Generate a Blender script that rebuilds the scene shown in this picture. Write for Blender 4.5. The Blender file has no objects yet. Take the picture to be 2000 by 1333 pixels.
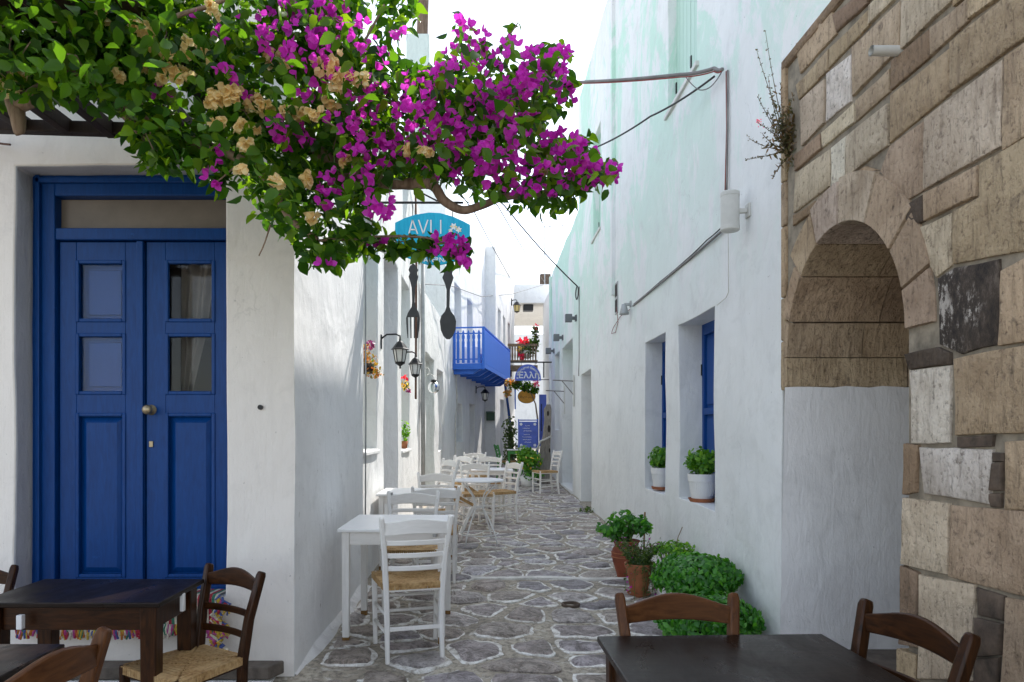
import bpy, bmesh, math, random
import numpy as np
from mathutils import Vector, Matrix, noise, Euler

random.seed(7)
RNG = np.random.default_rng(11)
scene = bpy.context.scene
COL = scene.collection

# ------------------------------------------------------------------ camera
F = 1333.0           # focal length in photo pixels (photo is 2000 wide) = 24 mm
CX, CY, CAMH = 951.0, 840.0, 1.39
cam_d = bpy.data.cameras.new('camera')
cam_d.sensor_width = 36.0
cam_d.lens = 24.0
cam_d.shift_x = (1000 - CX) / 2000.0
cam_d.shift_y = (CY - 666.5) / 2000.0
cam_d.clip_start = 0.05
cam_d.clip_end = 2000.0
cam = bpy.data.objects.new('camera', cam_d)
COL.objects.link(cam)
cam.location = (0, 0, CAMH)
cam.rotation_euler = (math.radians(90), 0, 0)
scene.camera = cam

# ------------------------------------------------------------------ light
SUN = Vector((1.0, 1.6, 2.5)).normalized()       # direction towards the sun
sun_el = math.asin(SUN.z)
sun_az = math.atan2(SUN.x, SUN.y)
world = bpy.data.worlds.new('World')
scene.world = world
world.use_nodes = True
wn = world.node_tree.nodes
wl = world.node_tree.links
wn.clear()
w_out = wn.new('ShaderNodeOutputWorld')
w_bg = wn.new('ShaderNodeBackground')
w_sky = wn.new('ShaderNodeTexSky')
w_sky.sky_type = 'NISHITA'
w_sky.sun_disc = False
w_sky.sun_elevation = sun_el
w_sky.sun_rotation = sun_az
w_sky.air_density = 1.0
w_sky.dust_density = 1.0
w_sky.ozone_density = 1.0
w_bg.inputs['Strength'].default_value = 0.15
w_hs = wn.new('ShaderNodeHueSaturation')          # summer haze: a paler sky than the clear-air model
w_hs.inputs['Saturation'].default_value = 0.52
wl.new(w_sky.outputs[0], w_hs.inputs['Color'])
wl.new(w_hs.outputs[0], w_bg.inputs[0])
wl.new(w_bg.outputs[0], w_out.inputs[0])

sun_d = bpy.data.lights.new('sun', 'SUN')
sun_d.energy = 2.1
sun_d.angle = math.radians(0.5)
sun_d.color = (1.0, 0.95, 0.88)
sun_o = bpy.data.objects.new('sun', sun_d)
COL.objects.link(sun_o)
sun_o.rotation_euler = SUN.to_track_quat('Z', 'Y').to_euler()
sun_o.location = (5, 12, 20)

scene.view_settings.view_transform = 'Standard'
scene.view_settings.look = 'None'
scene.view_settings.gamma = 1.0
scene.view_settings.use_curve_mapping = False
scene.view_settings.exposure = 1.45
scene.render.resolution_x = 1024
scene.render.resolution_y = 682
scene.render.engine = 'CYCLES'
scene.cycles.max_bounces = 10
scene.cycles.diffuse_bounces = 6
scene.cycles.transparent_max_bounces = 12


def P(px, py, Y):
    """photo pixel + distance -> world point"""
    return Vector(((px - CX) / F * Y, Y, CAMH - (py - CY) / F * Y))


def PX(px, X):
    """distance along the street at which the plane x = X shows at photo column px"""
    return F * X / (px - CX)


def ground_z(y):
    if y < 3.2:
        return -0.08
    if y < 3.9:
        return -0.08 * (3.9 - y) / 0.7
    if y < 5.5:
        return 0.0
    return 0.012 * (y - 5.5)


# ------------------------------------------------------------------ objects
def thing(name, label, cat, loc=(0, 0, 0), rz=0.0, group=None):
    o = bpy.data.objects.new(name, None)
    o.empty_display_size = 0.1
    COL.objects.link(o)
    o.location = loc
    o.rotation_euler = (0, 0, rz)
    tag(o, label, cat, group)
    return o


def tag(o, label=None, cat=None, group=None, kind=None):
    if label:
        o['label'] = label
    if cat:
        o['category'] = cat
    if group:
        o['group'] = group
    if kind:
        o['kind'] = kind
    return o


def mk(name, verts, faces, mats, parent=None, fmat=None, smooth=False, world=False, bevel=0.0, sharp=None, seg=2):
    me = bpy.data.meshes.new(name)
    me.from_pydata([tuple(v) for v in verts], [], faces)
    if not isinstance(mats, (list, tuple)):
        mats = [mats]
    for m in mats:
        me.materials.append(m)
    if fmat is not None:
        me.polygons.foreach_set('material_index', fmat)
    if smooth:
        me.polygons.foreach_set('use_smooth', [True] * len(me.polygons))
        if sharp:
            me.set_sharp_from_angle(angle=sharp)
    me.update()
    o = bpy.data.objects.new(name, me)
    COL.objects.link(o)
    if parent is not None:
        o.parent = parent
        if world:
            o.location = -Vector(parent.location)
    if bevel > 0:
        b = o.modifiers.new('bevel', 'BEVEL')
        b.width = bevel
        b.segments = seg
        b.limit_method = 'ANGLE'
        b.angle_limit = math.radians(40)
    return o


def copy_tree(o, parent=None):
    c = o.copy()
    COL.objects.link(c)
    c.parent = parent
    for ch in [q for q in bpy.data.objects if q.parent == o and q != c]:
        copy_tree(ch, c)
    return c


class MB:
    def __init__(self):
        self.v = []
        self.f = []
        self.m = []
        self.cur = 0

    def add(self, verts, faces):
        n = len(self.v)
        self.v.extend([Vector(p) for p in verts])
        for f in faces:
            self.f.append([i + n for i in f])
            self.m.append(self.cur)
        return self

    def box(self, x0, x1, y0, y1, z0, z1):
        vs = [(x0, y0, z0), (x1, y0, z0), (x1, y1, z0), (x0, y1, z0), (x0, y0, z1), (x1, y0, z1), (x1, y1, z1), (x0, y1, z1)]
        return self.add(vs, [(0, 3, 2, 1), (4, 5, 6, 7), (0, 1, 5, 4), (1, 2, 6, 5), (2, 3, 7, 6), (3, 0, 4, 7)])

    def beam(self, a, b, w, h, up=(0, 0, 1), w2=None, h2=None):
        """box from a to b, width w (sideways), height h (along up), may taper"""
        a, b = Vector(a), Vector(b)
        d = (b - a).normalized()
        up = Vector(up)
        s = d.cross(up)
        if s.length < 1e-5:
            s = d.cross(Vector((0, 1, 0)))
        s.normalize()
        u = s.cross(d).normalized()
        w2 = w if w2 is None else w2
        h2 = h if h2 is None else h2
        vs = []
        for p, ww, hh in ((a, w, h), (b, w2, h2)):
            for sx, sz in ((-1, -1), (1, -1), (1, 1), (-1, 1)):
                vs.append(p + s * (sx * ww / 2) + u * (sz * hh / 2))
        return self.add(vs, [(3, 2, 1, 0), (4, 5, 6, 7), (0, 1, 5, 4), (1, 2, 6, 5), (2, 3, 7, 6), (3, 0, 4, 7)])

    def sweep(self, pts, w, h, up=(0, 0, 1)):
        """rectangular section swept along points (w, h numbers or lists)"""
        pts = [Vector(p) for p in pts]
        up = Vector(up)
        n = len(pts)
        vs, fs = [], []
        for i, p in enumerate(pts):
            d = (pts[min(i + 1, n - 1)] - pts[max(i - 1, 0)]).normalized()
            s = d.cross(up).normalized()
            u = s.cross(d).normalized()
            ww = w[i] if isinstance(w, (list, tuple)) else w
            hh = h[i] if isinstance(h, (list, tuple)) else h
            for sx, sz in ((-1, -1), (1, -1), (1, 1), (-1, 1)):
                vs.append(p + s * (sx * ww / 2) + u * (sz * hh / 2))
        for i in range(n - 1):
            a, b = i * 4, i * 4 + 4
            for k in range(4):
                k2 = (k + 1) % 4
                fs.append((a + k, a + k2, b + k2, b + k))
        fs.append((3, 2, 1, 0))
        e = (n - 1) * 4
        fs.append((e, e + 1, e + 2, e + 3))
        return self.add(vs, fs)

    def tube(self, pts, r, n=8, caps=True):
        pts = [Vector(p) for p in pts]
        N = len(pts)
        vs, fs = [], []
        ref = None
        for i, p in enumerate(pts):
            d = (pts[min(i + 1, N - 1)] - pts[max(i - 1, 0)])
            if d.length < 1e-9:
                d = Vector((0, 0, 1))
            d.normalize()
            if ref is None:
                ref = Vector((0, 0, 1)) if abs(d.z) < 0.9 else Vector((1, 0, 0))
            s = d.cross(ref).normalized()
            u = s.cross(d).normalized()
            ref = u
            rr = r[i] if isinstance(r, (list, tuple)) else r
            for k in range(n):
                t = 2 * math.pi * k / n
                vs.append(p + s * (math.cos(t) * rr) + u * (math.sin(t) * rr))
        for i in range(N - 1):
            for k in range(n):
                k2 = (k + 1) % n
                fs.append((i * n + k, i * n + k2, (i + 1) * n + k2, (i + 1) * n + k))
        if caps:
            fs.append(tuple(reversed(range(n))))
            fs.append(tuple((N - 1) * n + k for k in range(n)))
        return self.add(vs, fs)

    def lathe(self, prof, n=20, c=(0, 0, 0), close=True):
        c = Vector(c)
        vs, fs = [], []
        for (r, z) in prof:
            for k in range(n):
                t = 2 * math.pi * k / n
                vs.append(c + Vector((r * math.cos(t), r * math.sin(t), z)))
        for i in range(len(prof) - 1):
            for k in range(n):
                k2 = (k + 1) % n
                fs.append((i * n + k, i * n + k2, (i + 1) * n + k2, (i + 1) * n + k))
        if close:
            fs.append(tuple(reversed(range(n))))
            e = (len(prof) - 1) * n
            fs.append(tuple(e + k for k in range(n)))
        return self.add(vs, fs)

    def prism(self, poly, fn, d0, d1):
        """2-D outline extruded; fn(u, v, d) -> 3-D"""
        n = len(poly)
        vs = [fn(u, v, d0) for u, v in poly] + [fn(u, v, d1) for u, v in poly]
        fs = [tuple(reversed(range(n))), tuple(range(n, 2 * n))]
        for i in range(n):
            j = (i + 1) % n
            fs.append((i, j, n + j, n + i))
        return self.add(vs, fs)

    def build(self, name, mats, parent=None, **kw):
        return mk(name, self.v, self.f, mats, parent, fmat=self.m, **kw)


def fix_normals(o):
    bm = bmesh.new()
    bm.from_mesh(o.data)
    bmesh.ops.recalc_face_normals(bm, faces=bm.faces)
    bm.to_mesh(o.data)
    bm.free()
    return o


# ------------------------------------------------------------------ materials
def nmat(name):
    m = bpy.data.materials.new(name)
    m.use_nodes = True
    nt = m.node_tree
    b = nt.nodes['Principled BSDF']
    return m, nt, b


def N(nt, t, **kw):
    n = nt.nodes.new(t)
    for k, v in kw.items():
        if k in n.inputs:
            n.inputs[k].default_value = v
        else:
            setattr(n, k, v)
    return n


def ramp(nt, src, stops):
    r = nt.nodes.new('ShaderNodeValToRGB')
    els = r.color_ramp.elements
    while len(els) < len(stops):
        els.new(0.5)
    for e, (p, c) in zip(els, stops):
        e.position = p
        e.color = (c[0], c[1], c[2], 1) if len(c) == 3 else c
    nt.links.new(src, r.inputs[0])
    return r


def mixc(nt, fac, a, b, blend='MIX'):
    n = nt.nodes.new('ShaderNodeMix')
    n.data_type = 'RGBA'
    n.blend_type = blend
    for sock, val in ((n.inputs[0], fac), (n.inputs[6], a), (n.inputs[7], b)):
        if isinstance(val, (int, float)):
            sock.default_value = val
        elif isinstance(val, tuple):
            sock.default_value = (val[0], val[1], val[2], 1)
        else:
            nt.links.new(val, sock)
    return n.outputs[2]


def coords(nt, scale=(1, 1, 1), obj=False):
    if obj:
        tc = nt.nodes.new('ShaderNodeTexCoord')
        src = tc.outputs['Object']
    else:
        g = nt.nodes.new('ShaderNodeNewGeometry')
        src = g.outputs['Position']
    mp = nt.nodes.new('ShaderNodeMapping')
    mp.inputs['Scale'].default_value = scale
    nt.links.new(src, mp.inputs[0])
    return mp.outputs[0]


def noise_n(nt, vec, scale, detail=4, rough=0.55, dist=0.0):
    n = nt.nodes.new('ShaderNodeTexNoise')
    n.inputs['Scale'].default_value = scale
    n.inputs['Detail'].default_value = detail
    n.inputs['Roughness'].default_value = rough
    n.inputs['Distortion'].default_value = dist
    nt.links.new(vec, n.inputs['Vector'])
    return n.outputs[0]


def bump(nt, b, height, strength=0.3, dist=0.01, prev=None):
    n = nt.nodes.new('ShaderNodeBump')
    n.inputs['Strength'].default_value = strength
    n.inputs['Distance'].default_value = dist
    nt.links.new(height, n.inputs['Height'])
    if prev is not None:
        nt.links.new(prev, n.inputs['Normal'])
    nt.links.new(n.outputs[0], b.inputs['Normal'])
    return n.outputs[0]


def plaster(name, base, dark, stain=0.4, rough_bump=0.35, clip_tint=None, chips=0.0):
    m, nt, b = nmat(name)
    v = coords(nt)
    vs = coords(nt, (1.0, 1.0, 0.22))
    big = noise_n(nt, v, 0.9, 5, 0.6)
    streak = noise_n(nt, vs, 4.5, 6, 0.65, 0.4)
    col = mixc(nt, ramp(nt, big, [(0.35, (0, 0, 0)), (0.7, (1, 1, 1))]).outputs[0], base, tuple(0.93 * c for c in base))
    sf = ramp(nt, streak, [(0.5, (0, 0, 0)), (0.78, (stain, stain, stain))]).outputs[0]
    col = mixc(nt, sf, col, dark)
    if clip_tint:
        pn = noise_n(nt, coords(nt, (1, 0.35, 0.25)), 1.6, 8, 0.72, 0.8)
        # mint tint of blown-out highlights painted into the plaster, stronger higher up
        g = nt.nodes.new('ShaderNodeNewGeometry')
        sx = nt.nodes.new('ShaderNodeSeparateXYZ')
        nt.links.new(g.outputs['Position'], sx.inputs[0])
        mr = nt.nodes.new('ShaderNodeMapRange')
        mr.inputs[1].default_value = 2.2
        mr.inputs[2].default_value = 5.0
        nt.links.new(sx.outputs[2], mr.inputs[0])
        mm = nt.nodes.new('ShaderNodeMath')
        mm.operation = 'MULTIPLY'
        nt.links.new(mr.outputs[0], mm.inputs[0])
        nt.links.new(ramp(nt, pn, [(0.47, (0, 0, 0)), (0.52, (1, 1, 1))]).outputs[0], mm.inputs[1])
        col = mixc(nt, mm.outputs[0], col, clip_tint)
    if chips > 0:
        cn = noise_n(nt, coords(nt, (1, 1, 0.35)), 17.0, 4, 0.6)
        cf = ramp(nt, cn, [(0.705, (0, 0, 0)), (0.725, (chips, chips, chips))]).outputs[0]
        col = mixc(nt, cf, col, (0.36, 0.34, 0.31))
    # mottled whitewash coats, hairline cracks, specks
    mot = noise_n(nt, v, 3.4, 8, 0.72, 0.7)
    col = mixc(nt, ramp(nt, mot, [(0.52, (0, 0, 0)), (0.66, (0.35, 0.35, 0.35))]).outputs[0], col, tuple(0.72 * c for c in base))
    col = mixc(nt, ramp(nt, mot, [(0.30, (0.5, 0.5, 0.5)), (0.42, (0, 0, 0))]).outputs[0], col, tuple(min(0.86, 1.06 * c) for c in base))
    wv = nt.nodes.new('ShaderNodeVectorMath')
    wv.operation = 'ADD'
    wn2 = nt.nodes.new('ShaderNodeTexNoise')
    wn2.inputs['Scale'].default_value = 2.5
    wn2.inputs['Detail'].default_value = 5
    nt.links.new(v, wn2.inputs['Vector'])
    nt.links.new(v, wv.inputs[0])
    nt.links.new(wn2.outputs[1], wv.inputs[1])
    vo = nt.nodes.new('ShaderNodeTexVoronoi')
    vo.feature = 'DISTANCE_TO_EDGE'
    vo.inputs['Scale'].default_value = 0.8
    nt.links.new(wv.outputs[0], vo.inputs['Vector'])
    cr = ramp(nt, vo.outputs[0], [(0.0, (1, 1, 1)), (0.006, (0, 0, 0))]).outputs[0]
    msk = ramp(nt, noise_n(nt, v, 1.3, 3, 0.5), [(0.60, (0, 0, 0)), (0.70, (0.4, 0.4, 0.4))]).outputs[0]
    col = mixc(nt, mixc(nt, 1.0, cr, msk, 'MULTIPLY'), col, tuple(0.5 * c for c in base))
    spk = noise_n(nt, v, 38, 2, 0.5)
    col = mixc(nt, ramp(nt, spk, [(0.74, (0, 0, 0)), (0.78, (0.6, 0.6, 0.6))]).outputs[0], col, tuple(0.5 * c for c in base))
    nt.links.new(col, b.inputs['Base Color'])
    b.inputs['Roughness'].default_value = 0.92
    b.inputs['Specular IOR Level'].default_value = 0.2
    h0 = noise_n(nt, v, 2.3, 3, 0.5, 0.3)
    h1 = noise_n(nt, coords(nt, (1, 1, 0.4)), 11, 6, 0.65, 0.5)
    h3 = noise_n(nt, coords(nt, (1, 1, 0.12)), 55, 3, 0.6, 0.8)
    h2 = noise_n(nt, v, 70, 3, 0.6)
    p = bump(nt, b, h0, 0.35, 0.08)
    p = bump(nt, b, h1, rough_bump, 0.03, p)
    p = bump(nt, b, h3, 0.35, 0.005, p)
    bump(nt, b, h2, 0.3, 0.004, p)
    return m


def wood(name, c1, c2, rough=0.45, scale=6.0, wear=None, coat=0.0, obj=True, spec=0.3, axis='z'):
    m, nt, b = nmat(name)
    v = coords(nt, (1, 1, 1), obj=obj)
    w = nt.nodes.new('ShaderNodeTexNoise')
    mp = coords(nt, (9, 9, 1.2) if axis == 'z' else (1.2, 9, 9), obj=obj)
    g = noise_n(nt, mp, scale, 6, 0.6, 1.2)
    col = mixc(nt, ramp(nt, g, [(0.3, (0, 0, 0)), (0.7, (1, 1, 1))]).outputs[0], c1, c2)
    if wear:
        wn_ = noise_n(nt, v, 14, 6, 0.7)
        col = mixc(nt, ramp(nt, wn_, [(0.66, (0, 0, 0)), (0.74, (1, 1, 1))]).outputs[0], col, wear)
    nt.nodes.remove(w)
    nt.links.new(col, b.inputs['Base Color'])
    b.inputs['Roughness'].default_value = rough
    b.inputs['Coat Weight'].default_value = coat
    b.inputs['Specular IOR Level'].default_value = spec
    b.inputs['Coat Roughness'].default_value = 0.25
    bump(nt, b, g, 0.15, 0.003)
    return m


def simple(name, c, rough=0.5, metal=0.0, var=0.12, scale=8, bumpy=0.1, spec=None, emit=None):
    m, nt, b = nmat(name)
    v = coords(nt, obj=True)
    g = noise_n(nt, v, scale, 5, 0.6)
    col = mixc(nt, ramp(nt, g, [(0.35, (0, 0, 0)), (0.7, (1, 1, 1))]).outputs[0], c, tuple(max(0, k * (1 - var * 2)) for k in c))
    nt.links.new(col, b.inputs['Base Color'])
    b.inputs['Roughness'].default_value = rough
    b.inputs['Metallic'].default_value = metal
    if spec is not None:
        b.inputs['Specular IOR Level'].default_value = spec
    if bumpy > 0:
        bump(nt, b, noise_n(nt, v, scale * 6, 3, 0.6), bumpy, 0.003)
    return m


def foliage_mat(name, dark, mid, light, trans=0.45, tcol=None, rough=0.4, spec=0.5):
    m, nt, b = nmat(name)
    g = nt.nodes.new('ShaderNodeNewGeometry')
    r = ramp(nt, g.outputs['Random Per Island'], [(0.0, dark), (0.5, mid), (1.0, light)])
    nt.links.new(r.outputs[0], b.inputs['Base Color'])
    b.inputs['Roughness'].default_value = rough
    b.inputs['Specular IOR Level'].default_value = spec
    tr = nt.nodes.new('ShaderNodeBsdfTranslucent')
    if tcol:
        tr.inputs[0].default_value = (*tcol, 1)
    else:
        nt.links.new(mixc(nt, 1.0, r.outputs[0], (3.4, 2.9, 1.0), 'MULTIPLY'), tr.inputs[0])
    mx = nt.nodes.new('ShaderNodeMixShader')
    mx.inputs[0].default_value = trans
    out = nt.nodes['Material Output']
    nt.links.new(b.outputs[0], mx.inputs[1])
    nt.links.new(tr.outputs[0], mx.inputs[2])
    nt.links.new(mx.outputs[0], out.inputs[0])
    return m


M = {}
M['plaster_warm'] = plaster('plaster_warm', (0.84, 0.79, 0.735), (0.62, 0.58, 0.54), 0.35, 0.25)
M['plaster_cool'] = plaster('plaster_cool', (0.80, 0.815, 0.81), (0.66, 0.68, 0.68), 0.45, 0.25, clip_tint=(0.56, 0.76, 0.66))
M['plaster_side'] = plaster('plaster_side', (0.82, 0.82, 0.82), (0.60, 0.61, 0.62), 0.4, 0.22, chips=0.9)
M['plaster_white'] = plaster('plaster_white', (0.82, 0.82, 0.81), (0.58, 0.58, 0.56), 0.5, 0.5)
M['plaster_rough'] = plaster('plaster_rough', (0.80, 0.80, 0.79), (0.50, 0.50, 0.48), 0.6, 1.0)
M['plaster_mint'] = plaster('plaster_mint', (0.66, 0.74, 0.69), (0.45, 0.52, 0.48), 0.5, 0.5)
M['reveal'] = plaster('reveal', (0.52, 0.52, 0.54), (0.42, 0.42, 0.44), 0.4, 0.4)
M['plaster_niche'] = plaster('plaster_niche', (0.85, 0.84, 0.83), (0.7, 0.69, 0.68), 0.3, 0.3)
M['whitewash'] = plaster('whitewash', (0.78, 0.77, 0.75), (0.45, 0.43, 0.4), 0.7, 0.8, chips=0.8)
M['blue_door'] = wood('blue_door', (0.0015, 0.036, 0.160), (0.003, 0.054, 0.225), 0.38, 5, wear=(0.008, 0.075, 0.27), spec=0.22)
M['blue_shutter'] = wood('blue_shutter', (0.005, 0.055, 0.24), (0.008, 0.068, 0.29), 0.45, 5, spec=0.2)
M['blue_balcony'] = wood('blue_balcony', (0.03, 0.14, 0.58), (0.045, 0.17, 0.64), 0.5, 5)
M['blue_board'] = simple('blue_board', (0.10, 0.16, 0.60), 0.5)
M['mint_shutter'] = wood('mint_shutter', (0.42, 0.60, 0.51), (0.48, 0.66, 0.56), 0.5, 5)
M['grey_door'] = wood('grey_door', (0.42, 0.45, 0.50), (0.48, 0.5, 0.55), 0.5, 5)
M['dark_wood'] = wood('dark_wood', (0.011, 0.004, 0.0015), (0.060, 0.021, 0.006), 0.38, 5, wear=(0.10, 0.04, 0.013), spec=0.22)
M['brown_wood'] = wood('brown_wood', (0.055, 0.019, 0.006), (0.125, 0.048, 0.015), 0.42, 5, wear=(0.20, 0.095, 0.035), spec=0.22)
M['table_top'] = wood('table_top', (0.006, 0.004, 0.003), (0.018, 0.010, 0.007), 0.30, 4, spec=0.20, axis='x')
nt_ = M['table_top'].node_tree
b_tt = nt_.nodes['Principled BSDF']
rg_tt = noise_n(nt_, coords(nt_, (2.0, 1.0, 1.0)), 3.5, 7, 0.7, 0.6)
nt_.links.new(ramp(nt_, rg_tt, [(0.3, (0.20, 0.20, 0.20)), (0.7, (0.48, 0.48, 0.48))]).outputs[0], b_tt.inputs['Roughness'])
M['white_wood'] = wood('white_wood', (0.74, 0.72, 0.69), (0.82, 0.80, 0.77), 0.5, 5, wear=(0.60, 0.56, 0.50))
M['dark_wood_h'] = wood('dark_wood_h', (0.011, 0.004, 0.0015), (0.060, 0.021, 0.006), 0.38, 5, wear=(0.10, 0.04, 0.013), spec=0.22, axis='x')
M['brown_wood_h'] = wood('brown_wood_h', (0.055, 0.019, 0.006), (0.125, 0.048, 0.015), 0.42, 5, wear=(0.20, 0.095, 0.035), spec=0.22, axis='x')
M['white_wood_h'] = wood('white_wood_h', (0.74, 0.72, 0.69), (0.82, 0.80, 0.77), 0.5, 5, wear=(0.60, 0.56, 0.50), axis='x')
M['green_wood_h'] = wood('green_wood_h', (0.05, 0.21, 0.05), (0.07, 0.28, 0.07), 0.5, 5, axis='x')
M['white_top'] = simple('white_top', (0.84, 0.84, 0.84), 0.3, var=0.03)
M['leg_foot'] = wood('leg_foot', (0.16, 0.08, 0.02), (0.24, 0.13, 0.04), 0.6, 5)
M['green_wood'] = wood('green_wood', (0.05, 0.21, 0.05), (0.07, 0.28, 0.07), 0.5, 5)
M['old_wood'] = wood('old_wood', (0.16, 0.14, 0.12), (0.36, 0.33, 0.29), 0.85, 4)
M['pole_wood'] = wood('pole_wood', (0.10, 0.06, 0.04), (0.25, 0.18, 0.13), 0.85, 4)
M['pergola_wood'] = wood('pergola_wood', (0.016, 0.010, 0.008), (0.035, 0.02, 0.014), 0.6, 4)
M['balcony_wood'] = wood('balcony_wood', (0.12, 0.085, 0.055), (0.26, 0.2, 0.14), 0.8, 4)
M['bark'] = wood('bark', (0.13, 0.085, 0.055), (0.33, 0.24, 0.17), 0.9, 3)
M['black_metal'] = simple('black_metal', (0.02, 0.02, 0.021), 0.45, 0.4)
M['fork_dark'] = simple('fork_dark', (0.05, 0.052, 0.052), 0.6)
M['grey_metal'] = simple('grey_metal', (0.16, 0.17, 0.18), 0.5, 0.3)
M['zinc'] = simple('zinc', (0.42, 0.43, 0.43), 0.5, 0.5)
M['brass'] = simple('brass', (0.42, 0.34, 0.22), 0.4, 0.8)
M['cream_plastic'] = simple('cream_plastic', (0.62, 0.62, 0.58), 0.55, var=0.08)
M['white_plastic'] = simple('white_plastic', (0.80, 0.80, 0.79), 0.4, var=0.03)
M['terracotta'] = simple('terracotta', (0.42, 0.15, 0.065), 0.8, var=0.2, scale=10)
M['terracotta_dark'] = simple('terracotta_dark', (0.30, 0.075, 0.035), 0.7, var=0.2)
M['soil'] = simple('soil', (0.05, 0.035, 0.025), 0.95, var=0.3, scale=30, bumpy=0.6)
M['sign_turq'] = wood('sign_turq', (0.003, 0.33, 0.55), (0.015, 0.48, 0.70), 0.5, 3)
M['sign_orange'] = simple('sign_orange', (0.75, 0.36, 0.035), 0.5, var=0.15)
M['sign_white'] = simple('sign_white', (0.82, 0.82, 0.80), 0.5, var=0.03)
M['sign_cream'] = simple('sign_cream', (0.8, 0.66, 0.38), 0.5, var=0.1)
M['cable'] = simple('cable', (0.025, 0.024, 0.023), 0.6)
M['cable_grey'] = simple('cable_grey', (0.22, 0.21, 0.20), 0.6, var=0.2)
M['cable_white'] = simple('cable_white', (0.62, 0.60, 0.55), 0.6)
M['cable_red'] = simple('cable_red', (0.25, 0.03, 0.02), 0.6)
M['pipe_brown'] = simple('pipe_brown', (0.13, 0.055, 0.03), 0.7, var=0.25)
M['curtain'] = simple('curtain', (0.30, 0.28, 0.25), 0.95, var=0.1)
M['dark_room'] = simple('dark_room', (0.035, 0.03, 0.025), 0.9)
M['transom'] = simple('transom', (0.20, 0.165, 0.13), 0.55, var=0.12, scale=5)
M['mail_green'] = simple('mail_green', (0.02, 0.065, 0.03), 0.5)
M['lantern_glass'] = simple('lantern_glass', (0.72, 0.72, 0.68), 0.2, var=0.03)
M['lantern_glass_warm'] = simple('lantern_glass_warm', (0.78, 0.60, 0.22), 0.3, var=0.1)
M['ledge'] = simple('ledge', (0.17, 0.14, 0.115), 0.8, var=0.25, scale=14, bumpy=0.4)
M['paint_line'] = plaster('paint_line', (0.72, 0.70, 0.66), (0.3, 0.28, 0.25), 0.9, 0.6, chips=1.0)

# glass of the door panes
m, nt, b = nmat('glass')
b.inputs['Base Color'].default_value = (1, 1, 1, 1)
b.inputs['Roughness'].default_value = 0.03
b.inputs['Transmission Weight'].default_value = 1.0
b.inputs['IOR'].default_value = 1.22
M['glass'] = m

# rush seat
m, nt, b = nmat('rush')
v = coords(nt, (1, 1, 1), obj=True)
g = noise_n(nt, v, 60, 4, 0.6)
g2 = noise_n(nt, v, 9, 3, 0.6)
col = mixc(nt, ramp(nt, g, [(0.3, (0, 0, 0)), (0.7, (1, 1, 1))]).outputs[0], (0.22, 0.115, 0.035), (0.52, 0.33, 0.14))
col = mixc(nt, ramp(nt, g2, [(0.45, (0, 0, 0)), (0.75, (0.6, 0.6, 0.6))]).outputs[0], col, (0.60, 0.43, 0.22))
nt.links.new(col, b.inputs['Base Color'])
b.inputs['Roughness'].default_value = 0.75
M['rush'] = m

# sandstone of the old wall; the block's own tint comes from the object colour
m, nt, b = nmat('sandstone')
oi = nt.nodes.new('ShaderNodeObjectInfo')
v = coords(nt)
a = noise_n(nt, v, 3.2, 8, 0.65, 0.5)
f = noise_n(nt, v, 42, 5, 0.7)
tool = noise_n(nt, coords(nt, (1, 1, 0.16)), 34, 4, 0.6, 0.5)
col = mixc(nt, ramp(nt, a, [(0.3, (0, 0, 0)), (0.72, (1, 1, 1))]).outputs[0], (0.72, 0.67, 0.61), (1.28, 1.27, 1.24))
col = mixc(nt, 1.0, col, oi.outputs['Color'], 'MULTIPLY')
col = mixc(nt, ramp(nt, f, [(0.32, (0.7, 0.7, 0.7)), (0.45, (0, 0, 0))]).outputs[0], col, (0.14, 0.10, 0.072))
col = mixc(nt, ramp(nt, tool, [(0.30, (0.45, 0.45, 0.45)), (0.46, (0, 0, 0))]).outputs[0], col, (0.17, 0.125, 0.09))
lich = noise_n(nt, v, 11, 7, 0.75)
col = mixc(nt, ramp(nt, lich, [(0.58, (0, 0, 0)), (0.68, (0.6, 0.6, 0.6))]).outputs[0], col, (0.12, 0.092, 0.07))
nt.links.new(col, b.inputs['Base Color'])
b.inputs['Roughness'].default_value = 0.95
b.inputs['Specular IOR Level'].default_value = 0.15
p = bump(nt, b, a, 0.6, 0.06)
p = bump(nt, b, tool, 1.0, 0.022, p)
bump(nt, b, f, 1.0, 0.014, p)
M['sandstone'] = m

m, nt, b = nmat('burnt_stone')
v = coords(nt)
a = noise_n(nt, coords(nt, (1, 1, 0.55)), 16, 10, 0.80, 0.15)
big_ = noise_n(nt, v, 4.5, 3, 0.5)
col = ramp(nt, a, [(0.36, (0.016, 0.012, 0.009)), (0.52, (0.07, 0.05, 0.036)), (0.62, (0.16, 0.125, 0.095))]).outputs[0]
lf_ = mixc(nt, 1.0, ramp(nt, a, [(0.50, (0, 0, 0)), (0.55, (1, 1, 1))]).outputs[0], ramp(nt, big_, [(0.48, (0, 0, 0)), (0.58, (1, 1, 1))]).outputs[0], 'MULTIPLY')
col = mixc(nt, lf_, col, (0.55, 0.50, 0.44))
nt.links.new(col, b.inputs['Base Color'])
b.inputs['Roughness'].default_value = 0.9
bump(nt, b, a, 0.7, 0.03)
M['burnt_stone'] = m
M['mortar_wall'] = simple('mortar_wall', (0.33, 0.28, 0.21), 0.95, var=0.3, scale=12, bumpy=0.8)
M['rubble'] = simple('rubble', (0.13, 0.092, 0.065), 0.9, var=0.35, scale=14, bumpy=0.8)

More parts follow.
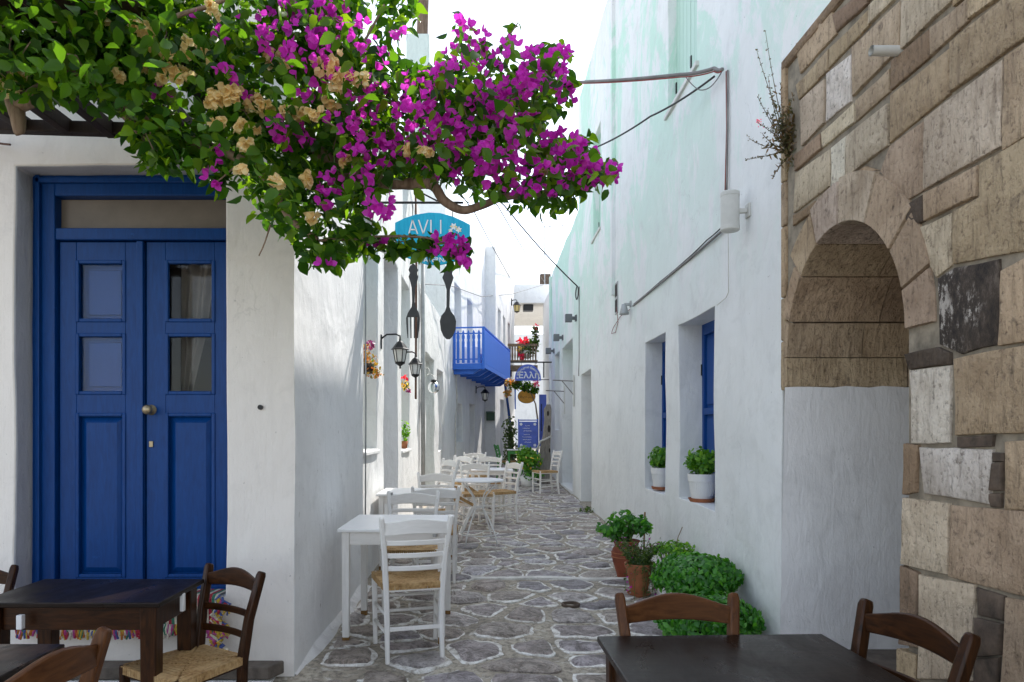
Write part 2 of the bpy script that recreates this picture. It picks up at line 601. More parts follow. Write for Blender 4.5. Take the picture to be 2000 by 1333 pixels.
# street: cement bed and stones
m, nt, b = nmat('cement')
v = coords(nt)
a = noise_n(nt, v, 1.7, 7, 0.68, 0.3)
f = noise_n(nt, v, 26, 6, 0.7)
col = ramp(nt, a, [(0.28, (0.20, 0.17, 0.135)), (0.5, (0.38, 0.335, 0.265)), (0.72, (0.54, 0.49, 0.40))]).outputs[0]
col = mixc(nt, ramp(nt, f, [(0.36, (0.85, 0.85, 0.85)), (0.55, (0, 0, 0))]).outputs[0], col, (0.12, 0.105, 0.085))
wsh = noise_n(nt, v, 7.5, 8, 0.75, 0.8)
col = mixc(nt, ramp(nt, wsh, [(0.56, (0, 0, 0)), (0.64, (0.75, 0.75, 0.75))]).outputs[0], col, (0.62, 0.60, 0.55))
nt.links.new(col, b.inputs['Base Color'])
b.inputs['Roughness'].default_value = 0.85
p = bump(nt, b, a, 0.4, 0.04)
bump(nt, b, f, 0.6, 0.012, p)
M['cement'] = m

m, nt, b = nmat('paving')
oi = nt.nodes.new('ShaderNodeObjectInfo')
v = coords(nt)
a = noise_n(nt, v, 6.5, 9, 0.70, 1.2)
f = noise_n(nt, v, 45, 5, 0.7)
base = ramp(nt, oi.outputs['Random'], [(0.0, (0.24, 0.225, 0.235)), (0.3, (0.42, 0.38, 0.39)), (0.6, (0.35, 0.295, 0.245)), (0.8, (0.46, 0.41, 0.36)), (1.0, (0.52, 0.50, 0.52))]).outputs[0]
col = mixc(nt, ramp(nt, a, [(0.38, (0, 0, 0)), (0.62, (1, 1, 1))]).outputs[0], mixc(nt, 1.0, base, (0.42, 0.39, 0.36), 'MULTIPLY'), mixc(nt, 1.0, base, (1.3, 1.28, 1.3), 'MULTIPLY'))
col = mixc(nt, ramp(nt, f, [(0.34, (0.7, 0.7, 0.7)), (0.5, (0, 0, 0))]).outputs[0], col, (0.07, 0.06, 0.055))
nt.links.new(col, b.inputs['Base Color'])
b.inputs['Roughness'].default_value = 0.42
p = bump(nt, b, a, 1.0, 0.05)
bump(nt, b, f, 0.5, 0.008, p)
M['paving'] = m

m, nt, b = nmat('stone_paint')
v = coords(nt)
a = noise_n(nt, v, 16, 6, 0.72, 0.6)
col = ramp(nt, a, [(0.36, (0.26, 0.23, 0.19)), (0.46, (0.58, 0.55, 0.50)), (0.6, (0.80, 0.79, 0.76))]).outputs[0]
nt.links.new(col, b.inputs['Base Color'])
b.inputs['Roughness'].default_value = 0.85
bump(nt, b, a, 0.4, 0.01)
M['stone_paint'] = m

M['bougain_leaf'] = foliage_mat('bougain_leaf', (0.012, 0.048, 0.006), (0.034, 0.105, 0.010), (0.110, 0.215, 0.014), 0.54, rough=0.33, spec=0.32)
M['bract'] = foliage_mat('bract', (0.40, 0.008, 0.34), (0.60, 0.022, 0.50), (0.74, 0.12, 0.62), 0.5, tcol=(0.90, 0.07, 0.74), rough=0.6, spec=0.2)
M['bract_dry'] = foliage_mat('bract_dry', (0.74, 0.54, 0.22), (0.90, 0.72, 0.36), (0.93, 0.84, 0.56), 0.5, tcol=(0.95, 0.78, 0.40), rough=0.8, spec=0.1)
M['basil'] = foliage_mat('basil', (0.020, 0.115, 0.014), (0.040, 0.185, 0.016), (0.090, 0.29, 0.028), 0.28, rough=0.40)
M['basil_light'] = foliage_mat('basil_light', (0.035, 0.14, 0.010), (0.075, 0.23, 0.016), (0.16, 0.33, 0.025), 0.33, rough=0.45)
M['herb'] = foliage_mat('herb', (0.025, 0.06, 0.015), (0.05, 0.10, 0.025), (0.09, 0.15, 0.04), 0.3)
M['dry_herb'] = foliage_mat('dry_herb', (0.05, 0.06, 0.025), (0.10, 0.085, 0.04), (0.17, 0.10, 0.05), 0.2)
M['autumn'] = foliage_mat('autumn', (0.10, 0.11, 0.02), (0.35, 0.22, 0.04), (0.45, 0.13, 0.03), 0.3)
M['petal_pink'] = foliage_mat('petal_pink', (0.55, 0.05, 0.22), (0.65, 0.08, 0.3), (0.7, 0.25, 0.4), 0.3)
M['petal_yellow'] = foliage_mat('petal_yellow', (0.65, 0.42, 0.04), (0.7, 0.5, 0.08), (0.7, 0.55, 0.2), 0.3)
M['petal_purple'] = foliage_mat('petal_purple', (0.12, 0.01, 0.12), (0.2, 0.015, 0.17), (0.32, 0.04, 0.26), 0.3)
M['petal_red'] = foliage_mat('petal_red', (0.5, 0.01, 0.06), (0.6, 0.02, 0.1), (0.65, 0.06, 0.14), 0.3)

# ================================================================== SETTING
def left_x(y):
    if y < 11.2:
        return -1.09
    if y < 15.66:
        return -1.09 + 0.14 * (y - 11.2) / 4.46
    if y < 21.3:
        return -0.95 + 0.161 * (y - 15.66)
    return 0.27 + 0.144 * (y - 21.3)


def right_x(y):
    if y < 18.5:
        return 1.72
    return 2.2


# ---- ground sheet
gx = [-300, -60, -12, -6, -4, -3] + [-2.0 + 0.25 * i for i in range(21)] + [4, 8, 14, 60, 300]
gy = [-60, -10, -2] + [0.25 * i for i in range(0, 100)] + [27, 32, 40, 60, 120, 400]
gv, gf = [], []
for y in gy:
    for x in gx:
        gv.append((x, y, ground_z(y) + (0.012 * (noise.noise(Vector((x * 1.3, y * 1.3, 3.0)))) if abs(x) < 6 and 0 < y < 25 else 0)))
nx = len(gx)
for j in range(len(gy) - 1):
    for i in range(nx - 1):
        gf.append((j * nx + i, j * nx + i + 1, (j + 1) * nx + i + 1, (j + 1) * nx + i))
street = mk('street', gv, gf, M['cement'], smooth=True)
tag(street, 'grey cement street bed between whitewashed houses', 'street', kind='structure')


def gz(x, y):
    return ground_z(y) + 0.012 * noise.noise(Vector((x * 1.3, y * 1.3, 3.0)))


# ---- paving stones: Voronoi cells, rounded, each a real stone with a painted rim
def clip(poly, mx, my, nx_, ny_):
    out = []
    for i in range(len(poly)):
        a, b = poly[i], poly[(i + 1) % len(poly)]
        da = (a[0] - mx) * nx_ + (a[1] - my) * ny_
        db = (b[0] - mx) * nx_ + (b[1] - my) * ny_
        if da <= 0:
            out.append(a)
        if (da < 0 < db) or (db < 0 < da):
            t = da / (da - db)
            out.append((a[0] + (b[0] - a[0]) * t, a[1] + (b[1] - a[1]) * t))
    return out


rs = random.Random(5)
sites = []
y = 2.4
row = 0
while y < 23:
    x0, x1 = (-3.6 if y < 3.5 else left_x(y)), right_x(y)
    step = 0.40
    x = x0 + 0.16 + (0.2 if row % 2 else 0.0) * rs.random()
    while x < x1 - 0.06:
        w = step * rs.uniform(0.55, 1.5)
        sites.append((x + rs.uniform(-0.05, 0.05), y + rs.uniform(-0.13, 0.13), w))
        x += w
    y += rs.uniform(0.27, 0.38)
    row += 1
pts = np.array([(s[0], s[1]) for s in sites])
stones = []
for i, (sx, sy, w) in enumerate(sites):
    xl, xr = (-3.6 if sy < 3.6 else left_x(sy) + 0.05), right_x(sy) - 0.03
    poly = [(max(sx - 0.55, xl), sy - 0.5), (min(sx + 0.55, xr), sy - 0.5), (min(sx + 0.55, xr), sy + 0.5), (max(sx - 0.55, xl), sy + 0.5)]
    d = np.hypot(pts[:, 0] - sx, pts[:, 1] - sy)
    for j in np.where((d < 1.1) & (d > 1e-6))[0]:
        qx, qy = pts[j]
        poly = clip(poly, (sx + qx) / 2, (sy + qy) / 2, qx - sx, qy - sy)
        if len(poly) < 3:
            break
    if len(poly) < 3:
        continue
    A = sum(poly[k][0] * poly[(k + 1) % len(poly)][1] - poly[(k + 1) % len(poly)][0] * poly[k][1] for k in range(len(poly))) / 2
    if A < 0.02:
        continue
    cx = sum(p[0] for p in poly) / len(poly)
    cy = sum(p[1] for p in poly) / len(poly)
    r = math.sqrt(A / math.pi)
    gap = rs.uniform(0.002, 0.05)
    k = max(0.45, 1 - gap / r)
    poly = [(cx + (p[0] - cx) * k, cy + (p[1] - cy) * k) for p in poly]
    for it in range(2):
        q = []
        for a in range(len(poly)):
            p0, p1 = poly[a], poly[(a + 1) % len(poly)]
            t = 0.13 if it == 0 else 0.22
            q.append((p0[0] + (p1[0] - p0[0]) * t, p0[1] + (p1[1] - p0[1]) * t))
            q.append((p0[0] + (p1[0] - p0[0]) * (1 - t), p0[1] + (p1[1] - p0[1]) * (1 - t)))
        poly = q
    per = [0.0]
    for a in range(len(poly)):
        per.append(per[-1] + math.dist(poly[a], poly[(a + 1) % len(poly)]))
    nres = 24
    res = []
    for a in range(nres):
        t = per[-1] * a / nres
        s_ = max(q for q in range(len(per)) if per[q] <= t + 1e-9)
        s_ = min(s_, len(poly) - 1)
        u = (t - per[s_]) / max(1e-9, per[s_ + 1] - per[s_])
        p0, p1 = poly[s_], poly[(s_ + 1) % len(poly)]
        jx = 1 + 0.15 * noise.noise(Vector((p0[0] * 7, p0[1] * 7, 1.5)))
        res.append((cx + (p0[0] + (p1[0] - p0[0]) * u - cx) * jx, cy + (p0[1] + (p1[1] - p0[1]) * u - cy) * jx))
    stones.append((cx, cy, r, res))


def stone_geo(cx, cy, r, res, painted):
    n = len(res)
    vs, fs, fm = [], [], []
    zt = rs.uniform(0.008, 0.024)
    tx, ty = rs.uniform(-0.03, 0.03), rs.uniform(-0.03, 0.03)
    pw = rs.uniform(0.018, 0.042)
    wv = [pw * max(0.18, 0.85 + 1.1 * noise.noise(Vector((p[0] * 8, p[1] * 8, 7.0)))) for p in res]
    rings = [(lambda k: 0.0, -0.02), (lambda k: 0.004, 0.004), (lambda k: wv[k] + 0.004, 0.008), (lambda k: wv[k] + 0.016, zt), (lambda k: wv[k] + 0.06, zt + 0.004)]
    z0 = gz(cx, cy)
    for fn, z in rings:
        for k in range(n):
            dx, dy = cx - res[k][0], cy - res[k][1]
            L = math.hypot(dx, dy)
            s = min(0.85, fn(k) / L)
            X, Y_ = res[k][0] + dx * s, res[k][1] + dy * s
            vs.append((X - cx, Y_ - cy, z + (X - cx) * tx + (Y_ - cy) * ty + 0.007 * noise.noise(Vector((X * 16, Y_ * 16, 0)))))
    vs.append((0, 0, zt + 0.005))
    for q in range(len(rings) - 1):
        for k in range(n):
            k2 = (k + 1) % n
            fs.append((q * n + k, q * n + k2, (q + 1) * n + k2, (q + 1) * n + k))
            fm.append(1 if (painted and q < 2) else 0)
    e = (len(rings) - 1) * n
    for k in range(n):
        fs.append((e + k, e + (k + 1) % n, len(vs) - 1))
        fm.append(0)
    return vs, fs, fm, z0


stones.sort(key=lambda s: (0 if s[1] > 3.55 else 1, s[1]))
rest_v, rest_f, rest_m = [], [], []
for i, (cx, cy, r, res) in enumerate(stones):
    vs, fs, fm, z0 = stone_geo(cx, cy, r, res, rs.random() < 0.94)
    if i < 300 and cy > 3.55:
        o = mk('paving_stone', vs, fs, [M['paving'], M['stone_paint']], street, fmat=fm, smooth=True, sharp=0.9)
        o.location = (cx, cy, z0)
    else:
        n0 = len(rest_v)
        rest_v += [(v[0] + cx, v[1] + cy, v[2] + z0) for v in vs]
        rest_f += [tuple(q + n0 for q in f_) for f_ in fs]
        rest_m += fm
o = mk('paving_stones', rest_v, rest_f, [M['paving'], M['stone_paint']], street, fmat=rest_m, smooth=True, sharp=0.9)
tag(o, kind='stuff')

# painted edge of the low step across the street, and an old drain ring
mb = MB()
for seg in range(26):
    xa, xb = -1.0 + seg * 0.1, -1.0 + seg * 0.1 + 0.1
    def sy_(x): return 6.30 - 0.03 * x + 0.025 * noise.noise(Vector((x * 2.5, 0, 9)))
    z = gz(xa, 6.3)
    w = 0.022 + 0.01 * noise.noise(Vector((xa * 6, 2, 2)))
    mb.add([(xa, sy_(xa) - w, z + 0.016), (xb, sy_(xb) - w, z + 0.016), (xb, sy_(xb) + w, z + 0.024), (xa, sy_(xa) + w, z + 0.024),
            (xa, sy_(xa) - w - 0.01, z - 0.02), (xb, sy_(xb) - w - 0.01, z - 0.02)], [(0, 1, 2, 3), (4, 5, 1, 0)])
o = mb.build('painted_step_edge', M['paint_line'], street)
mb = MB()
mb.lathe([(0.075, -0.02), (0.075, 0.02), (0.06, 0.022), (0.055, 0.0), (0.0, -0.002)], 20, close=False)
o = mb.build('drain_ring', M['rubble'], street, smooth=True)
o.location = P(1115, 1184, 5.38)


# ================================================================== WALLS
def wob(p, amp):
    q = Vector(p)
    a = Vector((noise.noise(q * 1.1 + Vector((3, 0, 0))), noise.noise(q * 1.1 + Vector((0, 7, 0))), noise.noise(q * 1.1 + Vector((0, 0, 11)))))
    b_ = Vector((noise.noise(q * 3.7), noise.noise(q * 3.7 + Vector((5, 5, 5))), noise.noise(q * 3.7 + Vector((9, 1, 4)))))
    return q + (a * 1.6 + b_ * 0.7) * amp


def wall(name, parent, mats, p0, d, length, z0, z1, openings=(), n=(0, -1), T=3.0, cell=0.24, amp=0.007, bev=0.012, ends=True):
    """plastered wall: front sheet with real openings and reveals, returned T metres back.
    openings: (u0, u1, za, zb, depth)"""
    d = Vector((d[0], d[1], 0)).normalized()
    nn = Vector((n[0], n[1], 0)).normalized()
    us, zs = {0.0, length}, {z0, z1}
    for op in openings:
        us.update(op[:2])
        zs.update(op[2:4])

    def fill(s):
        s = sorted(s)
        out = []
        for a, b_ in zip(s[:-1], s[1:]):
            k = max(1, int(math.ceil((b_ - a) / cell)))
            out += [a + (b_ - a) * i / k for i in range(k)]
        return out + [s[-1]]
    us, zs = fill(us), fill(zs)
    V, idx, Fc, fm = [], {}, [], []

    def vt(u, z, dep):
        key = (round(u, 4), round(z, 4), round(dep, 4))
        if key not in idx:
            p = Vector((p0[0], p0[1], 0)) + d * u - nn * dep
            p.z = z
            idx[key] = len(V)
            V.append(wob(p, amp))
        return idx[key]

    def inside(u, z):
        for op in openings:
            if op[0] < u < op[1] and op[2] < z < op[3]:
                return True
        return False
    for a, b_ in zip(us[:-1], us[1:]):
        for c, e in zip(zs[:-1], zs[1:]):
            if inside((a + b_) / 2, (c + e) / 2):
                continue
            Fc.append((vt(a, c, 0), vt(b_, c, 0), vt(b_, e, 0), vt(a, e, 0)))
            fm.append(0)
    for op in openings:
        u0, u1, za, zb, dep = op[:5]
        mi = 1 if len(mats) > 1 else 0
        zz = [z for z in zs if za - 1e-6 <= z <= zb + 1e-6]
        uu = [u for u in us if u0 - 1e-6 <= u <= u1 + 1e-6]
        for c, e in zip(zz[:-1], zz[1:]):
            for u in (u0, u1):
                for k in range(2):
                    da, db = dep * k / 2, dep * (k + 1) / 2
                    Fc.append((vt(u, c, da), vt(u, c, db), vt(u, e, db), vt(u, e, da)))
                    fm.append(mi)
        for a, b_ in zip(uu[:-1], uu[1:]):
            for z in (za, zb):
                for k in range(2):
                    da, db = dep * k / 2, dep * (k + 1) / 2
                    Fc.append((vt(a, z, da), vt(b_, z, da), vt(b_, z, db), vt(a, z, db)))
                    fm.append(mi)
    if ends:
        for c, e in zip(zs[:-1], zs[1:]):
            for u in (0.0, length):
                Fc.append((vt(u, c, 0), vt(u, c, T), vt(u, e, T), vt(u, e, 0)))
                fm.append(0)
        for a, b_ in zip(us[:-1], us[1:]):
            Fc.append((vt(a, z1, 0), vt(b_, z1, 0), vt(b_, z1, T), vt(a, z1, T)))
            fm.append(0)
            for c, e in zip(zs[:-1], zs[1:]):
                pass
        Fc.append((vt(0.0, z0, T), vt(length, z0, T), vt(length, z1, T), vt(0.0, z1, T)))
        fm.append(0)
    o = mk(name, V, Fc, mats, parent, fmat=fm, smooth=True, world=True, bevel=bev, sharp=0.7)
    fix_normals(o)
    o.data.set_sharp_from_angle(angle=0.7)
    return o


def slab(name, parent, mat, p0, d, u0, u1, za, zb, n, dep, th=0.03, bev=0.003):
    """flat panel filling an opening at depth dep"""
    d = Vector((d[0], d[1], 0)).normalized()
    nn = Vector((n[0], n[1], 0)).normalized()
    base = Vector((p0[0], p0[1], 0))
    mb = MB()
    def fn(u, v, k): return base + d * u - nn * k + Vector((0, 0, v))
    mb.prism([(u0, za), (u1, za), (u1, zb), (u0, zb)], fn, dep, dep + th)
    return mb.build(name, mat, parent, world=True, bevel=bev)


# ---------------- the house with the blue door
HA = thing('white_house', 'white house with a tall blue double door and a stone ledge under it', 'house', (-1.09, 3.86, 0))
FY = 3.86
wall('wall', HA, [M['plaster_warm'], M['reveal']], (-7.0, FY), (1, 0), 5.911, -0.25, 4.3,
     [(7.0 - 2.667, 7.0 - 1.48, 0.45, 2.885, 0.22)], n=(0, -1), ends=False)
wall('side_wall', HA, [M['plaster_side']], (-1.089, FY), (0, 1), 2.17, -0.25, 4.3, [], n=(1, 0), ends=False)
mb = MB()
mb.box(-7.0, -1.13, FY + 0.75, 6.02, 0.0, 4.29)
mb.build('house_body', M['plaster_warm'], HA, world=True)
mb = MB()
mb.box(-7.0, -1.13, FY + 0.02, FY + 0.74, 4.15, 4.29)
mb.build('roof_edge', M['plaster_warm'], HA, world=True)
# stone ledge
mb = MB()
mb.box(-6.5, -1.20, FY - 0.10, FY + 0.03, 0.012, 0.085)
mb.add([(-1.20, FY - 0.10, 0.012), (-1.20, FY + 0.02, 0.012), (-1.14, FY + 0.02, 0.012), (-1.20, FY - 0.10, 0.085), (-1.20, FY + 0.02, 0.085), (-1.14, FY + 0.02, 0.085)],
       [(0, 2, 5, 3), (3, 5, 4), (0, 1, 2)])
mb.build('ledge', M['ledge'], HA, world=True, bevel=0.008)
mb = MB()
mb.box(-6.5, -1.19, FY - 0.13, FY + 0.04, -0.2, 0.008)
mb.build('plinth', M['whitewash'], HA, world=True, bevel=0.02)
# whitewashed fillet where the side wall meets the street
pts_ = []
mb = MB()
for k in range(26):
    yy = FY + 0.012 + k * 2.17 / 25
    w = 0.035 + 0.035 * noise.noise(Vector((0, yy * 3, 5)))
    h = 0.06 + 0.03 * noise.noise(Vector((4, yy * 2, 5)))
    tp_ = min(1.0, 0.15 + k / 6.0)
    w, h = w * tp_ - 0.03 * (1 - tp_), h * tp_
    mb.v += [Vector((-1.10, yy, h)), Vector((-1.09 + w * 0.45, yy, h * 0.45)), Vector((-1.09 + w + 0.03, yy, 0.004)), Vector((-1.09 + w + 0.04, yy, -0.05))]
    if k:
        a = (k - 1) * 4
        for q in range(3):
            mb.f.append([a + q, a + q + 1, a + q + 5, a + q + 4])
            mb.m.append(0)
mb.build('plaster_fillet', M['whitewash'], HA, world=True, smooth=True)
# small pipe end in the wall
mb = MB()
mb.tube([P(509, 796, FY) + Vector((0, 0.02, 0)), P(509, 796, FY) + Vector((0, -0.012, 0))], 0.014, 12)
mb.build('pipe_stub', M['black_metal'], HA, world=True)

DY = 4.03
def dx(px): return (px - CX) / F * DY
def dz(py): return CAMH - (py - CY) / F * DY


door = MB()
fx0, fx1 = -2.69, -1.46
door.box(fx0, dx(111), DY - 0.02, DY + 0.09, 0.44, 2.9)
door.box(dx(456), fx1, DY - 0.02, DY + 0.09, 0.44, 2.9)
door.box(dx(111), dx(456), DY - 0.02, DY + 0.09, dz(385), 2.9)
door.box(dx(111), dx(456), DY - 0.015, DY + 0.08, dz(470), dz(447))
door.box(dx(111), dx(456), DY - 0.01, DY + 0.09, 0.42, 0.475)
door_o = door.build('door', M['blue_door'], HA, world=True, bevel=0.006)
tag(door_o, 'tall blue wooden double door with glazed upper panels')
mb = MB()
mb.box(dx(78), dx(86), DY - 0.045, DY - 0.022, 0.45, 2.88)
mb.box(dx(78), dx(458), DY - 0.045, DY - 0.022, dz(362), dz(352))
mb.build('frame_moulding', M['blue_door'], door_o, bevel=0.004)
mb = MB()
mb.box(dx(111), dx(456), DY + 0.045, DY + 0.06, dz(446), dz(386))
mb.build('transom_panel', M['transom'], door_o)


def leaf(x0, x1, z0, z1, panes, panel, name):
    mb = MB()
    ya, yb = DY + 0.012, DY + 0.055
    holes = panes + [panel]
    hx0, hx1 = panes[0][0], panes[0][1]
    mb.box(x0, hx0, ya, yb, z0, z1)
    mb.box(hx1, x1, ya, yb, z0, z1)
    zs = [z0]
    for h in sorted(holes, key=lambda h: h[2]):
        zs += [h[2], h[3]]
    zs.append(z1)
    for i in range(0, len(zs), 2):
        mb.box(hx0, hx1, ya, yb, zs[i], zs[i + 1])
    lf = mb.build('leaf', M['blue_door'], door_o, bevel=0.004)
    # mouldings round the openings
    mb = MB()
    for (a, b_, c, e) in holes:
        t = 0.018
        for (p, q, r_, s) in ((a - 0.004, a + t, c - 0.004, e + 0.004), (b_ - t, b_ + 0.004, c - 0.004, e + 0.004), (a + t, b_ - t, c - 0.004, c + t), (a + t, b_ - t, e - t, e + 0.004)):
            mb.box(p, q, ya - 0.008, ya + 0.02, r_, s)
    mb.build('moulding', M['blue_door'], door_o, bevel=0.006)
    # raised panel
    a, b_, c, e = panel
    def raised(a, b_, c, e, nm):
        m2 = MB()
        i0, i1 = 0.02, 0.055
        yo, yi = ya + 0.03, ya + 0.008
        vs = [(a, yo, c), (b_, yo, c), (b_, yo, e), (a, yo, e)]
        for ins, yy in ((i0, yo), (i1, yi)):
            vs += [(a + ins, yy, c + ins), (b_ - ins, yy, c + ins), (b_ - ins, yy, e - ins), (a + ins, yy, e - ins)]
        fs = [(8, 9, 10, 11)]
        for q in (0, 4):
            for k in range(4):
                fs.append((q + k, q + (k + 1) % 4, q + 4 + (k + 1) % 4, q + 4 + k))
        m2.add(vs, fs)
        return m2.build(nm, M['blue_door'], door_o)
    raised(a, b_, c, e, 'panel')
    for (a, b_, c, e) in panes:
        m2 = MB()
        m2.box(a, b_, ya + 0.016, ya + 0.020, c, e)
        m2.build('pane', M['glass'], door_o)
        if name == 'shuttered':
            m3 = MB()
            yo = ya + 0.055
            m3.box(a - 0.01, b_ + 0.01, yo, yo + 0.02, c - 0.01, e + 0.01)
            m3.box(a + 0.045, b_ - 0.045, yo - 0.012, yo, c + 0.045, e - 0.045)
            m3.build('inner_shutter', M['blue_shutter'], door_o, bevel=0.006)


zl0, zl1 = 0.478, dz(472)
leaf(dx(114), dx(281), zl0, zl1, [(dx(147), dx(243), dz(770), dz(652)), (dx(147), dx(243), dz(628), dz(509))], (dx(147), dx(243), dz(1128), dz(808)), 'shuttered')
leaf(dx(284), dx(455), zl0, zl1, [(dx(322), dx(418), dz(770), dz(652)), (dx(322), dx(418), dz(628), dz(509))], (dx(322), dx(418), dz(1128), dz(808)), 'glazed')
mb = MB()
mb.box(dx(268), dx(281), DY - 0.012, DY + 0.012, zl0, zl1)
mb.build('astragal', M['blue_door'], door_o, bevel=0.005)
mb = MB()
kc = Vector((dx(294), DY - 0.05, dz(801)))
prof = [(0.0, -0.062), (0.02, -0.060), (0.028, -0.048), (0.029, -0.035), (0.022, -0.022), (0.012, -0.014), (0.012, 0.0), (0.03, 0.004), (0.032, 0.012)]
pk = MB().lathe([(r_, z) for r_, z in prof], 16, close=False)
for v_ in pk.v:
    v_.x, v_.y, v_.z = v_.x + kc.x, DY + 0.002 + v_.z, v_.y + kc.z
pk.build('knob', M['brass'], door_o, smooth=True)
mb = MB()
mb.box(dx(290), dx(298), DY + 0.004, DY + 0.014, dz(874), dz(862))
mb.build('keyhole', M['brass'], door_o, bevel=0.003)
# room behind the glazed leaf: dark walls and a white curtain
mb = MB()
mb.box(-2.66, -1.49, DY + 0.55, DY + 0.6, 0.46, 2.86)
mb.build('room', M['dark_room'], door_o)
mb = MB()
cpts = []
for k in range(33):
    t = k / 32
    cpts.append((dx(322) + (dx(338) - dx(322)) * t + 0.0, DY + 0.22 + 0.02 * math.sin(t * 14)))
for k, (x_, y_) in enumerate(cpts):
    mb.v += [Vector((x_, y_, dz(780))), Vector((x_ + 0.10 * (k / 32), y_, dz(640))), Vector((x_ + 0.16 * (k / 32), y_, dz(500)))]
    if k:
        a = (k - 1) * 3
        mb.f += [[a, a + 3, a + 4, a + 1], [a + 1, a + 4, a + 5, a + 2]]
        mb.m += [0, 0]
mb.build('curtain', M['curtain'], door_o, smooth=True)

# ---------------- the house with the two lanterns
HB = thing('white_house', 'white house with two black lanterns between its tall recessed openings', 'house', (-1.1, 6.05, 0))
pb, db, nb = (-1.11, 6.035), (0, 1), (1, 0)
opsB = [(0.06, 0.885, 1.20, 3.4, 0.30), (1.305, 2.465, 0.06, 3.4, 0.32), (2.825, 3.765, 1.13, 3.4, 0.30)]
wall('wall', HB, [M['plaster_white']], pb, db, 5.16, -0.2, 5.0, opsB, n=nb, T=5.0, amp=0.010)
slab('window', HB, M['plaster_mint'], pb, db, 0.05, 0.895, 1.19, 3.41, nb, 0.29)
slab('door', HB, M['grey_door'], pb, db, 1.295, 2.475, 0.05, 3.41, nb, 0.31)
slab('window', HB, M['plaster_mint'], pb, db, 2.815, 3.775, 1.12, 3.41, nb, 0.29)
mb = MB()
for (u0, u1, z) in ((0.03, 0.92, 1.185), (2.79, 3.80, 1.115)):
    mb = MB()
    mb.box(-1.40, -1.085, 6.035 + u0, 6.035 + u1, z - 0.035, z + 0.006)
    mb.build('sill', M['plaster_white'], HB, world=True, bevel=0.01)
for yy in (6.02, 11.15):
    pass
# downpipes on the left row
dp = MB().tube([(-1.075, 6.03, 0.25), (-1.07, 6.03, 1.6), (-1.075, 6.035, 3.0), (-1.07, 6.03, 4.2)], 0.007, 8)
o = dp.build('thin_wall_pipe', M['zinc'], smooth=True)
tag(o, 'thin dark pipe running up the wall corner beside the white table', 'pipe')
dp = MB().tube([(-1.045, 11.18, 0.4), (-1.05, 11.18, 2.4), (-1.045, 11.18, 4.8)], 0.035, 10)
o = dp.build('downpipe', M['zinc'], smooth=True)
tag(o, 'grey downpipe beside the curly bracket with the globe lamp', 'pipe')
dp = MB().tube([P(812, 780, 9.95), P(813, 520, 9.9), P(812, 380, 9.85)], 0.016, 8)
o = dp.build('rusty_pipe', M['pipe_brown'], smooth=True)
tag(o, 'rusty brown pipe hanging down behind the hanging fork', 'pipe')

# ---------------- rough garden house
HC = thing('garden_house', 'low rough whitewashed house with a pale green wall above its roof', 'house', (-1.1, 11.25, 0))
dC = (Vector((-0.96, 15.66, 0)) - Vector((-1.10, 11.22, 0)))
LC = dC.length
pc, nc = (-1.10, 11.22), (dC.y, -dC.x)
wall('wall', HC, [M['plaster_rough']], pc, (dC.x, dC.y), LC, -0.2, 3.8, [(0.65, 2.2, 0.08, 2.75, 0.3), (2.85, 3.95, 0.95, 2.65, 0.28)], n=nc, T=1.2, amp=0.022)
slab('door', HC, M['plaster_mint'], pc, dC, 0.64, 2.21, 0.07, 2.76, nc, 0.29)
slab('window', HC, M['reveal'], pc, dC, 2.84, 3.96, 0.94, 2.66, nc, 0.27)
wall('upper_wall', HC, [M['plaster_mint']], (-2.2, 11.3), (0, 1), 4.3, 3.6, 5.6, [], n=(1, 0), T=3.0)

# ---------------- house with the blue balcony
HD = thing('white_house', 'tall white house carrying the bright blue wooden balcony', 'house', (-0.95, 15.7, 0))
pd = (-0.955, 15.67)
dD = Vector((0.90, 5.59, 0)).normalized()
nD = (dD.y, -dD.x)
def uD(px): return (4635.0 / (1165.6 - px) - 15.67) / dD.y
opsD = [(uD(888), uD(901), 2.96, 5.0, 0.25), (uD(912), uD(923), 2.96, 4.9, 0.25),
        (uD(892), uD(904), 1.1, 2.05, 0.2), (uD(917), uD(928), 0.15, 2.1, 0.25)]
wall('wall', HD, [M['plaster_white']], pd, dD, 5.66, -0.1, 7.2, opsD, n=nD, T=4.0, amp=0.012)
for q, op in enumerate(opsD):
    slab('shutter' if q in (0, 1, 2) else 'door', HD, M['grey_door'], pd, dD, op[0] - 0.01, op[1] + 0.01, op[2] - 0.01, op[3] + 0.01, nD, op[4] - 0.01)

# balcony (part of that house)
Bn = Vector((nD[0], nD[1], 0))
def BP(u, out, z):
    return Vector((pd[0], pd[1], 0)) + dD * u + Bn * out + Vector((0, 0, z))
bu0 = (16.5 - 15.67) / dD.y
BL, BO = 4.95, 0.77
bz0, bz1 = 2.86, 3.84
balc = MB()
def bbox(mb, u0, u1, o0, o1, z0, z1):
    vs = [BP(u0, o0, z0), BP(u1, o0, z0), BP(u1, o1, z0), BP(u0, o1, z0), BP(u0, o0, z1), BP(u1, o0, z1), BP(u1, o1, z1), BP(u0, o1, z1)]
    mb.add(vs, [(0, 3, 2, 1), (4, 5, 6, 7), (0, 1, 5, 4), (1, 2, 6, 5), (2, 3, 7, 6), (3, 0, 4, 7)])
bbox(balc, bu0 + 0.02, bu0 + BL - 0.02, 0.0, BO - 0.02, bz0 + 0.09, bz0 + 0.12)
bal_o = balc.build('balcony', M['blue_balcony'], HD, world=True, bevel=0.006)
tag(bal_o, 'bright blue wooden balcony with picket rails')
mb = MB()
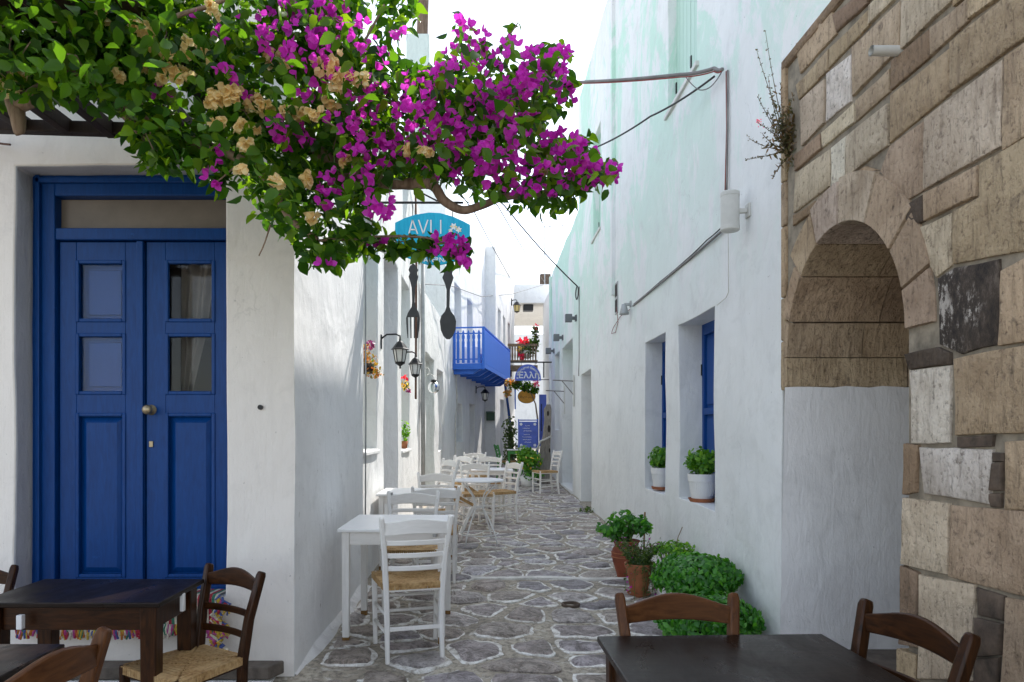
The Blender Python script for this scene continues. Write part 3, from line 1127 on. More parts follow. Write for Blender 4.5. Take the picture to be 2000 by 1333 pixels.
for uu in (bu0, bu0 + BL - 0.06):
    for oo in (0.0, BO - 0.06):
        mb = MB()
        bbox(mb, uu, uu + 0.06, oo, oo + 0.06, bz0 - 0.02, bz1)
        mb.build('post', M['blue_balcony'], bal_o, bevel=0.006)
for (u0, u1, o0, o1, z0, z1, nm) in ((bu0, bu0 + BL, BO - 0.055, BO + 0.005, bz1, bz1 + 0.035, 'handrail'), (bu0 + 0.002, bu0 + 0.055, 0.0, BO - 0.056, bz1 + 0.002, bz1 + 0.033, 'handrail'),
                                 (bu0 + 0.06, bu0 + BL - 0.06, BO - 0.04, BO - 0.02, bz0 + 0.22, bz0 + 0.26, 'rail'), (bu0 + 0.06, bu0 + BL - 0.06, BO - 0.04, BO - 0.02, bz1 - 0.12, bz1 - 0.08, 'rail'),
                                 (bu0 + 0.02, bu0 + 0.04, 0.06, BO - 0.06, bz0 + 0.22, bz0 + 0.25, 'rail'), (bu0 + 0.02, bu0 + 0.04, 0.06, BO - 0.06, bz1 - 0.14, bz1 - 0.11, 'rail'),
                                 (bu0 + BL - 0.04, bu0 + BL - 0.02, 0.06, BO - 0.06, bz1 - 0.14, bz1 - 0.11, 'rail'),
                                 (bu0 - 0.012, bu0 + 0.012, -0.02, BO - 0.062, bz0 - 0.01, bz0 + 0.13, 'fascia'), (bu0 + 0.06, bu0 + BL - 0.06, BO - 0.018, BO + 0.003, bz0 + 0.02, bz0 + 0.13, 'fascia')):
    mb = MB()
    bbox(mb, u0, u1, o0, o1, z0, z1)
    mb.build(nm, M['blue_balcony'], bal_o, bevel=0.004)
pk_poly = [(-0.034, 0.0), (0.034, 0.0), (0.034, 0.50), (0.024, 0.56), (0.036, 0.60), (0.036, 0.66), (0.018, 0.70), (0.028, 0.74), (0.0, 0.80), (-0.028, 0.74), (-0.018, 0.70), (-0.036, 0.66), (-0.036, 0.60), (-0.024, 0.56), (-0.034, 0.50)]
for k in range(5):
    oo = 0.125 + k * 0.128
    mb = MB()
    mb.prism(pk_poly, lambda u, v, dd: BP(bu0 + 0.016 - dd, oo + u, bz0 + 0.14 + v), 0.0, 0.018)
    mb.build('picket', M['blue_balcony'], bal_o)
npk = 36
for k in range(npk):
    uu = bu0 + 0.13 + (BL - 0.26) * k / (npk - 1)
    mb = MB()
    mb.prism([(-0.058, 0.0), (0.058, 0.0), (0.058, 0.78), (0.0, 0.81), (-0.058, 0.78)], lambda u, v, dd: BP(uu + u, BO - 0.018 + dd, bz0 + 0.135 + v), 0.0, 0.018)
    mb.build('picket', M['blue_balcony'], bal_o)
for k in range(7):
    uu = bu0 + 0.10 + (BL - 0.3) * k / 6
    mb = MB()
    mb.prism([(-0.01, bz0 - 0.12), (BO * 0.62, bz0 - 0.12), (BO - 0.05, bz0 + 0.03), (BO - 0.05, bz0 + 0.088), (-0.01, bz0 + 0.088)], lambda u, v, dd: BP(uu + dd, u, v), 0.0, 0.09)
    mb.build('bracket', M['blue_balcony'], bal_o, bevel=0.006)
# white storage box on the balcony
mb = MB()
bbox(mb, bu0 + 0.7, bu0 + 1.1, 0.12, 0.55, bz0 + 0.13, bz0 + 0.62)
o = mb.build('storage_box', M['white_plastic'], None, bevel=0.02)
tag(o, 'white box standing on the blue balcony', 'box')

# ---------------- house past the balcony
HE = thing('white_house', 'white house past the blue balcony with three narrow upper windows', 'house', (0.27, 21.3, 0))
wall('end_wall', HE, [M['plaster_white']], (-0.25, 21.3), (1, 0), 0.52, -0.1, 7.1, [], n=(0, -1), T=3.0)
dE = Vector((0.82, 5.7, 0)).normalized()
nE = (dE.y, -dE.x)
opsE = [(0.5, 1.25, 3.7, 5.3, 0.22), (1.9, 2.65, 3.7, 5.3, 0.22), (3.4, 4.15, 3.7, 5.3, 0.22), (1.2, 2.2, 0.2, 2.4, 0.25)]
wall('wall', HE, [M['plaster_white']], (0.272, 21.3), dE, 5.76, -0.1, 7.1, opsE, n=nE, T=3.0, amp=0.012)
for op in opsE:
    slab('shutter', HE, M['grey_door'], (0.272, 21.3), dE, op[0] - 0.01, op[1] + 0.01, op[2] - 0.01, op[3] + 0.01, nE, op[4] - 0.01)

# covered passage bridging the lane
HV = thing('house_bridge', 'white room bridging the lane between two houses', 'building', (1.7, 27.2, 0))
mb = MB()
mb.box(0.6, 2.75, 27.0, 33.0, 6.4, 7.15)
mb.build('span', M['plaster_white'], HV, world=True, bevel=0.03)
mb = MB()
mb.box(2.25, 2.6, 27.1, 27.5, 0.0, 6.42)
mb.build('pier', M['plaster_white'], HV, world=True, bevel=0.03)
mb = MB()
mb.box(1.45, 1.85, 27.2, 27.6, 6.16, 6.38)
mb.build('floodlight', M['black_metal'], HV, world=True, bevel=0.01)

# far houses closing the lane
HF = thing('white_house', 'distant pale house closing the lane under the bridge room', 'house', (1.2, 40, 0))
wall('wall', HF, [M['plaster_white']], (-3, 40), (1, 0), 12, -0.2, 7.0, [(3.9, 4.7, 2.6, 4.2, 0.2)], n=(0, -1), T=4.0, cell=0.6)
slab('shutter', HF, M['blue_shutter'], (-3, 40), (1, 0), 3.89, 4.71, 2.59, 4.21, (0, -1), 0.19)
HG = thing('white_house', 'narrow white house behind the round blue sign, set back from the lane', 'house', (2.2, 19.0, 0))
wall('wall', HG, [M['plaster_white']], (2.25, 18.6), (0, 1), 8.4, -0.1, 6.4, [(1.5, 2.4, 0.2, 2.3, 0.2), (4.5, 5.3, 2.9, 4.4, 0.2)], n=(-1, 0), T=3.0)
slab('door', HG, M['blue_shutter'], (2.25, 18.6), (0, 1), 1.49, 2.41, 0.19, 2.31, (-1, 0), 0.19)
slab('shutter', HG, M['blue_shutter'], (2.25, 18.6), (0, 1), 4.49, 5.31, 2.89, 4.41, (-1, 0), 0.19)

# ---------------- tall white house opposite
RX = 1.72
HR = thing('white_house', 'tall white house with mint shutters upstairs and potted basil in its windows', 'house', (RX, 4.0, 0))
pr, dr, nr = (RX, 3.98), (0, 1), (-1, 0)
opsR = [(5.16 - 3.98, 6.11 - 3.98, 0.78, 2.325, 0.24), (6.58 - 3.98, 7.43 - 3.98, 0.76, 2.33, 0.22),
        (11.24 - 3.98, 12.46 - 3.98, 0.06, 2.40, 0.35), (5.58 - 3.98, 6.48 - 3.98, 4.38, 6.35, 0.10), (10.33 - 3.98, 11.07 - 3.98, 4.45, 6.07, 0.12)]
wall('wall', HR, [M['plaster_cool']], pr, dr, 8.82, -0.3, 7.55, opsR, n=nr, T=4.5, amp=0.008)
mb = MB()
mb.box(3.0, 6.1, 10.05, 12.62, 7.45, 12.05)  # added block, hidden from the camera, to shade the wall across the lane
mb.build('unseen_shade_block', M['plaster_white'], HR, world=True, bevel=0.03)


def shutter_pair(parent, p0, d, n, u0, u1, za, zb, dep, mat, boards=0):
    d = Vector((d[0], d[1], 0)).normalized()
    nn = Vector((n[0], n[1], 0)).normalized()
    base = Vector((p0[0], p0[1], 0))
    def fn(u, v, k): return base + d * u - nn * k + Vector((0, 0, v))
    mid = (u0 + u1) / 2
    for a, b_ in ((u0 - 0.01, mid - 0.004), (mid + 0.004, u1 + 0.01)):
        mb = MB()
        t = 0.06
        if boards:
            k = 4
            mb.prism([(a, za - 0.01), (b_, za - 0.01), (b_, zb + 0.01), (a, zb + 0.01)], fn, dep, dep + 0.02)
            so = mb.build('shutter', mat, parent, world=True)
            for q in range(k):
                m2 = MB()
                w = (b_ - a) / k
                m2.prism([(a + q * w + 0.003, za), (a + (q + 1) * w - 0.003, za), (a + (q + 1) * w - 0.003, zb), (a + q * w + 0.003, zb)], fn, dep - 0.02, dep)
                m2.build('board', mat, so, bevel=0.004)
            for zh in (za + 0.25, zb - 0.25):
                m2 = MB()
                m2.prism([(b_ - 0.03, zh - 0.05), (b_ - 0.005, zh - 0.05), (b_ - 0.005, zh + 0.05), (b_ - 0.03, zh + 0.05)], fn, dep - 0.03, dep - 0.02)
                m2.build('hinge', M['black_metal'], so)
        else:
            for (p, q, r_, s) in ((a, a + t, za - 0.01, zb + 0.01), (b_ - t, b_, za - 0.01, zb + 0.01), (a + t, b_ - t, za - 0.01, za + t), (a + t, b_ - t, zb - t * 1.6, zb + 0.01), (a + t, b_ - t, (za + zb) / 2 - t / 2, (za + zb) / 2 + t / 2)):
                mb.prism([(p, r_), (q, r_), (q, s), (p, s)], fn, dep - 0.035, dep + 0.01)
            so = mb.build('shutter', mat, parent, world=True, bevel=0.005)
            for (r_, s) in ((za + t, (za + zb) / 2 - t / 2), ((za + zb) / 2 + t / 2, zb - t * 1.6)):
                m2 = MB()
                m2.prism([(a + t, r_), (b_ - t, r_), (b_ - t, s), (a + t, s)], fn, dep - 0.005, dep + 0.005)
                m2.prism([(a + t + 0.03, r_ + 0.03), (b_ - t - 0.03, r_ + 0.03), (b_ - t - 0.03, s - 0.03), (a + t + 0.03, s - 0.03)], fn, dep - 0.018, dep - 0.005)
                m2.build('panel', mat, so, bevel=0.004)
            m2 = MB()
            m2.prism([(b_ - 0.02, zb - 0.45), (b_ + 0.02, zb - 0.45), (b_ + 0.02, zb - 0.35), (b_ - 0.02, zb - 0.35)], fn, dep - 0.045, dep - 0.036)
            m2.build('hinge', M['black_metal'], so)


o0 = opsR[0]
shutter_pair(HR, pr, dr, nr, o0[0], o0[1], o0[2], o0[3], o0[4], M['blue_shutter'])
o0 = opsR[1]
shutter_pair(HR, pr, dr, nr, o0[0], o0[1], o0[2], o0[3], o0[4], M['blue_shutter'])
o0 = opsR[3]
shutter_pair(HR, pr, dr, nr, o0[0], o0[1], o0[2], o0[3], o0[4], M['mint_shutter'], boards=4)
o0 = opsR[4]
shutter_pair(HR, pr, dr, nr, o0[0], o0[1], o0[2], o0[3], o0[4], M['mint_shutter'], boards=4)
o0 = opsR[2]
slab('door', HR, M['grey_door'], pr, dr, o0[0] - 0.01, o0[1] + 0.01, 0.05, 2.41, nr, 0.34)
for op in (opsR[3], opsR[4]):
    mb = MB()
    mb.box(RX - 0.03, RX + 0.12, 3.98 + op[0] - 0.05, 3.98 + op[1] + 0.05, op[2] - 0.035, op[2] + 0.004)
    mb.build('sill', M['cream_plastic'], HR, world=True, bevel=0.004)
for px, zt, zb_ in ((1200, 7.6, 2.95), (1180, 7.6, 5.9)):
    yy = PX(px, RX)
mb = MB()
mb.box(RX - 0.05, RX + 0.01, 9.15, 9.23, 3.2, 7.5)
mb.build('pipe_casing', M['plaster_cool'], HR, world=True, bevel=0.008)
mb = MB()
mb.box(RX - 0.012, RX + 0.01, 8.93, 9.12, 2.92, 3.34)
vo = mb.build('vent', M['zinc'], HR, world=True, bevel=0.004)
for k in range(2):
    m2 = MB()
    m2.box(RX - 0.016, RX - 0.011, 8.96, 9.09, 2.95 + k * 0.2, 3.11 + k * 0.2)
    m2.build('vent_slot', M['dark_room'], vo)

# ---------------- lower white house next along
HS = thing('white_house', 'lower white house with a row of small wall spotlights over its doorways', 'house', (RX, 12.9, 0))
ps = (RX + 0.012, 12.81)
opsS = [(13.8 - 12.81, 15.7 - 12.81, 0.17, 3.25, 0.32), (16.3 - 12.81, 17.4 - 12.81, 1.40, 3.28, 0.2)]
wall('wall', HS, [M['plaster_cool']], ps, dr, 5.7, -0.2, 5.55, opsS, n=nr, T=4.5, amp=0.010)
slab('door', HS, M['grey_door'], ps, dr, opsS[0][0] - 0.01, opsS[0][1] + 0.01, 0.16, 3.26, nr, 0.31)
slab('shutter', HS, M['grey_door'], ps, dr, opsS[1][0] - 0.01, opsS[1][1] + 0.01, 1.39, 3.29, nr, 0.19)
mb = MB()
mb.box(RX - 0.02, RX + 0.3, 13.75, 15.75, -0.1, 0.165)
mb.build('doorstep', M['plaster_cool'], HS, world=True, bevel=0.02)
mb = MB()
mb.box(RX - 0.045, RX + 0.02, 18.30, 18.42, 0.1, 5.5)
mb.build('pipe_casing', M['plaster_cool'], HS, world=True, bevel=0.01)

# ---------------- old stone wall with the arch
SW = thing('stone_wall', 'old brown sandstone block wall with a shaded arched recess', 'wall', (RX, 3.0, 0))
W = RX
AY0, AY1, ASP = 2.80, 3.90, 1.80
ACY, AR = (AY0 + AY1) / 2, (AY1 - AY0) / 2
ADEP = 0.95
mb = MB()
xf = W + 0.011
arc = [(ACY - AR * math.cos(t), ASP + AR * 1.08 * math.sin(t)) for t in [math.pi * k / 24 for k in range(25)]]
STOP = 3.52
def yz(y, z, x=xf): return (x, y, z)
mb.add([yz(0.3, -0.2), yz(AY0, -0.2), yz(AY0, STOP), yz(0.3, STOP)], [(0, 1, 2, 3)])
mb.add([yz(AY1, -0.2), yz(3.975, -0.2), yz(3.975, STOP), yz(AY1, STOP)], [(0, 1, 2, 3)])
for k in range(24):
    a, b_ = arc[k], arc[k + 1]
    mb.add([yz(*a), yz(*b_), yz(b_[0], STOP), yz(a[0], STOP)], [(0, 1, 2, 3)])
# near jamb, floor, back
mb.add([yz(AY0, -0.2), yz(AY0, ASP), yz(AY0, ASP, W + ADEP), yz(AY0, -0.2, W + ADEP)], [(0, 1, 2, 3)])
mb.add([yz(AY0, -0.2, W + ADEP), yz(AY1 + 0.05, -0.2, W + ADEP), yz(AY1 + 0.05, 2.6, W + ADEP), yz(AY0, 2.6, W + ADEP)], [(0, 1, 2, 3)])
mb.add([yz(0.3, STOP), yz(3.975, STOP), yz(3.975, STOP, W + 1.2), yz(0.3, STOP, W + 1.2)], [(0, 1, 2, 3)])
mb.add([yz(0.3, -0.2), yz(0.3, STOP), yz(0.3, STOP, W + 1.2), yz(0.3, -0.2, W + 1.2)], [(0, 1, 2, 3)])
core = mb.build('mortar_core', M['mortar_wall'], SW, world=True)
mb = MB()
mb.box(W + 0.01, W + ADEP, AY0 - 0.02, AY1 + 0.03, -0.25, 0.14)
mb.build('recess_floor', M['ledge'], SW, world=True, bevel=0.015)
# plastered far side of the recess
nn_ = 14
pv, pf = [], []
for j in range(nn_ + 1):
    for i in range(nn_ + 1):
        x_ = W - 0.022 + (ADEP + 0.02) * i / nn_
        z_ = 0.12 + 1.515 * j / nn_
        pv.append((x_ - 0.03 * (1 - j / nn_) * (1 if i == 0 else 0), AY1 - 0.012 + 0.008 * noise.noise(Vector((x_ * 4, 0, z_ * 4))), z_ + (0.012 * noise.noise(Vector((x_ * 9, 3, 1))) if j == nn_ else 0)))
for j in range(nn_):
    for i in range(nn_):
        pf.append((j * (nn_ + 1) + i, j * (nn_ + 1) + i + 1, (j + 1) * (nn_ + 1) + i + 1, (j + 1) * (nn_ + 1) + i))
mk('plaster_panel', pv, pf, M['plaster_niche'], SW, smooth=True, world=True)

TINT = {'n': (0.50, 0.385, 0.265), 'p': (0.62, 0.525, 0.42), 'w': (0.72, 0.67, 0.59), 'd': (0.34, 0.25, 0.17), 'g': (0.43, 0.335, 0.235), 'k': (0.12, 0.095, 0.075)}
rb = random.Random(3)


def col_of(t):
    c = TINT[t]
    k = rb.uniform(0.88, 1.12)
    return (c[0] * k, c[1] * k * rb.uniform(0.97, 1.03), c[2] * k * rb.uniform(0.94, 1.06), 1.0)


def block(poly, tint, ox, oy, sc=2.777, proud=None, mat=None):
    pts = []
    for (x, y) in poly:
        px, py = ox + x / sc, oy + y / sc
        Yd = F * W / (px - CX)
        pts.append((Yd, CAMH - (py - CY) * Yd / F))
    cy_ = sum(p[0] for p in pts) / len(pts)
    cz_ = sum(p[1] for p in pts) / len(pts)
    g_ = 0.0045
    q_ = []
    for p in pts:
        L_ = math.dist(p, (cy_, cz_))
        q_.append((p[0] + (p[0] - cy_) / L_ * g_, p[1] + (p[1] - cz_) / L_ * g_))
    pts = q_
    face_block(pts, tint, proud, mat)


def face_block(pts, tint, proud=None, mat=None):
    n = len(pts)
    cy = sum(p[0] for p in pts) / n
    cz = sum(p[1] for p in pts) / n
    # subdivide the outline so that it can be uneven
    out = []
    for i in range(n):
        a, b_ = pts[i], pts[(i + 1) % n]
        k = max(1, min(5, int(math.dist(a, b_) / 0.09)))
        for q in range(k):
            t = q / k
            p = (a[0] + (b_[0] - a[0]) * t, a[1] + (b_[1] - a[1]) * t)
            j = 0.006
            out.append((p[0] + j * noise.noise(Vector((p[0] * 11, p[1] * 11, 0))), p[1] + j * noise.noise(Vector((p[0] * 11, p[1] * 11, 6)))))
    n = len(out)
    pr_ = rb.uniform(0.004, 0.013) if proud is None else proud
    vs = []
    size = min(max(p[0] for p in out) - min(p[0] for p in out), max(p[1] for p in out) - min(p[1] for p in out))
    for ins, x in ((0.001, W + 0.06), (0.001, W + 0.012), (0.003, W - pr_ + 0.007), (0.009, W - pr_ + 0.004), (0.3, None)):
        for p in out:
            L = math.dist(p, (cy, cz))
            s = ins / L if ins < 0.25 else 0.55
            q = (p[0] + (cy - p[0]) * min(0.8, s), p[1] + (cz - p[1]) * min(0.8, s))
            xx = x if x is not None else W - pr_ + 0.004 + 0.006 * noise.noise(Vector((q[0] * 6, q[1] * 6, 2)))
            vs.append((xx, q[0], q[1]))
    vs.append((W - pr_ + 0.004, cy, cz))
    fs = []
    for r_ in range(4):
        for k in range(n):
            k2 = (k + 1) % n
            fs.append((r_ * n + k, r_ * n + k2, (r_ + 1) * n + k2, (r_ + 1) * n + k))
    for k in range(n):
        fs.append((4 * n + k, 4 * n + (k + 1) % n, 5 * n))
    o = mk('stone_block', vs, fs, mat or M['sandstone'], SW, smooth=True, sharp=0.8, world=True)
    o.color = col_of(tint)
    return o


A_ = [([(95, 240), (290, 70), (312, 185), (118, 400)], 'n'), ([(295, 85), (470, -60), (485, 20), (318, 170)], 'd'),
      ([(275, 265), (488, 55), (490, 140), (272, 375)], 'n'), ([(495, 30), (640, -120), (622, 5), (492, 130)], 'p'), ([(470, -70), (640, -230), (640, -125), (480, 10)], 'n'),
      ([(217, 335), (270, 272), (268, 383), (217, 428)], 'n'), ([(95, 460), (212, 342), (214, 435), (110, 542)], 'n'),
      ([(402, 258), (665, 5), (655, 262), (405, 522)], 'g'), ([(262, 402), (395, 297), (390, 550), (260, 655)], 'w'), ([(122, 548), (250, 432), (250, 662), (128, 795)], 'p'),
      ([(672, -20), (950, -260), (950, 0), (668, 272)], 'p'), ([(612, 335), (820, 165), (818, 310), (612, 490)], 'd'), ([(824, 158), (1030, -8), (1026, 122), (824, 303)], 'g'),
      ([(955, -270), (1180, -450), (1180, -140), (955, 30)], 'n'), ([(1034, -15), (1190, -150), (1190, -10), (1034, 108)], 'n'),
      ([(932, 232), (1500, -240), (1500, 90), (935, 498)], 'n'), ([(417, 548), (600, 378), (600, 500), (422, 658)], 'n'), ([(604, 520), (920, 268), (925, 512), (602, 775)], 'g'),
      ([(232, 722), (408, 562), (412, 662), (236, 803)], 'p'), ([(368, 742), (590, 562), (592, 788), (368, 962)], 'p'), ([(90, 845), (228, 727), (230, 808), (92, 930)], 'd'),
      ([(92, 942), (280, 808), (278, 1008), (82, 1158)], 'p'), ([(287, 802), (362, 742), (360, 983), (285, 1018)], 'w'),
      ([(600, 795), (784, 655), (784, 1036), (655, 1108), (550, 930)], 'g'), ([(795, 642), (1222, 328), (1210, 792), (795, 1030)], 'p'),
      ([(1230, 312), (1520, 100), (1520, 632), (1217, 812)], 'n'), ([(795, 1052), (1085, 897), (1075, 1068), (795, 1195)], 'n'),
      ([(945, 1152), (1088, 1075), (1094, 888), (1520, 642), (1520, 1325), (945, 1432)], 'n'), ([(686, 1122), (785, 1062), (785, 1200), (730, 1225), (682, 1180)], 'k'),
      ([(740, 1247), (935, 1160), (932, 1440), (852, 1500), (740, 1300)], 'p'), ([(82, 1172), (205, 1092), (195, 1150), (82, 1225)], 'd'),
      ([(370, 968), (470, 905), (535, 925), (480, 938), (372, 985)], 'n')]
for poly, t in A_:
    block(poly, t, 1520, 0)
B_ = [([(1212, 250), (1520, 75), (1520, 600), (1198, 648), (1206, 330)], 'n'), ([(957, 722), (1520, 612), (1520, 1122), (962, 1138)], 'n'),
      ([(717, 792), (930, 762), (925, 1180), (722, 1180)], 'w'), ([(690, 700), (860, 660), (930, 690), (930, 755), (716, 785)], 'k')]
for poly, t in B_:
    block(poly, t, 1520, 440)
block([(862, 290), (950, 235), (1190, 190), (1198, 640), (990, 690), (872, 640)], 'k', 1520, 440, proud=0.004, mat=M['burnt_stone'])
for poly in ([(970, 1150), (1160, 1142), (1150, 1205), (970, 1210)],):
    block(poly, 'k', 1520, 440, mat=M['rubble'])
C_ = [([(262, 57), (652, 77), (640, 368), (287, 308)], 'w'), ([(180, 42), (256, 46), (245, 300), (174, 310)], 'd'), ([(176, 332), (420, 366), (412, 745), (168, 690)], 'p'),
      ([(430, 376), (920, 412), (920, 880), (560, 798), (420, 757)], 'n'), ([(168, 702), (258, 740), (255, 1140), (160, 1130)], 'd'),
      ([(266, 752), (560, 808), (547, 1320), (258, 1310)], 'p'), ([(730, 30), (1000, 10), (1000, 400), (728, 394)], 'n'), ([(732, 872), (1000, 930), (1000, 1500), (700, 1500)], 'n')]
for poly, t in C_:
    block(poly, t, 1700, 853)
for poly in ([(570, 822), (720, 862), (712, 1000), (582, 965)], [(572, 985), (710, 1020), (702, 1180), (566, 1190)], [(560, 1205), (690, 1200), (680, 1420), (552, 1420)],
             [(656, 150), (712, 142), (708, 290), (642, 290)], [(652, 92), (720, 90), (720, 135), (656, 138)], [(627, 310), (702, 308), (702, 384), (645, 382)]):
    block(poly, 'k', 1700, 853, mat=M['rubble'])
block([(150, 1155), (250, 1190), (250, 1420), (145, 1420)], 'g', 1700, 853)
# courses further along, past what the photograph shows
zc = 0.0
for q, h in enumerate((0.42, 0.36, 0.45, 0.38, 0.44, 0.40, 0.36, 0.42)):
    yy = 2.10 - 0.12 * (q % 2)
    while yy > 0.5:
        wd = rb.uniform(0.45, 0.75)
        face_block([(yy, zc), (yy - wd, zc), (yy - wd, zc + h - 0.012), (yy, zc + h - 0.012)], 'n')
        yy -= wd + 0.012
    zc += h

# arch stones: wedges that run the depth of the recess
def arch_pt(t, r):
    return (ACY + AR * r * math.cos(t), ASP + AR * 1.08 * r * math.sin(t))
angs = [0.0, 0.34, 0.80, 1.20, 1.60, 2.05, 2.50, 2.85, math.pi]
outr = [1.10, 1.18, 1.34, 1.36, 1.38, 1.36, 1.34, 1.32]
tints = ['n', 'n', 'n', 'p', 'p', 'g', 'g', 'g']
for q in range(8):
    a0, a1 = angs[q] + 0.008, angs[q + 1] - 0.008
    ring = [arch_pt(a0 + (a1 - a0) * k / 5, 1.0) for k in range(6)]
    ro = outr[q]
    outer = [arch_pt(a0 + (a1 - a0) * k / 3, ro) for k in (3, 2, 1, 0)]
    outer = [(min(p[0], 3.955), p[1]) for p in outer]
    poly = ring + outer
    n = len(poly)
    pr_ = rb.uniform(0.006, 0.012)
    x0 = W - pr_
    c2 = (sum(p[0] for p in poly) / n, sum(p[1] for p in poly) / n)
    fr = [(x0, p[0] + (c2[0] - p[0]) * 0.03, p[1] + (c2[1] - p[1]) * 0.03) for p in poly]
    md = [(x0 + 0.012, p[0], p[1]) for p in poly]
    bk = [(W + (0.5 if q % 2 else 0.42), p[0], p[1]) for p in poly]
    vs = fr + md + bk
    fs = [tuple(range(n))]
    for r_ in range(2):
        for k in range(n):
            k2 = (k + 1) % n
            fs.append((r_ * n + k, r_ * n + k2, (r_ + 1) * n + k2, (r_ + 1) * n + k))
    o = mk('arch_stone', vs, fs, M['sandstone'], SW, world=True)
    o.color = col_of(tints[q])
    # inner half of the barrel
    vs = [(W + (0.506 if q % 2 else 0.426), p[0], p[1]) for p in poly] + [(W + ADEP + 0.02, p[0], p[1]) for p in poly]
    fs = [tuple(range(n))] + [(k, (k + 1) % n, n + (k + 1) % n, n + k) for k in range(n)]
    o = mk('arch_stone', vs, fs, M['sandstone'], SW, world=True)
    o.color = col_of('d' if q in (1, 3) else 'n')
# stones of the far jamb above the plaster
for (xa, xb, t) in ((W - 0.012, W + 0.68, 'n'), (W + 0.686, W + ADEP, 'd')):
    mb = MB()
    mb.box(xa, xb, AY1 - 0.003, AY1 + 0.07, 1.635, 1.80)
    o = mb.build('jamb_stone', M['sandstone'], SW, world=True, bevel=0.004)
    o.color = col_of(t)
# thin edge strip against the white house
zz = 1.62
while zz < 3.3:
    h = rb.uniform(0.2, 0.42)
    mb = MB()
    mb.box(W - 0.006, W + 0.04, 3.925, 3.985, zz, zz + h - 0.006)
    o = mb.build('edge_stone', M['sandstone'], SW, world=True, bevel=0.008)
    o.color = col_of('n')
    zz += h
# cornice pieces along the top
yy = 3.98
while yy > 0.6:
    w = rb.uniform(0.25, 0.5)
    mb = MB()
    mb.prism([(-0.012, 0.0), (0.3, 0.0), (0.3, 0.09), (0.02, 0.09), (-0.012, 0.05)], lambda u, v, dd: Vector((W + u, yy - dd, 3.47 + v)), 0.0, w - 0.01)
    o = mb.build('cornice_stone', M['sandstone'], SW, world=True, bevel=0.02)
    o.color = col_of('d')
    yy -= w
# clay outlet pipe
pc_ = P(1755, 100, F * W / (1755 - CX))
mb = MB()
mb.tube([pc_ + Vector((0.05, 0, 0)), pc_ + Vector((-0.12, -0.01, -0.005))], 0.021, 14, caps=False)
mb.tube([pc_ + Vector((0.05, 0, 0)), pc_ + Vector((-0.12, -0.01, -0.005))], 0.016, 14, caps=False)
mb.build('outlet_pipe', M['cream_plastic'], SW, world=True, smooth=True)

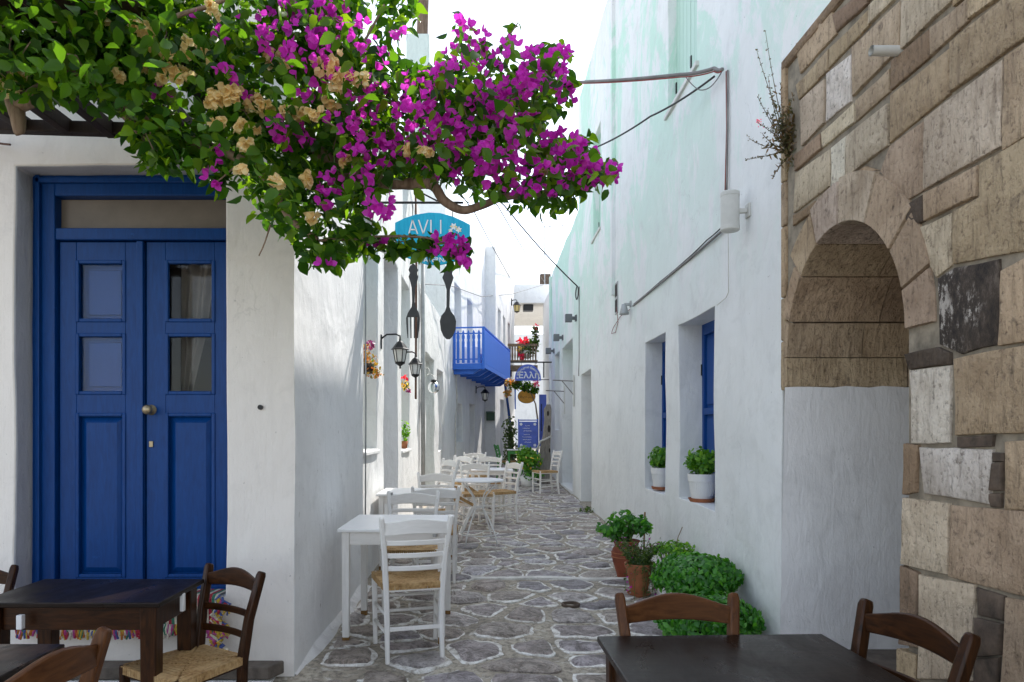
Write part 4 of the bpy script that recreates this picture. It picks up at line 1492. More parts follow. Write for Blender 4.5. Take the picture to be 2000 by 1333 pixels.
# ================================================================== FURNITURE
def chair(name, style):
    """taverna chair; local: front towards +Y, origin on the floor under the seat centre"""
    if style == 'white':
        wm, legw, nsl = M['white_wood'], 0.032, 3
    elif style == 'dark':
        wm, legw, nsl = M['dark_wood'], 0.036, 2
    elif style == 'brown':
        wm, legw, nsl = M['brown_wood'], 0.036, 2
    else:
        wm, legw, nsl = M['green_wood'], 0.034, 3
    t = thing(name, 'x', 'chair')
    wf, wb_, wt = 0.205, 0.165, 0.205          # half widths: front legs, back feet, top of the posts
    dep = 0.19
    SH, H = 0.45, 0.88
    def post(s):
        pts = [(s * (wb_ + 0.0), -dep - 0.035, 0.0), (s * wb_, -dep, SH * 0.55), (s * (wb_ + 0.006), -dep, SH), (s * (wb_ + (wt - wb_) * 0.45), -dep - 0.03, SH + 0.2), (s * wt, -dep - 0.085, H - 0.02), (s * (wt + 0.001), -dep - 0.092, H)]
        w = [legw * 0.8, legw, legw * 1.1, legw, legw * 0.95, legw * 0.75]
        mb = MB().sweep(pts, w, [k * 1.25 for k in w], up=(0, 1, 0))
        return pts, mb
    for s in (-1, 1):
        pts, mb = post(s)
        mb.build('back_post', wm, t, bevel=0.007, smooth=True, sharp=0.6)
    for s in (-1, 1):
        mb = MB().beam((s * (wf - 0.008), dep + 0.005, 0.0), (s * wf, dep, SH + 0.022), legw * 0.85, legw * 0.85, up=(0, 1, 0), w2=legw * 1.1, h2=legw * 1.1)
        mb.build('leg', wm, t, bevel=0.006)
    # half width and offset of the back at height z
    def at(z):
        if z < SH + 0.2:
            k = (z - SH) / 0.2
            return wb_ + 0.006 + (wt - wb_) * 0.45 * k, -dep - 0.03 * k
        k = (z - SH - 0.2) / (H - 0.02 - SH - 0.2)
        return wb_ + (wt - wb_) * (0.45 + 0.55 * k), -dep - 0.03 - 0.055 * k
    # crest rail: bent board with an arched upper edge
    def curved(zc, h, th, arch, nm):
        n = 12
        vs, fs = [], []
        hw, oy = at(zc)
        hw -= 0.004
        for i in range(n + 1):
            u = -1 + 2 * i / n
            x = hw * u
            yb = oy - 0.028 * (1 - u * u)
            a = max(0.0, math.cos(u * math.pi / 2 * 1.02)) ** 1.3
            z0, z1 = zc - h / 2 + 0.010 * a * (1 if arch else 0), zc + h / 2 + arch * a
            vs += [(x, yb - th / 2, z0), (x, yb + th / 2, z0), (x, yb + th / 2 + 0.0, z1), (x, yb - th / 2, z1)]
        for i in range(n):
            for k in range(4):
                k2 = (k + 1) % 4
                fs.append((i * 4 + k, (i + 1) * 4 + k, (i + 1) * 4 + k2, i * 4 + k2))
        fs.append((0, 1, 2, 3))
        e = n * 4
        fs.append((e + 3, e + 2, e + 1, e))
        mk(nm, vs, fs, M[wm.name + '_h'], t, bevel=0.005, smooth=True, sharp=0.6)
    curved(H - 0.075, 0.075 if style in ('white', 'green') else 0.062, 0.02, 0.022 if style in ('white', 'green') else 0.042, 'crest_rail')
    for k in range(nsl):
        z = SH + 0.115 + k * (0.078 if nsl == 3 else 0.105)
        curved(z, 0.03 if nsl == 3 else 0.036, 0.014, 0.0, 'slat')
    # seat frame
    sc = [(-wf, dep), (wf, dep), (wb_ + 0.006, -dep), (-wb_ - 0.006, -dep)]
    for i in range(4):
        a, b_ = sc[i], sc[(i + 1) % 4]
        A3, B3 = Vector((*a, SH - 0.012)), Vector((*b_, SH - 0.012))
        d = (B3 - A3).normalized()
        MB().beam(A3 + d * 0.016, B3 - d * 0.016, 0.022, 0.035).build('seat_rail', wm, t, bevel=0.004)
    # stretchers
    for z, pr_ in ((0.16, 0), (0.27, 1)):
        for s in (-1, 1):
            MB().tube([(s * (wf - 0.004), dep - 0.01, z), (s * wb_, -dep + 0.0, z + 0.01)], 0.0105, 8).build('stretcher', wm, t, smooth=True)
    for z in (0.21, 0.31):
        MB().tube([(-wf + 0.012, dep, z), (wf - 0.012, dep, z)], 0.0105, 8).build('stretcher', wm, t, smooth=True)
    MB().beam((-wb_ + 0.012, -dep - 0.012, 0.2), (wb_ - 0.012, -dep - 0.012, 0.2), 0.014, 0.026).build('stretcher', wm, t, bevel=0.004)
    # rush seat: four fans of strands that meet at the middle
    mb = MB()
    cxs = Vector((0, 0.0, SH + 0.002))
    zs = SH + 0.018
    for i in range(4):
        a, b_ = Vector((*sc[i], zs)), Vector((*sc[(i + 1) % 4], zs))
        out = ((a + b_) / 2 - cxs)
        out.z = 0
        out = out.normalized() * 0.012
        ns = 15
        for k in range(ns):
            f = (k + 0.5) / ns
            q = 1 - f
            z_ = zs - 0.014 * f * f
            p0 = Vector((a.x * q, a.y * q, z_)) + out * (1 - f)
            p1 = Vector((b_.x * q, b_.y * q, z_)) + out * (1 - f)
            if (p1 - p0).length < 0.012:
                continue
            wS = 0.5 * math.hypot(*( ((a + b_) / 2).xy )) / ns * 1.25
            j = rnd.uniform(-0.0018, 0.0018)
            mid = (p0 + p1) / 2 + Vector((0, 0, -0.004 + j))
            mb.sweep([p0 + Vector((0, 0, j)), mid, p1 + Vector((0, 0, j))], wS * 1.9, 0.011)
        # wrapped edge
        ne = 26
        for k in range(ne):
            f = (k + 0.5) / ne
            p = a.lerp(b_, f) + out * 1.1
            mb.beam(p + Vector((0, 0, 0.004)), p + Vector((rnd.uniform(-.002, .002), 0, -0.034)), 0.0128, 0.0128, up=tuple(out.normalized()))
    mb.add([(*sc[0], SH), (*sc[1], SH), (*sc[2], SH), (*sc[3], SH)], [(0, 3, 2, 1)])
    mb.build('seat', M['rush'], t, bevel=0)
    return t


rnd = random.Random(21)
white0 = chair('white_chair', 'white')
dark0 = chair('dark_chair', 'dark')
brown0 = chair('dark_chair', 'brown')
green0 = chair('green_chair', 'green')
used = set()


def place(proto, x, y, face, label, group=None, tilt=None, z=None, s=1.0):
    """face: direction (x, y) in which the sitter looks"""
    key = proto.name
    if key not in used:
        used.add(key)
        o = proto
    else:
        o = copy_tree(proto)
    rz = math.atan2(face[1], face[0]) - math.pi / 2
    o.location = (x, y, (ground_z(y) if z is None else z))
    o.rotation_euler = (tilt or 0.0, 0, rz)
    o.rotation_mode = 'XYZ'
    o.scale = (s, s, s)
    o['label'] = label
    if group:
        o['group'] = group
    return o


# white chairs
gw = 'white taverna chairs along the lane'
place(white0, -0.485, 4.30, (-0.26, 1), 'white ladder-back chair at the white wall table, its back turned to the open square', gw)
place(white0, -0.60, 5.42, (0.05, -1), 'white chair across the first white table, facing the open square', gw)
place(white0, -0.48, 6.32, (-0.1, 1), 'white chair tucked under the second white table with its back to the first table', gw)
place(white0, -0.56, 7.55, (0.08, -1), 'white chair behind the second white table, nearest the round table', gw)
place(white0, -0.14, 9.45, (0.12, -1), 'white rush-seat chair right behind the round white table', gw)
place(white0, 0.03, 11.35, (-0.05, -1), 'white chair behind the far white table', gw)
place(white0, -0.20, 12.7, (0.1, -1), 'white chair with arched crest standing last in the white row', gw)
place(white0, 0.16, 9.75, (-0.9, -0.5), 'white rush-seat chair turned sideways beside the round white table', gw)
place(white0, -0.50, 10.0, (0.6, 0.55), 'white chair tipped forward against the far white table, its rush seat hanging', gw, tilt=-0.55, z=0.11)
place(white0, -0.62, 8.9, (0.8, 0.5), 'white chair tipped forward behind the round white table', gw, tilt=-0.5, z=0.10)
place(white0, 1.18, 13.75, (-0.95, -0.3), 'white chair standing alone against the wall beside the driftwood board', gw)
gd = 'dark wooden taverna chairs'
place(dark0, -1.345, 3.06, (-0.52, -0.85), 'dark brown rush-seat chair at the end of the table before the blue door', gd, s=0.92)
place(dark0, -2.53, 3.16, (0.1, -1), 'dark chair past the other end of the table before the blue door', gd, s=0.9)
place(dark0, 1.09, 2.12, (-0.97, -0.2), 'dark polished chair between the dark table and the stone wall', gd)
place(brown0, 0.685, 2.19, (0.0, -1), 'light brown wooden chair behind the dark table, in front of the big basil pots', gd)
place(brown0, -1.44, 1.86, (-1, 0.12), 'worn light brown chair beside the small dark table', gd)
place(green0, 0.50, 17.2, (1, 0.2), 'small green chair beside the green table', None)


def table(name, label, x0, x1, y0, y1, top, wm, tm, legw=0.05, apron=0.09, thick=0.022, over=0.025, rot=0.0, foot=False, group=None):
    cx, cy = (x0 + x1) / 2, (y0 + y1) / 2
    g = ground_z(cy)
    t = thing(name, label, 'table', (cx, cy, g), rot, group)
    hx, hy = (x1 - x0) / 2, (y1 - y0) / 2
    MB().box(-hx, hx, -hy, hy, top - thick, top).build('tabletop', tm, t, bevel=0.005)
    ix, iy = hx - over - legw / 2, hy - over - legw / 2
    for sx in (-1, 1):
        for sy in (-1, 1):
            mb = MB().beam((sx * ix, sy * iy, 0.0), (sx * ix, sy * iy, top - thick), legw * 0.86, legw * 0.86, up=(0, 1, 0), w2=legw, h2=legw)
            lg = mb.build('leg', wm, t, bevel=0.004)
            if foot:
                MB().box(sx * ix - legw * 0.44, sx * ix + legw * 0.44, sy * iy - legw * 0.44, sy * iy + legw * 0.44, -0.003, 0.045).build('worn_foot', M['leg_foot'], lg, bevel=0.003)
    for s in (-1, 1):
        MB().box(-ix + legw / 2, ix - legw / 2, s * (iy + 0.004) - 0.011, s * (iy + 0.004) + 0.011, top - thick - apron, top - thick).build('apron', M.get(wm.name + '_h', wm), t, bevel=0.003)
        MB().box(s * (ix + 0.004) - 0.011, s * (ix + 0.004) + 0.011, -iy + legw / 2, iy - legw / 2, top - thick - apron, top - thick).build('apron', wm, t, bevel=0.003)
    return t


tW1 = table('white_table', 'white square wooden table standing against the shaded wall, first in the lane', -0.968, -0.245, 4.40, 5.16, 0.75, M['white_wood'], M['white_top'], 0.05, 0.085, foot=True, group='white wooden tables')
tW2 = table('white_table', 'white square table in the row between two pairs of white chairs', -1.08, -0.33, 6.62, 7.32, 0.75, M['white_wood'], M['white_top'], 0.05, 0.075, foot=True, group='white wooden tables')
tW3 = table('white_table', 'far white square table behind the round one', -0.27, 0.40, 10.35, 11.0, 0.72, M['white_wood'], M['white_top'], 0.045, 0.06, group='white wooden tables')
table('green_table', 'small green wooden table in front of the dark foliage', 0.50, 0.88, 16.9, 17.4, 0.76, M['green_wood'], M['white_wood'], 0.05, 0.09)
for t_, spots in ((tW1, ((0.27, -0.382), )), (tW2, ((-0.22, -0.352),))):
    for (x_, y_) in spots:
        MB().box(x_ - 0.012, x_ + 0.012, y_ - 0.004, y_ + 0.02, 0.70, 0.765).build('cloth_clip', M['zinc'], t_, bevel=0.003)
tL1 = table('dark_table', 'dark brown wooden table standing before the blue door', -2.14, -1.364, 2.84, 3.30, 0.75, M['dark_wood'], M['table_top'], 0.07, 0.105)
for (x_, y_, r_) in ((-0.19, -0.235, 0), (0.375, 0.0, 1)):
    mb = MB()
    if r_ == 0:
        mb.box(x_ - 0.012, x_ + 0.012, y_ - 0.004, y_ + 0.02, 0.64, 0.70)
    else:
        mb.box(x_ + 0.0, x_ + 0.017, y_ - 0.012, y_ + 0.012, 0.655, 0.735)
    mb.build('cloth_clip', M['white_plastic'], tL1, bevel=0.003)
table('dark_table', 'small dark table with the worn light brown chair at its side', -2.15, -1.42, 1.55, 2.30, 0.75, M['dark_wood'], M['table_top'], 0.06, 0.1)
table('dark_table', 'large dark polished table with two chairs, nearest the stone arch', 0.40, 1.20, 1.50, 2.40, 0.75, M['dark_wood'], M['table_top'], 0.06, 0.1, rot=0.035)

# round bistro table with bent metal legs
g0 = ground_z(8.1)
rt = thing('round_table', 'round white metal bistro table with thin bent legs', 'table', (-0.095, 8.1, g0))
MB().lathe([(0.0, 0.772), (0.29, 0.772), (0.298, 0.766), (0.298, 0.752), (0.285, 0.748), (0.0, 0.748)], 36, close=False).build('tabletop', M['white_top'], rt, smooth=True, sharp=0.6)
for k in range(4):
    a = math.radians(45 + 90 * k + 10)
    def rp(r_, z, da=0.0): return (r_ * math.cos(a + da), r_ * math.sin(a + da), z)
    MB().tube([rp(0.27, 0.0), rp(0.24, 0.12), rp(0.15, 0.30), rp(0.06, 0.44), rp(0.10, 0.58), rp(0.22, 0.70), rp(0.25, 0.748)], 0.008, 8).build('leg', M['white_plastic'], rt, smooth=True)
    MB().tube([rp(0.24, 0.13), rp(0.235, 0.125, math.radians(45)), rp(0.24, 0.13, math.radians(90))], 0.006, 6).build('stretcher', M['white_plastic'], rt, smooth=True)
MB().tube([(0.06 * math.cos(t), 0.06 * math.sin(t), 0.44) for t in [2 * math.pi * k / 16 for k in range(17)]], 0.006, 6).build('ring', M['white_plastic'], rt, smooth=True)

# woven rug over the sill of the blue door
rg = thing('woven_rug', 'colourful woven rug with tassels draped over the sill under the blue door', 'rug', (-2.0, 3.84, 0.45))
rug_cols = [(0.45, 0.03, 0.06), (0.65, 0.45, 0.06), (0.05, 0.22, 0.14), (0.5, 0.08, 0.3), (0.75, 0.68, 0.55), (0.6, 0.2, 0.04), (0.08, 0.12, 0.35)]
RM = [simple('rug_%d' % i, c, 0.95, var=0.25, scale=40, bumpy=0.6) for i, c in enumerate(rug_cols)]
mb = MB()
xs = [-2.62 + 1.12 * k / 60 for k in range(61)]
for k in range(60):
    mb.cur = (k * 7 // 3) % 7
    x0, x1 = xs[k], xs[k + 1] - 0.0
    y_ = 3.805 + 0.006 * math.sin(k * 0.9)
    mb.add([(x0, 4.0, 0.458), (x1, 4.0, 0.458), (x1, y_ + 0.02, 0.468), (x0, y_ + 0.02, 0.468), (x1, y_, 0.45), (x0, y_, 0.45), (x1, y_ + 0.012, 0.30), (x0, y_ + 0.012, 0.30)],
           [(0, 1, 2, 3), (3, 2, 4, 5), (5, 4, 6, 7)])
mb.build('cloth', RM, rg, world=True)
mb = MB()
for k in range(150):
    mb.cur = rnd.randrange(7)
    x0 = -2.62 + 1.12 * k / 150
    L = rnd.uniform(0.05, 0.085)
    mb.tube([(x0, 3.81, 0.305), (x0 + rnd.uniform(-.008, .008), 3.80, 0.305 - L * 0.5), (x0 + rnd.uniform(-.015, .015), 3.80, 0.305 - L)], [0.004, 0.008, 0.006], 5)
mb.build('fringe', RM, rg, world=True)
mb = MB()
for k in range(70):
    mb.cur = rnd.choice([1, 1, 0, 3, 4, 6])
    z_ = 0.47 - 0.3 * k / 70
    x0 = -1.50 + 0.03 * math.sin(k * 0.2)
    mb.tube([(x0 + rnd.uniform(-.02, .03), 3.80, z_), (x0 + rnd.uniform(-.01, .06), 3.785, z_ - 0.02), (x0 + rnd.uniform(-.01, .05), 3.79, z_ - 0.05)], [0.007, 0.009, 0.005], 5)
mb.build('tassel', RM, rg, world=True)

# ================================================================== SIGNS AND LAMPS
def text_mesh(name, body, size, mat, parent, loc, extr=0.003, rot=(math.radians(90), 0, 0), align='CENTER', world=True, bold=0.0):
    cu = bpy.data.curves.new(name, 'FONT')
    cu.body = body
    cu.size = size
    cu.extrude = extr
    cu.offset = bold
    cu.align_x = align
    cu.align_y = 'CENTER'
    cu.resolution_u = 4
    tmp = bpy.data.objects.new(name + '_tmp', cu)
    COL.objects.link(tmp)
    dg = bpy.context.evaluated_depsgraph_get()
    me = bpy.data.meshes.new_from_object(tmp.evaluated_get(dg))
    bpy.data.objects.remove(tmp)
    me.materials.clear()
    me.materials.append(mat)
    o = bpy.data.objects.new(name, me)
    COL.objects.link(o)
    o.parent = parent
    o.rotation_euler = rot
    o.location = Vector(loc) - (Vector(parent.location) if world else Vector((0, 0, 0)))
    return o


SY = 6.5
def S(px, py): return P(px, py, SY)
sg = thing('tavern_sign', 'turquoise wooden tavern sign lettered in white with a painted flower', 'sign', S(845, 470))
out = [(772, 436), (790, 427), (812, 420), (838, 416), (860, 417), (885, 424), (905, 433), (918, 440), (918, 500), (900, 508), (878, 515), (855, 519), (835, 518), (812, 511), (790, 502), (773, 494), (771, 465)]
mb = MB()
mb.prism([(S(a, b_).x, S(a, b_).z) for a, b_ in out], lambda u, v, dd: Vector((u, SY + dd, v)), -0.012, 0.012)
sb = mb.build('board', M['sign_turq'], sg, world=True, bevel=0.006)
lh = (S(0, 430).z - S(0, 462).z)
def strokes(name, segs, w, mat, parent):
    mb = MB()
    for (x0, y0, x1, y1) in segs:
        a, b_ = S(x0, y0), S(x1, y1)
        a.y = b_.y = SY - 0.0155
        mb.beam(a, b_, w, 0.005, up=(0, 1, 0))
    return mb.build(name, mat, parent, world=True)
strokes('lettering', [(799, 458, 806, 431), (806, 431, 816, 458), (802, 450, 813, 450), (818, 431, 827, 458), (827, 458, 836, 431), (842, 431, 842, 458), (842, 458, 853, 458), (861, 431, 861, 458)], 0.0125, M['sign_white'], sg)
text_mesh('lettering', 'TAVERNA', 0.062, M['sign_white'], sg, Vector((S(848, 510).x, SY - 0.014, S(848, 509).z)), 0.002, bold=0.001)
mb = MB()
for (cx, cy, r_) in ((886, 444, 8), (896, 450, 7), (880, 452, 5)):
    for k in range(6):
        a = k * math.pi / 3 + cx
        p0 = S(cx, cy)
        pt = S(cx + r_ * math.cos(a), cy + r_ * math.sin(a))
        md = (p0 + pt) / 2
        sd = (pt - p0).cross(Vector((0, 1, 0))) * 0.28
        for q in (p0, pt, md):
            q.y = SY - 0.0145 - 0.0008 * (k % 2)
        mb.cur = 0 if k % 3 else 1
        mb.add([p0, md + sd, pt, md - sd], [(0, 1, 2, 3)])
mb.build('painted_flower', [M['sign_white'], M['sign_cream']], sg, world=True)
# hanger: arm from the house wall with two chains
ZB = S(0, 395).z
mb = MB()
mb.tube([(-1.12, SY + 0.02, ZB), (S(905, 0).x, SY + 0.02, ZB)], 0.012, 8)
mb.tube([(-1.12, SY + 0.02, ZB + 0.35), (S(860, 0).x, SY + 0.02, ZB)], 0.008, 8)
mb.build('hanger_arm', M['black_metal'], sg, world=True, smooth=True)
for px, pt in ((806, 421), (884, 424)):
    mb = MB()
    mb.tube([Vector((S(px, 0).x, SY, ZB)), Vector((S(px, 0).x, SY, S(0, pt + 4).z))], 0.004, 6)
    mb.build('chain', M['black_metal'], sg, world=True)

def flat_thing(name, label, cat, pts, Y, th, mat, bev=0.003):
    q = [P(a, b_, Y) for a, b_ in pts]
    c = Vector((sum(v.x for v in q) / len(q), Y, min(v.z for v in q)))
    mb = MB()
    mb.prism([(v.x - c.x, v.z - c.z) for v in q], lambda u, v, dd: Vector((u, dd, v)), -th / 2, th / 2)
    o = mb.build(name, mat, None, bevel=bev)
    o.location = c
    tag(o, label, cat)
    return o
fork = [(806, 516), (801, 520), (798, 528), (801, 534), (798, 541), (801, 550), (804, 562), (805, 590), (804, 600), (797, 611), (793, 622), (794, 640), (796, 661), (797.6, 661), (796.8, 620), (801.0, 620), (801.6, 661), (803.9, 661), (803.6, 620), (808.2, 620), (808.4, 661), (810.6, 661), (810.8, 620), (815, 620), (814.4, 661), (816.4, 661), (819, 640), (820, 622), (818, 611), (812, 600), (810, 590), (811, 562), (815, 550), (817, 541), (814, 534), (817, 528), (813, 520), (809, 516)]
flat_thing('hanging_fork', 'big dark wooden fork hanging under the turquoise sign', 'fork', fork, SY, 0.014, M['fork_dark'])
spoon = [(875, 518), (870, 521), (866, 528), (867, 535), (864, 543), (869, 555), (872, 566), (872, 600), (869, 609), (862, 617), (859, 628), (861, 645), (866, 657), (872, 663), (879, 663), (885, 656), (890, 644), (891, 628), (888, 618), (881, 609), (878, 600), (879, 566), (882, 555), (886, 543), (883, 535), (885, 528), (881, 521)]
flat_thing('hanging_spoon', 'big dark wooden spoon hanging under the turquoise sign', 'spoon', spoon, SY, 0.014, M['fork_dark'])
mb = MB()
for px, p0, p1 in ((807, 513, 518), (875, 515, 520)):
    mb.tube([Vector((S(px, 0).x, SY, S(0, p0).z)), Vector((S(px, 0).x, SY, S(0, p1).z))], 0.004, 6)
mb.build('hook', M['black_metal'], sg, world=True)


def lantern(label, base, arm, size, out=(1, 0, 0), glass='lantern_glass', group='black wall lanterns'):
    """base: wall point; arm length; lantern hangs from the arm's end"""
    t = thing('wall_lantern', label, 'lantern', base, 0, group)
    o = Vector(out).normalized()
    sd = Vector((-o.y, o.x, 0))
    MB().beam(Vector((0, 0, -0.07)) * (size / 0.16), Vector((0, 0, 0.07)) * (size / 0.16), size * 0.28, size * 0.12, up=tuple(o)).build('wall_plate', M['black_metal'], t, bevel=0.003)
    e = o * arm
    MB().tube([Vector((0, 0, 0.03)), o * arm * 0.3 + Vector((0, 0, 0.075)), o * arm * 0.8 + Vector((0, 0, 0.08)), e + Vector((0, 0, 0.06)), e + Vector((0, 0, 0.02))], size * 0.055, 8).build('arm', M['black_metal'], t, smooth=True)
    h = size * 1.15
    z0 = -0.02
    MB().lathe([(0.0, z0 + 0.06), (size * 0.06, z0 + 0.05), (size * 0.07, z0 + 0.03), (size * 0.22, z0 + 0.012), (size * 0.48, z0 - size * 0.28), (size * 0.58, z0 - size * 0.34), (size * 0.50, z0 - size * 0.38), (0.0, z0 - size * 0.36)], 6, c=e, close=False).build('roof', M['black_metal'], t)
    g_ = MB().lathe([(size * 0.40, z0 - size * 0.38), (size * 0.27, z0 - h)], 6, c=e).build('glass', M[glass], t)
    for k in range(6):
        a = 2 * math.pi * k / 6
        dv = Vector((math.cos(a), math.sin(a), 0))
        MB().tube([e + dv * size * 0.425 + Vector((0, 0, z0 - size * 0.37)), e + dv * size * 0.285 + Vector((0, 0, z0 - h))], size * 0.03, 5).build('glazing_bar', M['black_metal'], t)
    MB().lathe([(size * 0.30, z0 - h + 0.004), (size * 0.31, z0 - h - 0.012), (size * 0.15, z0 - h - 0.03), (size * 0.05, z0 - h - 0.04), (size * 0.06, z0 - h - 0.06), (0.0, z0 - h - 0.07)], 10, c=e, close=False).build('finial', M['black_metal'], t, smooth=True)
    return t


lantern('black lantern between the tavern window and the tall door recess', (-1.11, 7.15, P(0, 668, 7.15).z), 0.20, 0.17)
lantern('black lantern past the tall door recess, below the hanging fork', (-1.11, 8.68, P(0, 700, 8.68).z), 0.20, 0.165)
l3 = P(932, 765, 19.5)
lantern('small black lantern under the blue balcony', BP(uD(929.5), 0.005, l3.z + 0.06), 0.26, 0.24, out=(nD[0], nD[1], 0))
l4 = 2.2
lantern('small lantern with amber glass high on the house past the blue balcony', (0.272 + dE.x * 4.6 + 0.01, 21.3 + dE.y * 4.6, P(0, 590, 25.8).z), 0.2, 0.3, out=(nE[0], nE[1], 0), glass='lantern_glass_warm')

# globe lamp on a curly bracket
gl = thing('globe_lamp', 'clear glass globe lamp hanging from a curly pale bracket', 'lamp', (-1.09, 11.4, P(0, 722, 11.4).z))
mb = MB()
pts_ = [Vector((0, 0, 0)), Vector((0.08, 0, 0.01))]
for k in range(26):
    t = k / 25
    pts_.append(Vector((0.08 + 0.14 * t + 0.035 * math.sin(t * 12.0), 0.02 * math.cos(t * 12), -0.22 * t + 0.035 * math.cos(t * 12.0))))
mb.tube(pts_, 0.008, 8)
mb.build('bracket', M['cream_plastic'], gl, smooth=True)
e = pts_[-1]
MB().lathe([(0.045, 0.02), (0.05, -0.02), (0.04, -0.03)], 14, c=e).build('cap', M['black_metal'], gl, smooth=True)
m, nt, b = nmat('clear_glass')
b.inputs['Base Color'].default_value = (0.9, 0.95, 0.95, 1)
b.inputs['Roughness'].default_value = 0.02
b.inputs['Transmission Weight'].default_value = 1.0
b.inputs['IOR'].default_value = 1.15
M['clear_glass'] = m
MB().lathe([(0.03, -0.02)] + [(0.10 * math.sin(t), -0.11 + 0.10 * math.cos(t)) for t in [0.35 + (math.pi - 0.35) * k / 14 for k in range(15)]], 24, c=e, close=False).build('globe', M['clear_glass'], gl, smooth=True)

# loudspeaker on the tall white house
sp = thing('wall_speaker', 'pale cylindrical loudspeaker on a bracket high on the white wall', 'speaker', P(1462, 412, PX(1462, RX)))
c = P(1429, 412, 4.52) - sp.location
c = Vector((-0.115, 0.02, 0.0))
MB().lathe([(0.0, -0.128), (0.056, -0.128), (0.062, -0.122), (0.062, -0.10), (0.06, -0.098), (0.06, 0.098), (0.062, 0.10), (0.062, 0.122), (0.056, 0.128), (0.0, 0.128)], 28, c=c, close=False).build('body', M['cream_plastic'], sp, smooth=True, sharp=0.6)
MB().box(-0.012, 0.004, -0.035, 0.035, -0.045, 0.045).build('wall_plate', M['cream_plastic'], sp, bevel=0.005)
MB().beam((-0.01, 0, 0), (-0.06, 0.01, 0), 0.03, 0.03).build('bracket', M['cream_plastic'], sp, bevel=0.004)
# spotlight where the cables end
sl = thing('wall_spotlight', 'small grey metal spotlight at the lower end of the cable bundle', 'spotlight', P(1232, 600, PX(1232, RX)))
mb = MB().lathe([(0.0, 0.05), (0.03, 0.05), (0.035, 0.02), (0.055, -0.05), (0.058, -0.07), (0.05, -0.07), (0.0, -0.06)], 16, close=False)
for v_ in mb.v:
    v_.x -= 0.08
    v_.z -= 0.02
mb.build('head', M['zinc'], sl, smooth=True)
MB().beam((0.0, 0, 0.03), (-0.08, 0, 0.03), 0.03, 0.03).build('arm', M['zinc'], sl, bevel=0.003)
MB().box(-0.012, 0.003, -0.03, 0.03, 0.0, 0.07).build('wall_plate', M['zinc'], sl, bevel=0.003)
for px, py, lab_ in ((1122, 622, 'small square grey spotlight beside the coiled black cable end'), (1096, 660, 'small square grey spotlight above the far side of the wide doorway'), (1079, 686, 'small square grey spotlight at the end of the row by the corner casing')):
    yy = PX(px + 3, RX)
    t = thing('wall_spotlight', lab_, 'spotlight', (RX, yy, P(px, py, yy).z), 0, 'square wall spotlights in a row')
    MB().box(-0.02, 0.01, -0.05, 0.05, -0.06, 0.06).build('wall_plate', M['grey_metal'], t, bevel=0.004)
    MB().box(-0.08, -0.02, -0.03, 0.03, -0.03, 0.03).build('arm', M['grey_metal'], t)
    MB().box(-0.21, -0.08, -0.06, 0.06, -0.075, 0.075).build('head', M['grey_metal'], t, bevel=0.006)

# folded sign brackets on the lower white house
for px, py, lab in ((1111, 745, 'thin iron sign bracket projecting above the wide doorway'), (1093, 765, 'thin iron sign bracket projecting beside the narrow window')):
    yy = PX(px + 10, RX)
    t = thing('sign_bracket', lab, 'bracket', (RX, yy, P(px, py, yy).z))
    MB().tube([(0.0, 0, 0), (-0.42, 0, 0.02)], 0.012, 6).build('arm', M['cable_grey'], t)
    MB().tube([(0.0, 0, -0.28), (-0.24, 0, 0.01)], 0.010, 6).build('brace', M['cable_grey'], t)
    MB().box(-0.015, 0.004, -0.04, 0.04, -0.5, 0.12).build('wall_plate', M['cream_plastic'], t, bevel=0.003)

# half-round blue sign
QY = 18.2
def Q(px, py): return P(px, py, QY)
qs = thing('round_top_sign', 'periwinkle blue half-round workshop sign with white Greek lettering', 'sign', Q(1031, 744))
cxq, base_, rx_, ry_ = 1031, 744, 25.5, 32
pl = [(cxq - rx_, base_)] + [(cxq - rx_ * math.cos(math.pi * k / 20), base_ - 4 - (ry_ - 4) * math.sin(math.pi * k / 20)) for k in range(21)] + [(cxq + rx_, base_)]
mb = MB()
mb.prism([(Q(a, b_).x, Q(a, b_).z) for a, b_ in pl], lambda u, v, dd: Vector((u, QY + dd, v)), -0.015, 0.015)
mb.build('board', M['blue_board'], qs, world=True)
text_mesh('lettering', 'Έλλη', 0.23, M['sign_white'], qs, Vector((Q(1032, 735).x, QY - 0.019, Q(1032, 734).z)), 0.003, bold=0.004)
word = 'Καλλιτεχνικό Εργαστήρι'
for k, ch in enumerate(word):
    if ch == ' ':
        continue
    a = math.radians(160 - 140 * k / (len(word) - 1))
    pp = Q(cxq + 20.5 * math.cos(a), base_ - 4 - 22 * math.sin(a))
    text_mesh('lettering', ch, 0.068, M['sign_white'], qs, Vector((pp.x, QY - 0.019, pp.z)), 0.003, rot=(math.radians(90), -(a - math.pi / 2), 0), bold=0.002)
for px in (1010.5, 1053):
    mb = MB()
    p_ = Q(px, 739)
    for k in range(4):
        a = k * math.pi / 2 + 0.4
        mb.add([Vector((p_.x, QY - 0.0185, p_.z)), Vector((p_.x + 0.03 * math.cos(a), QY - 0.0185, p_.z + 0.03 * math.sin(a))), Vector((p_.x + 0.03 * math.cos(a + 1.1), QY - 0.0185, p_.z + 0.03 * math.sin(a + 1.1)))], [(0, 1, 2)])
    mb.build('painted_flower', M['sign_white'], qs, world=True)
mb = MB()
zt = Q(0, 708).z
mb.beam((Q(997, 0).x, QY, zt), (RX + 0.02, QY, zt), 0.03, 0.035)
mb.build('bracket_arm', M['black_metal'], qs, world=True)
mb = MB()
mb.beam((Q(1062, 0).x, QY, zt), (Q(1062, 0).x, QY, Q(0, 738).z), 0.03, 0.03)
mb.build('bracket_post', M['black_metal'], qs, world=True)
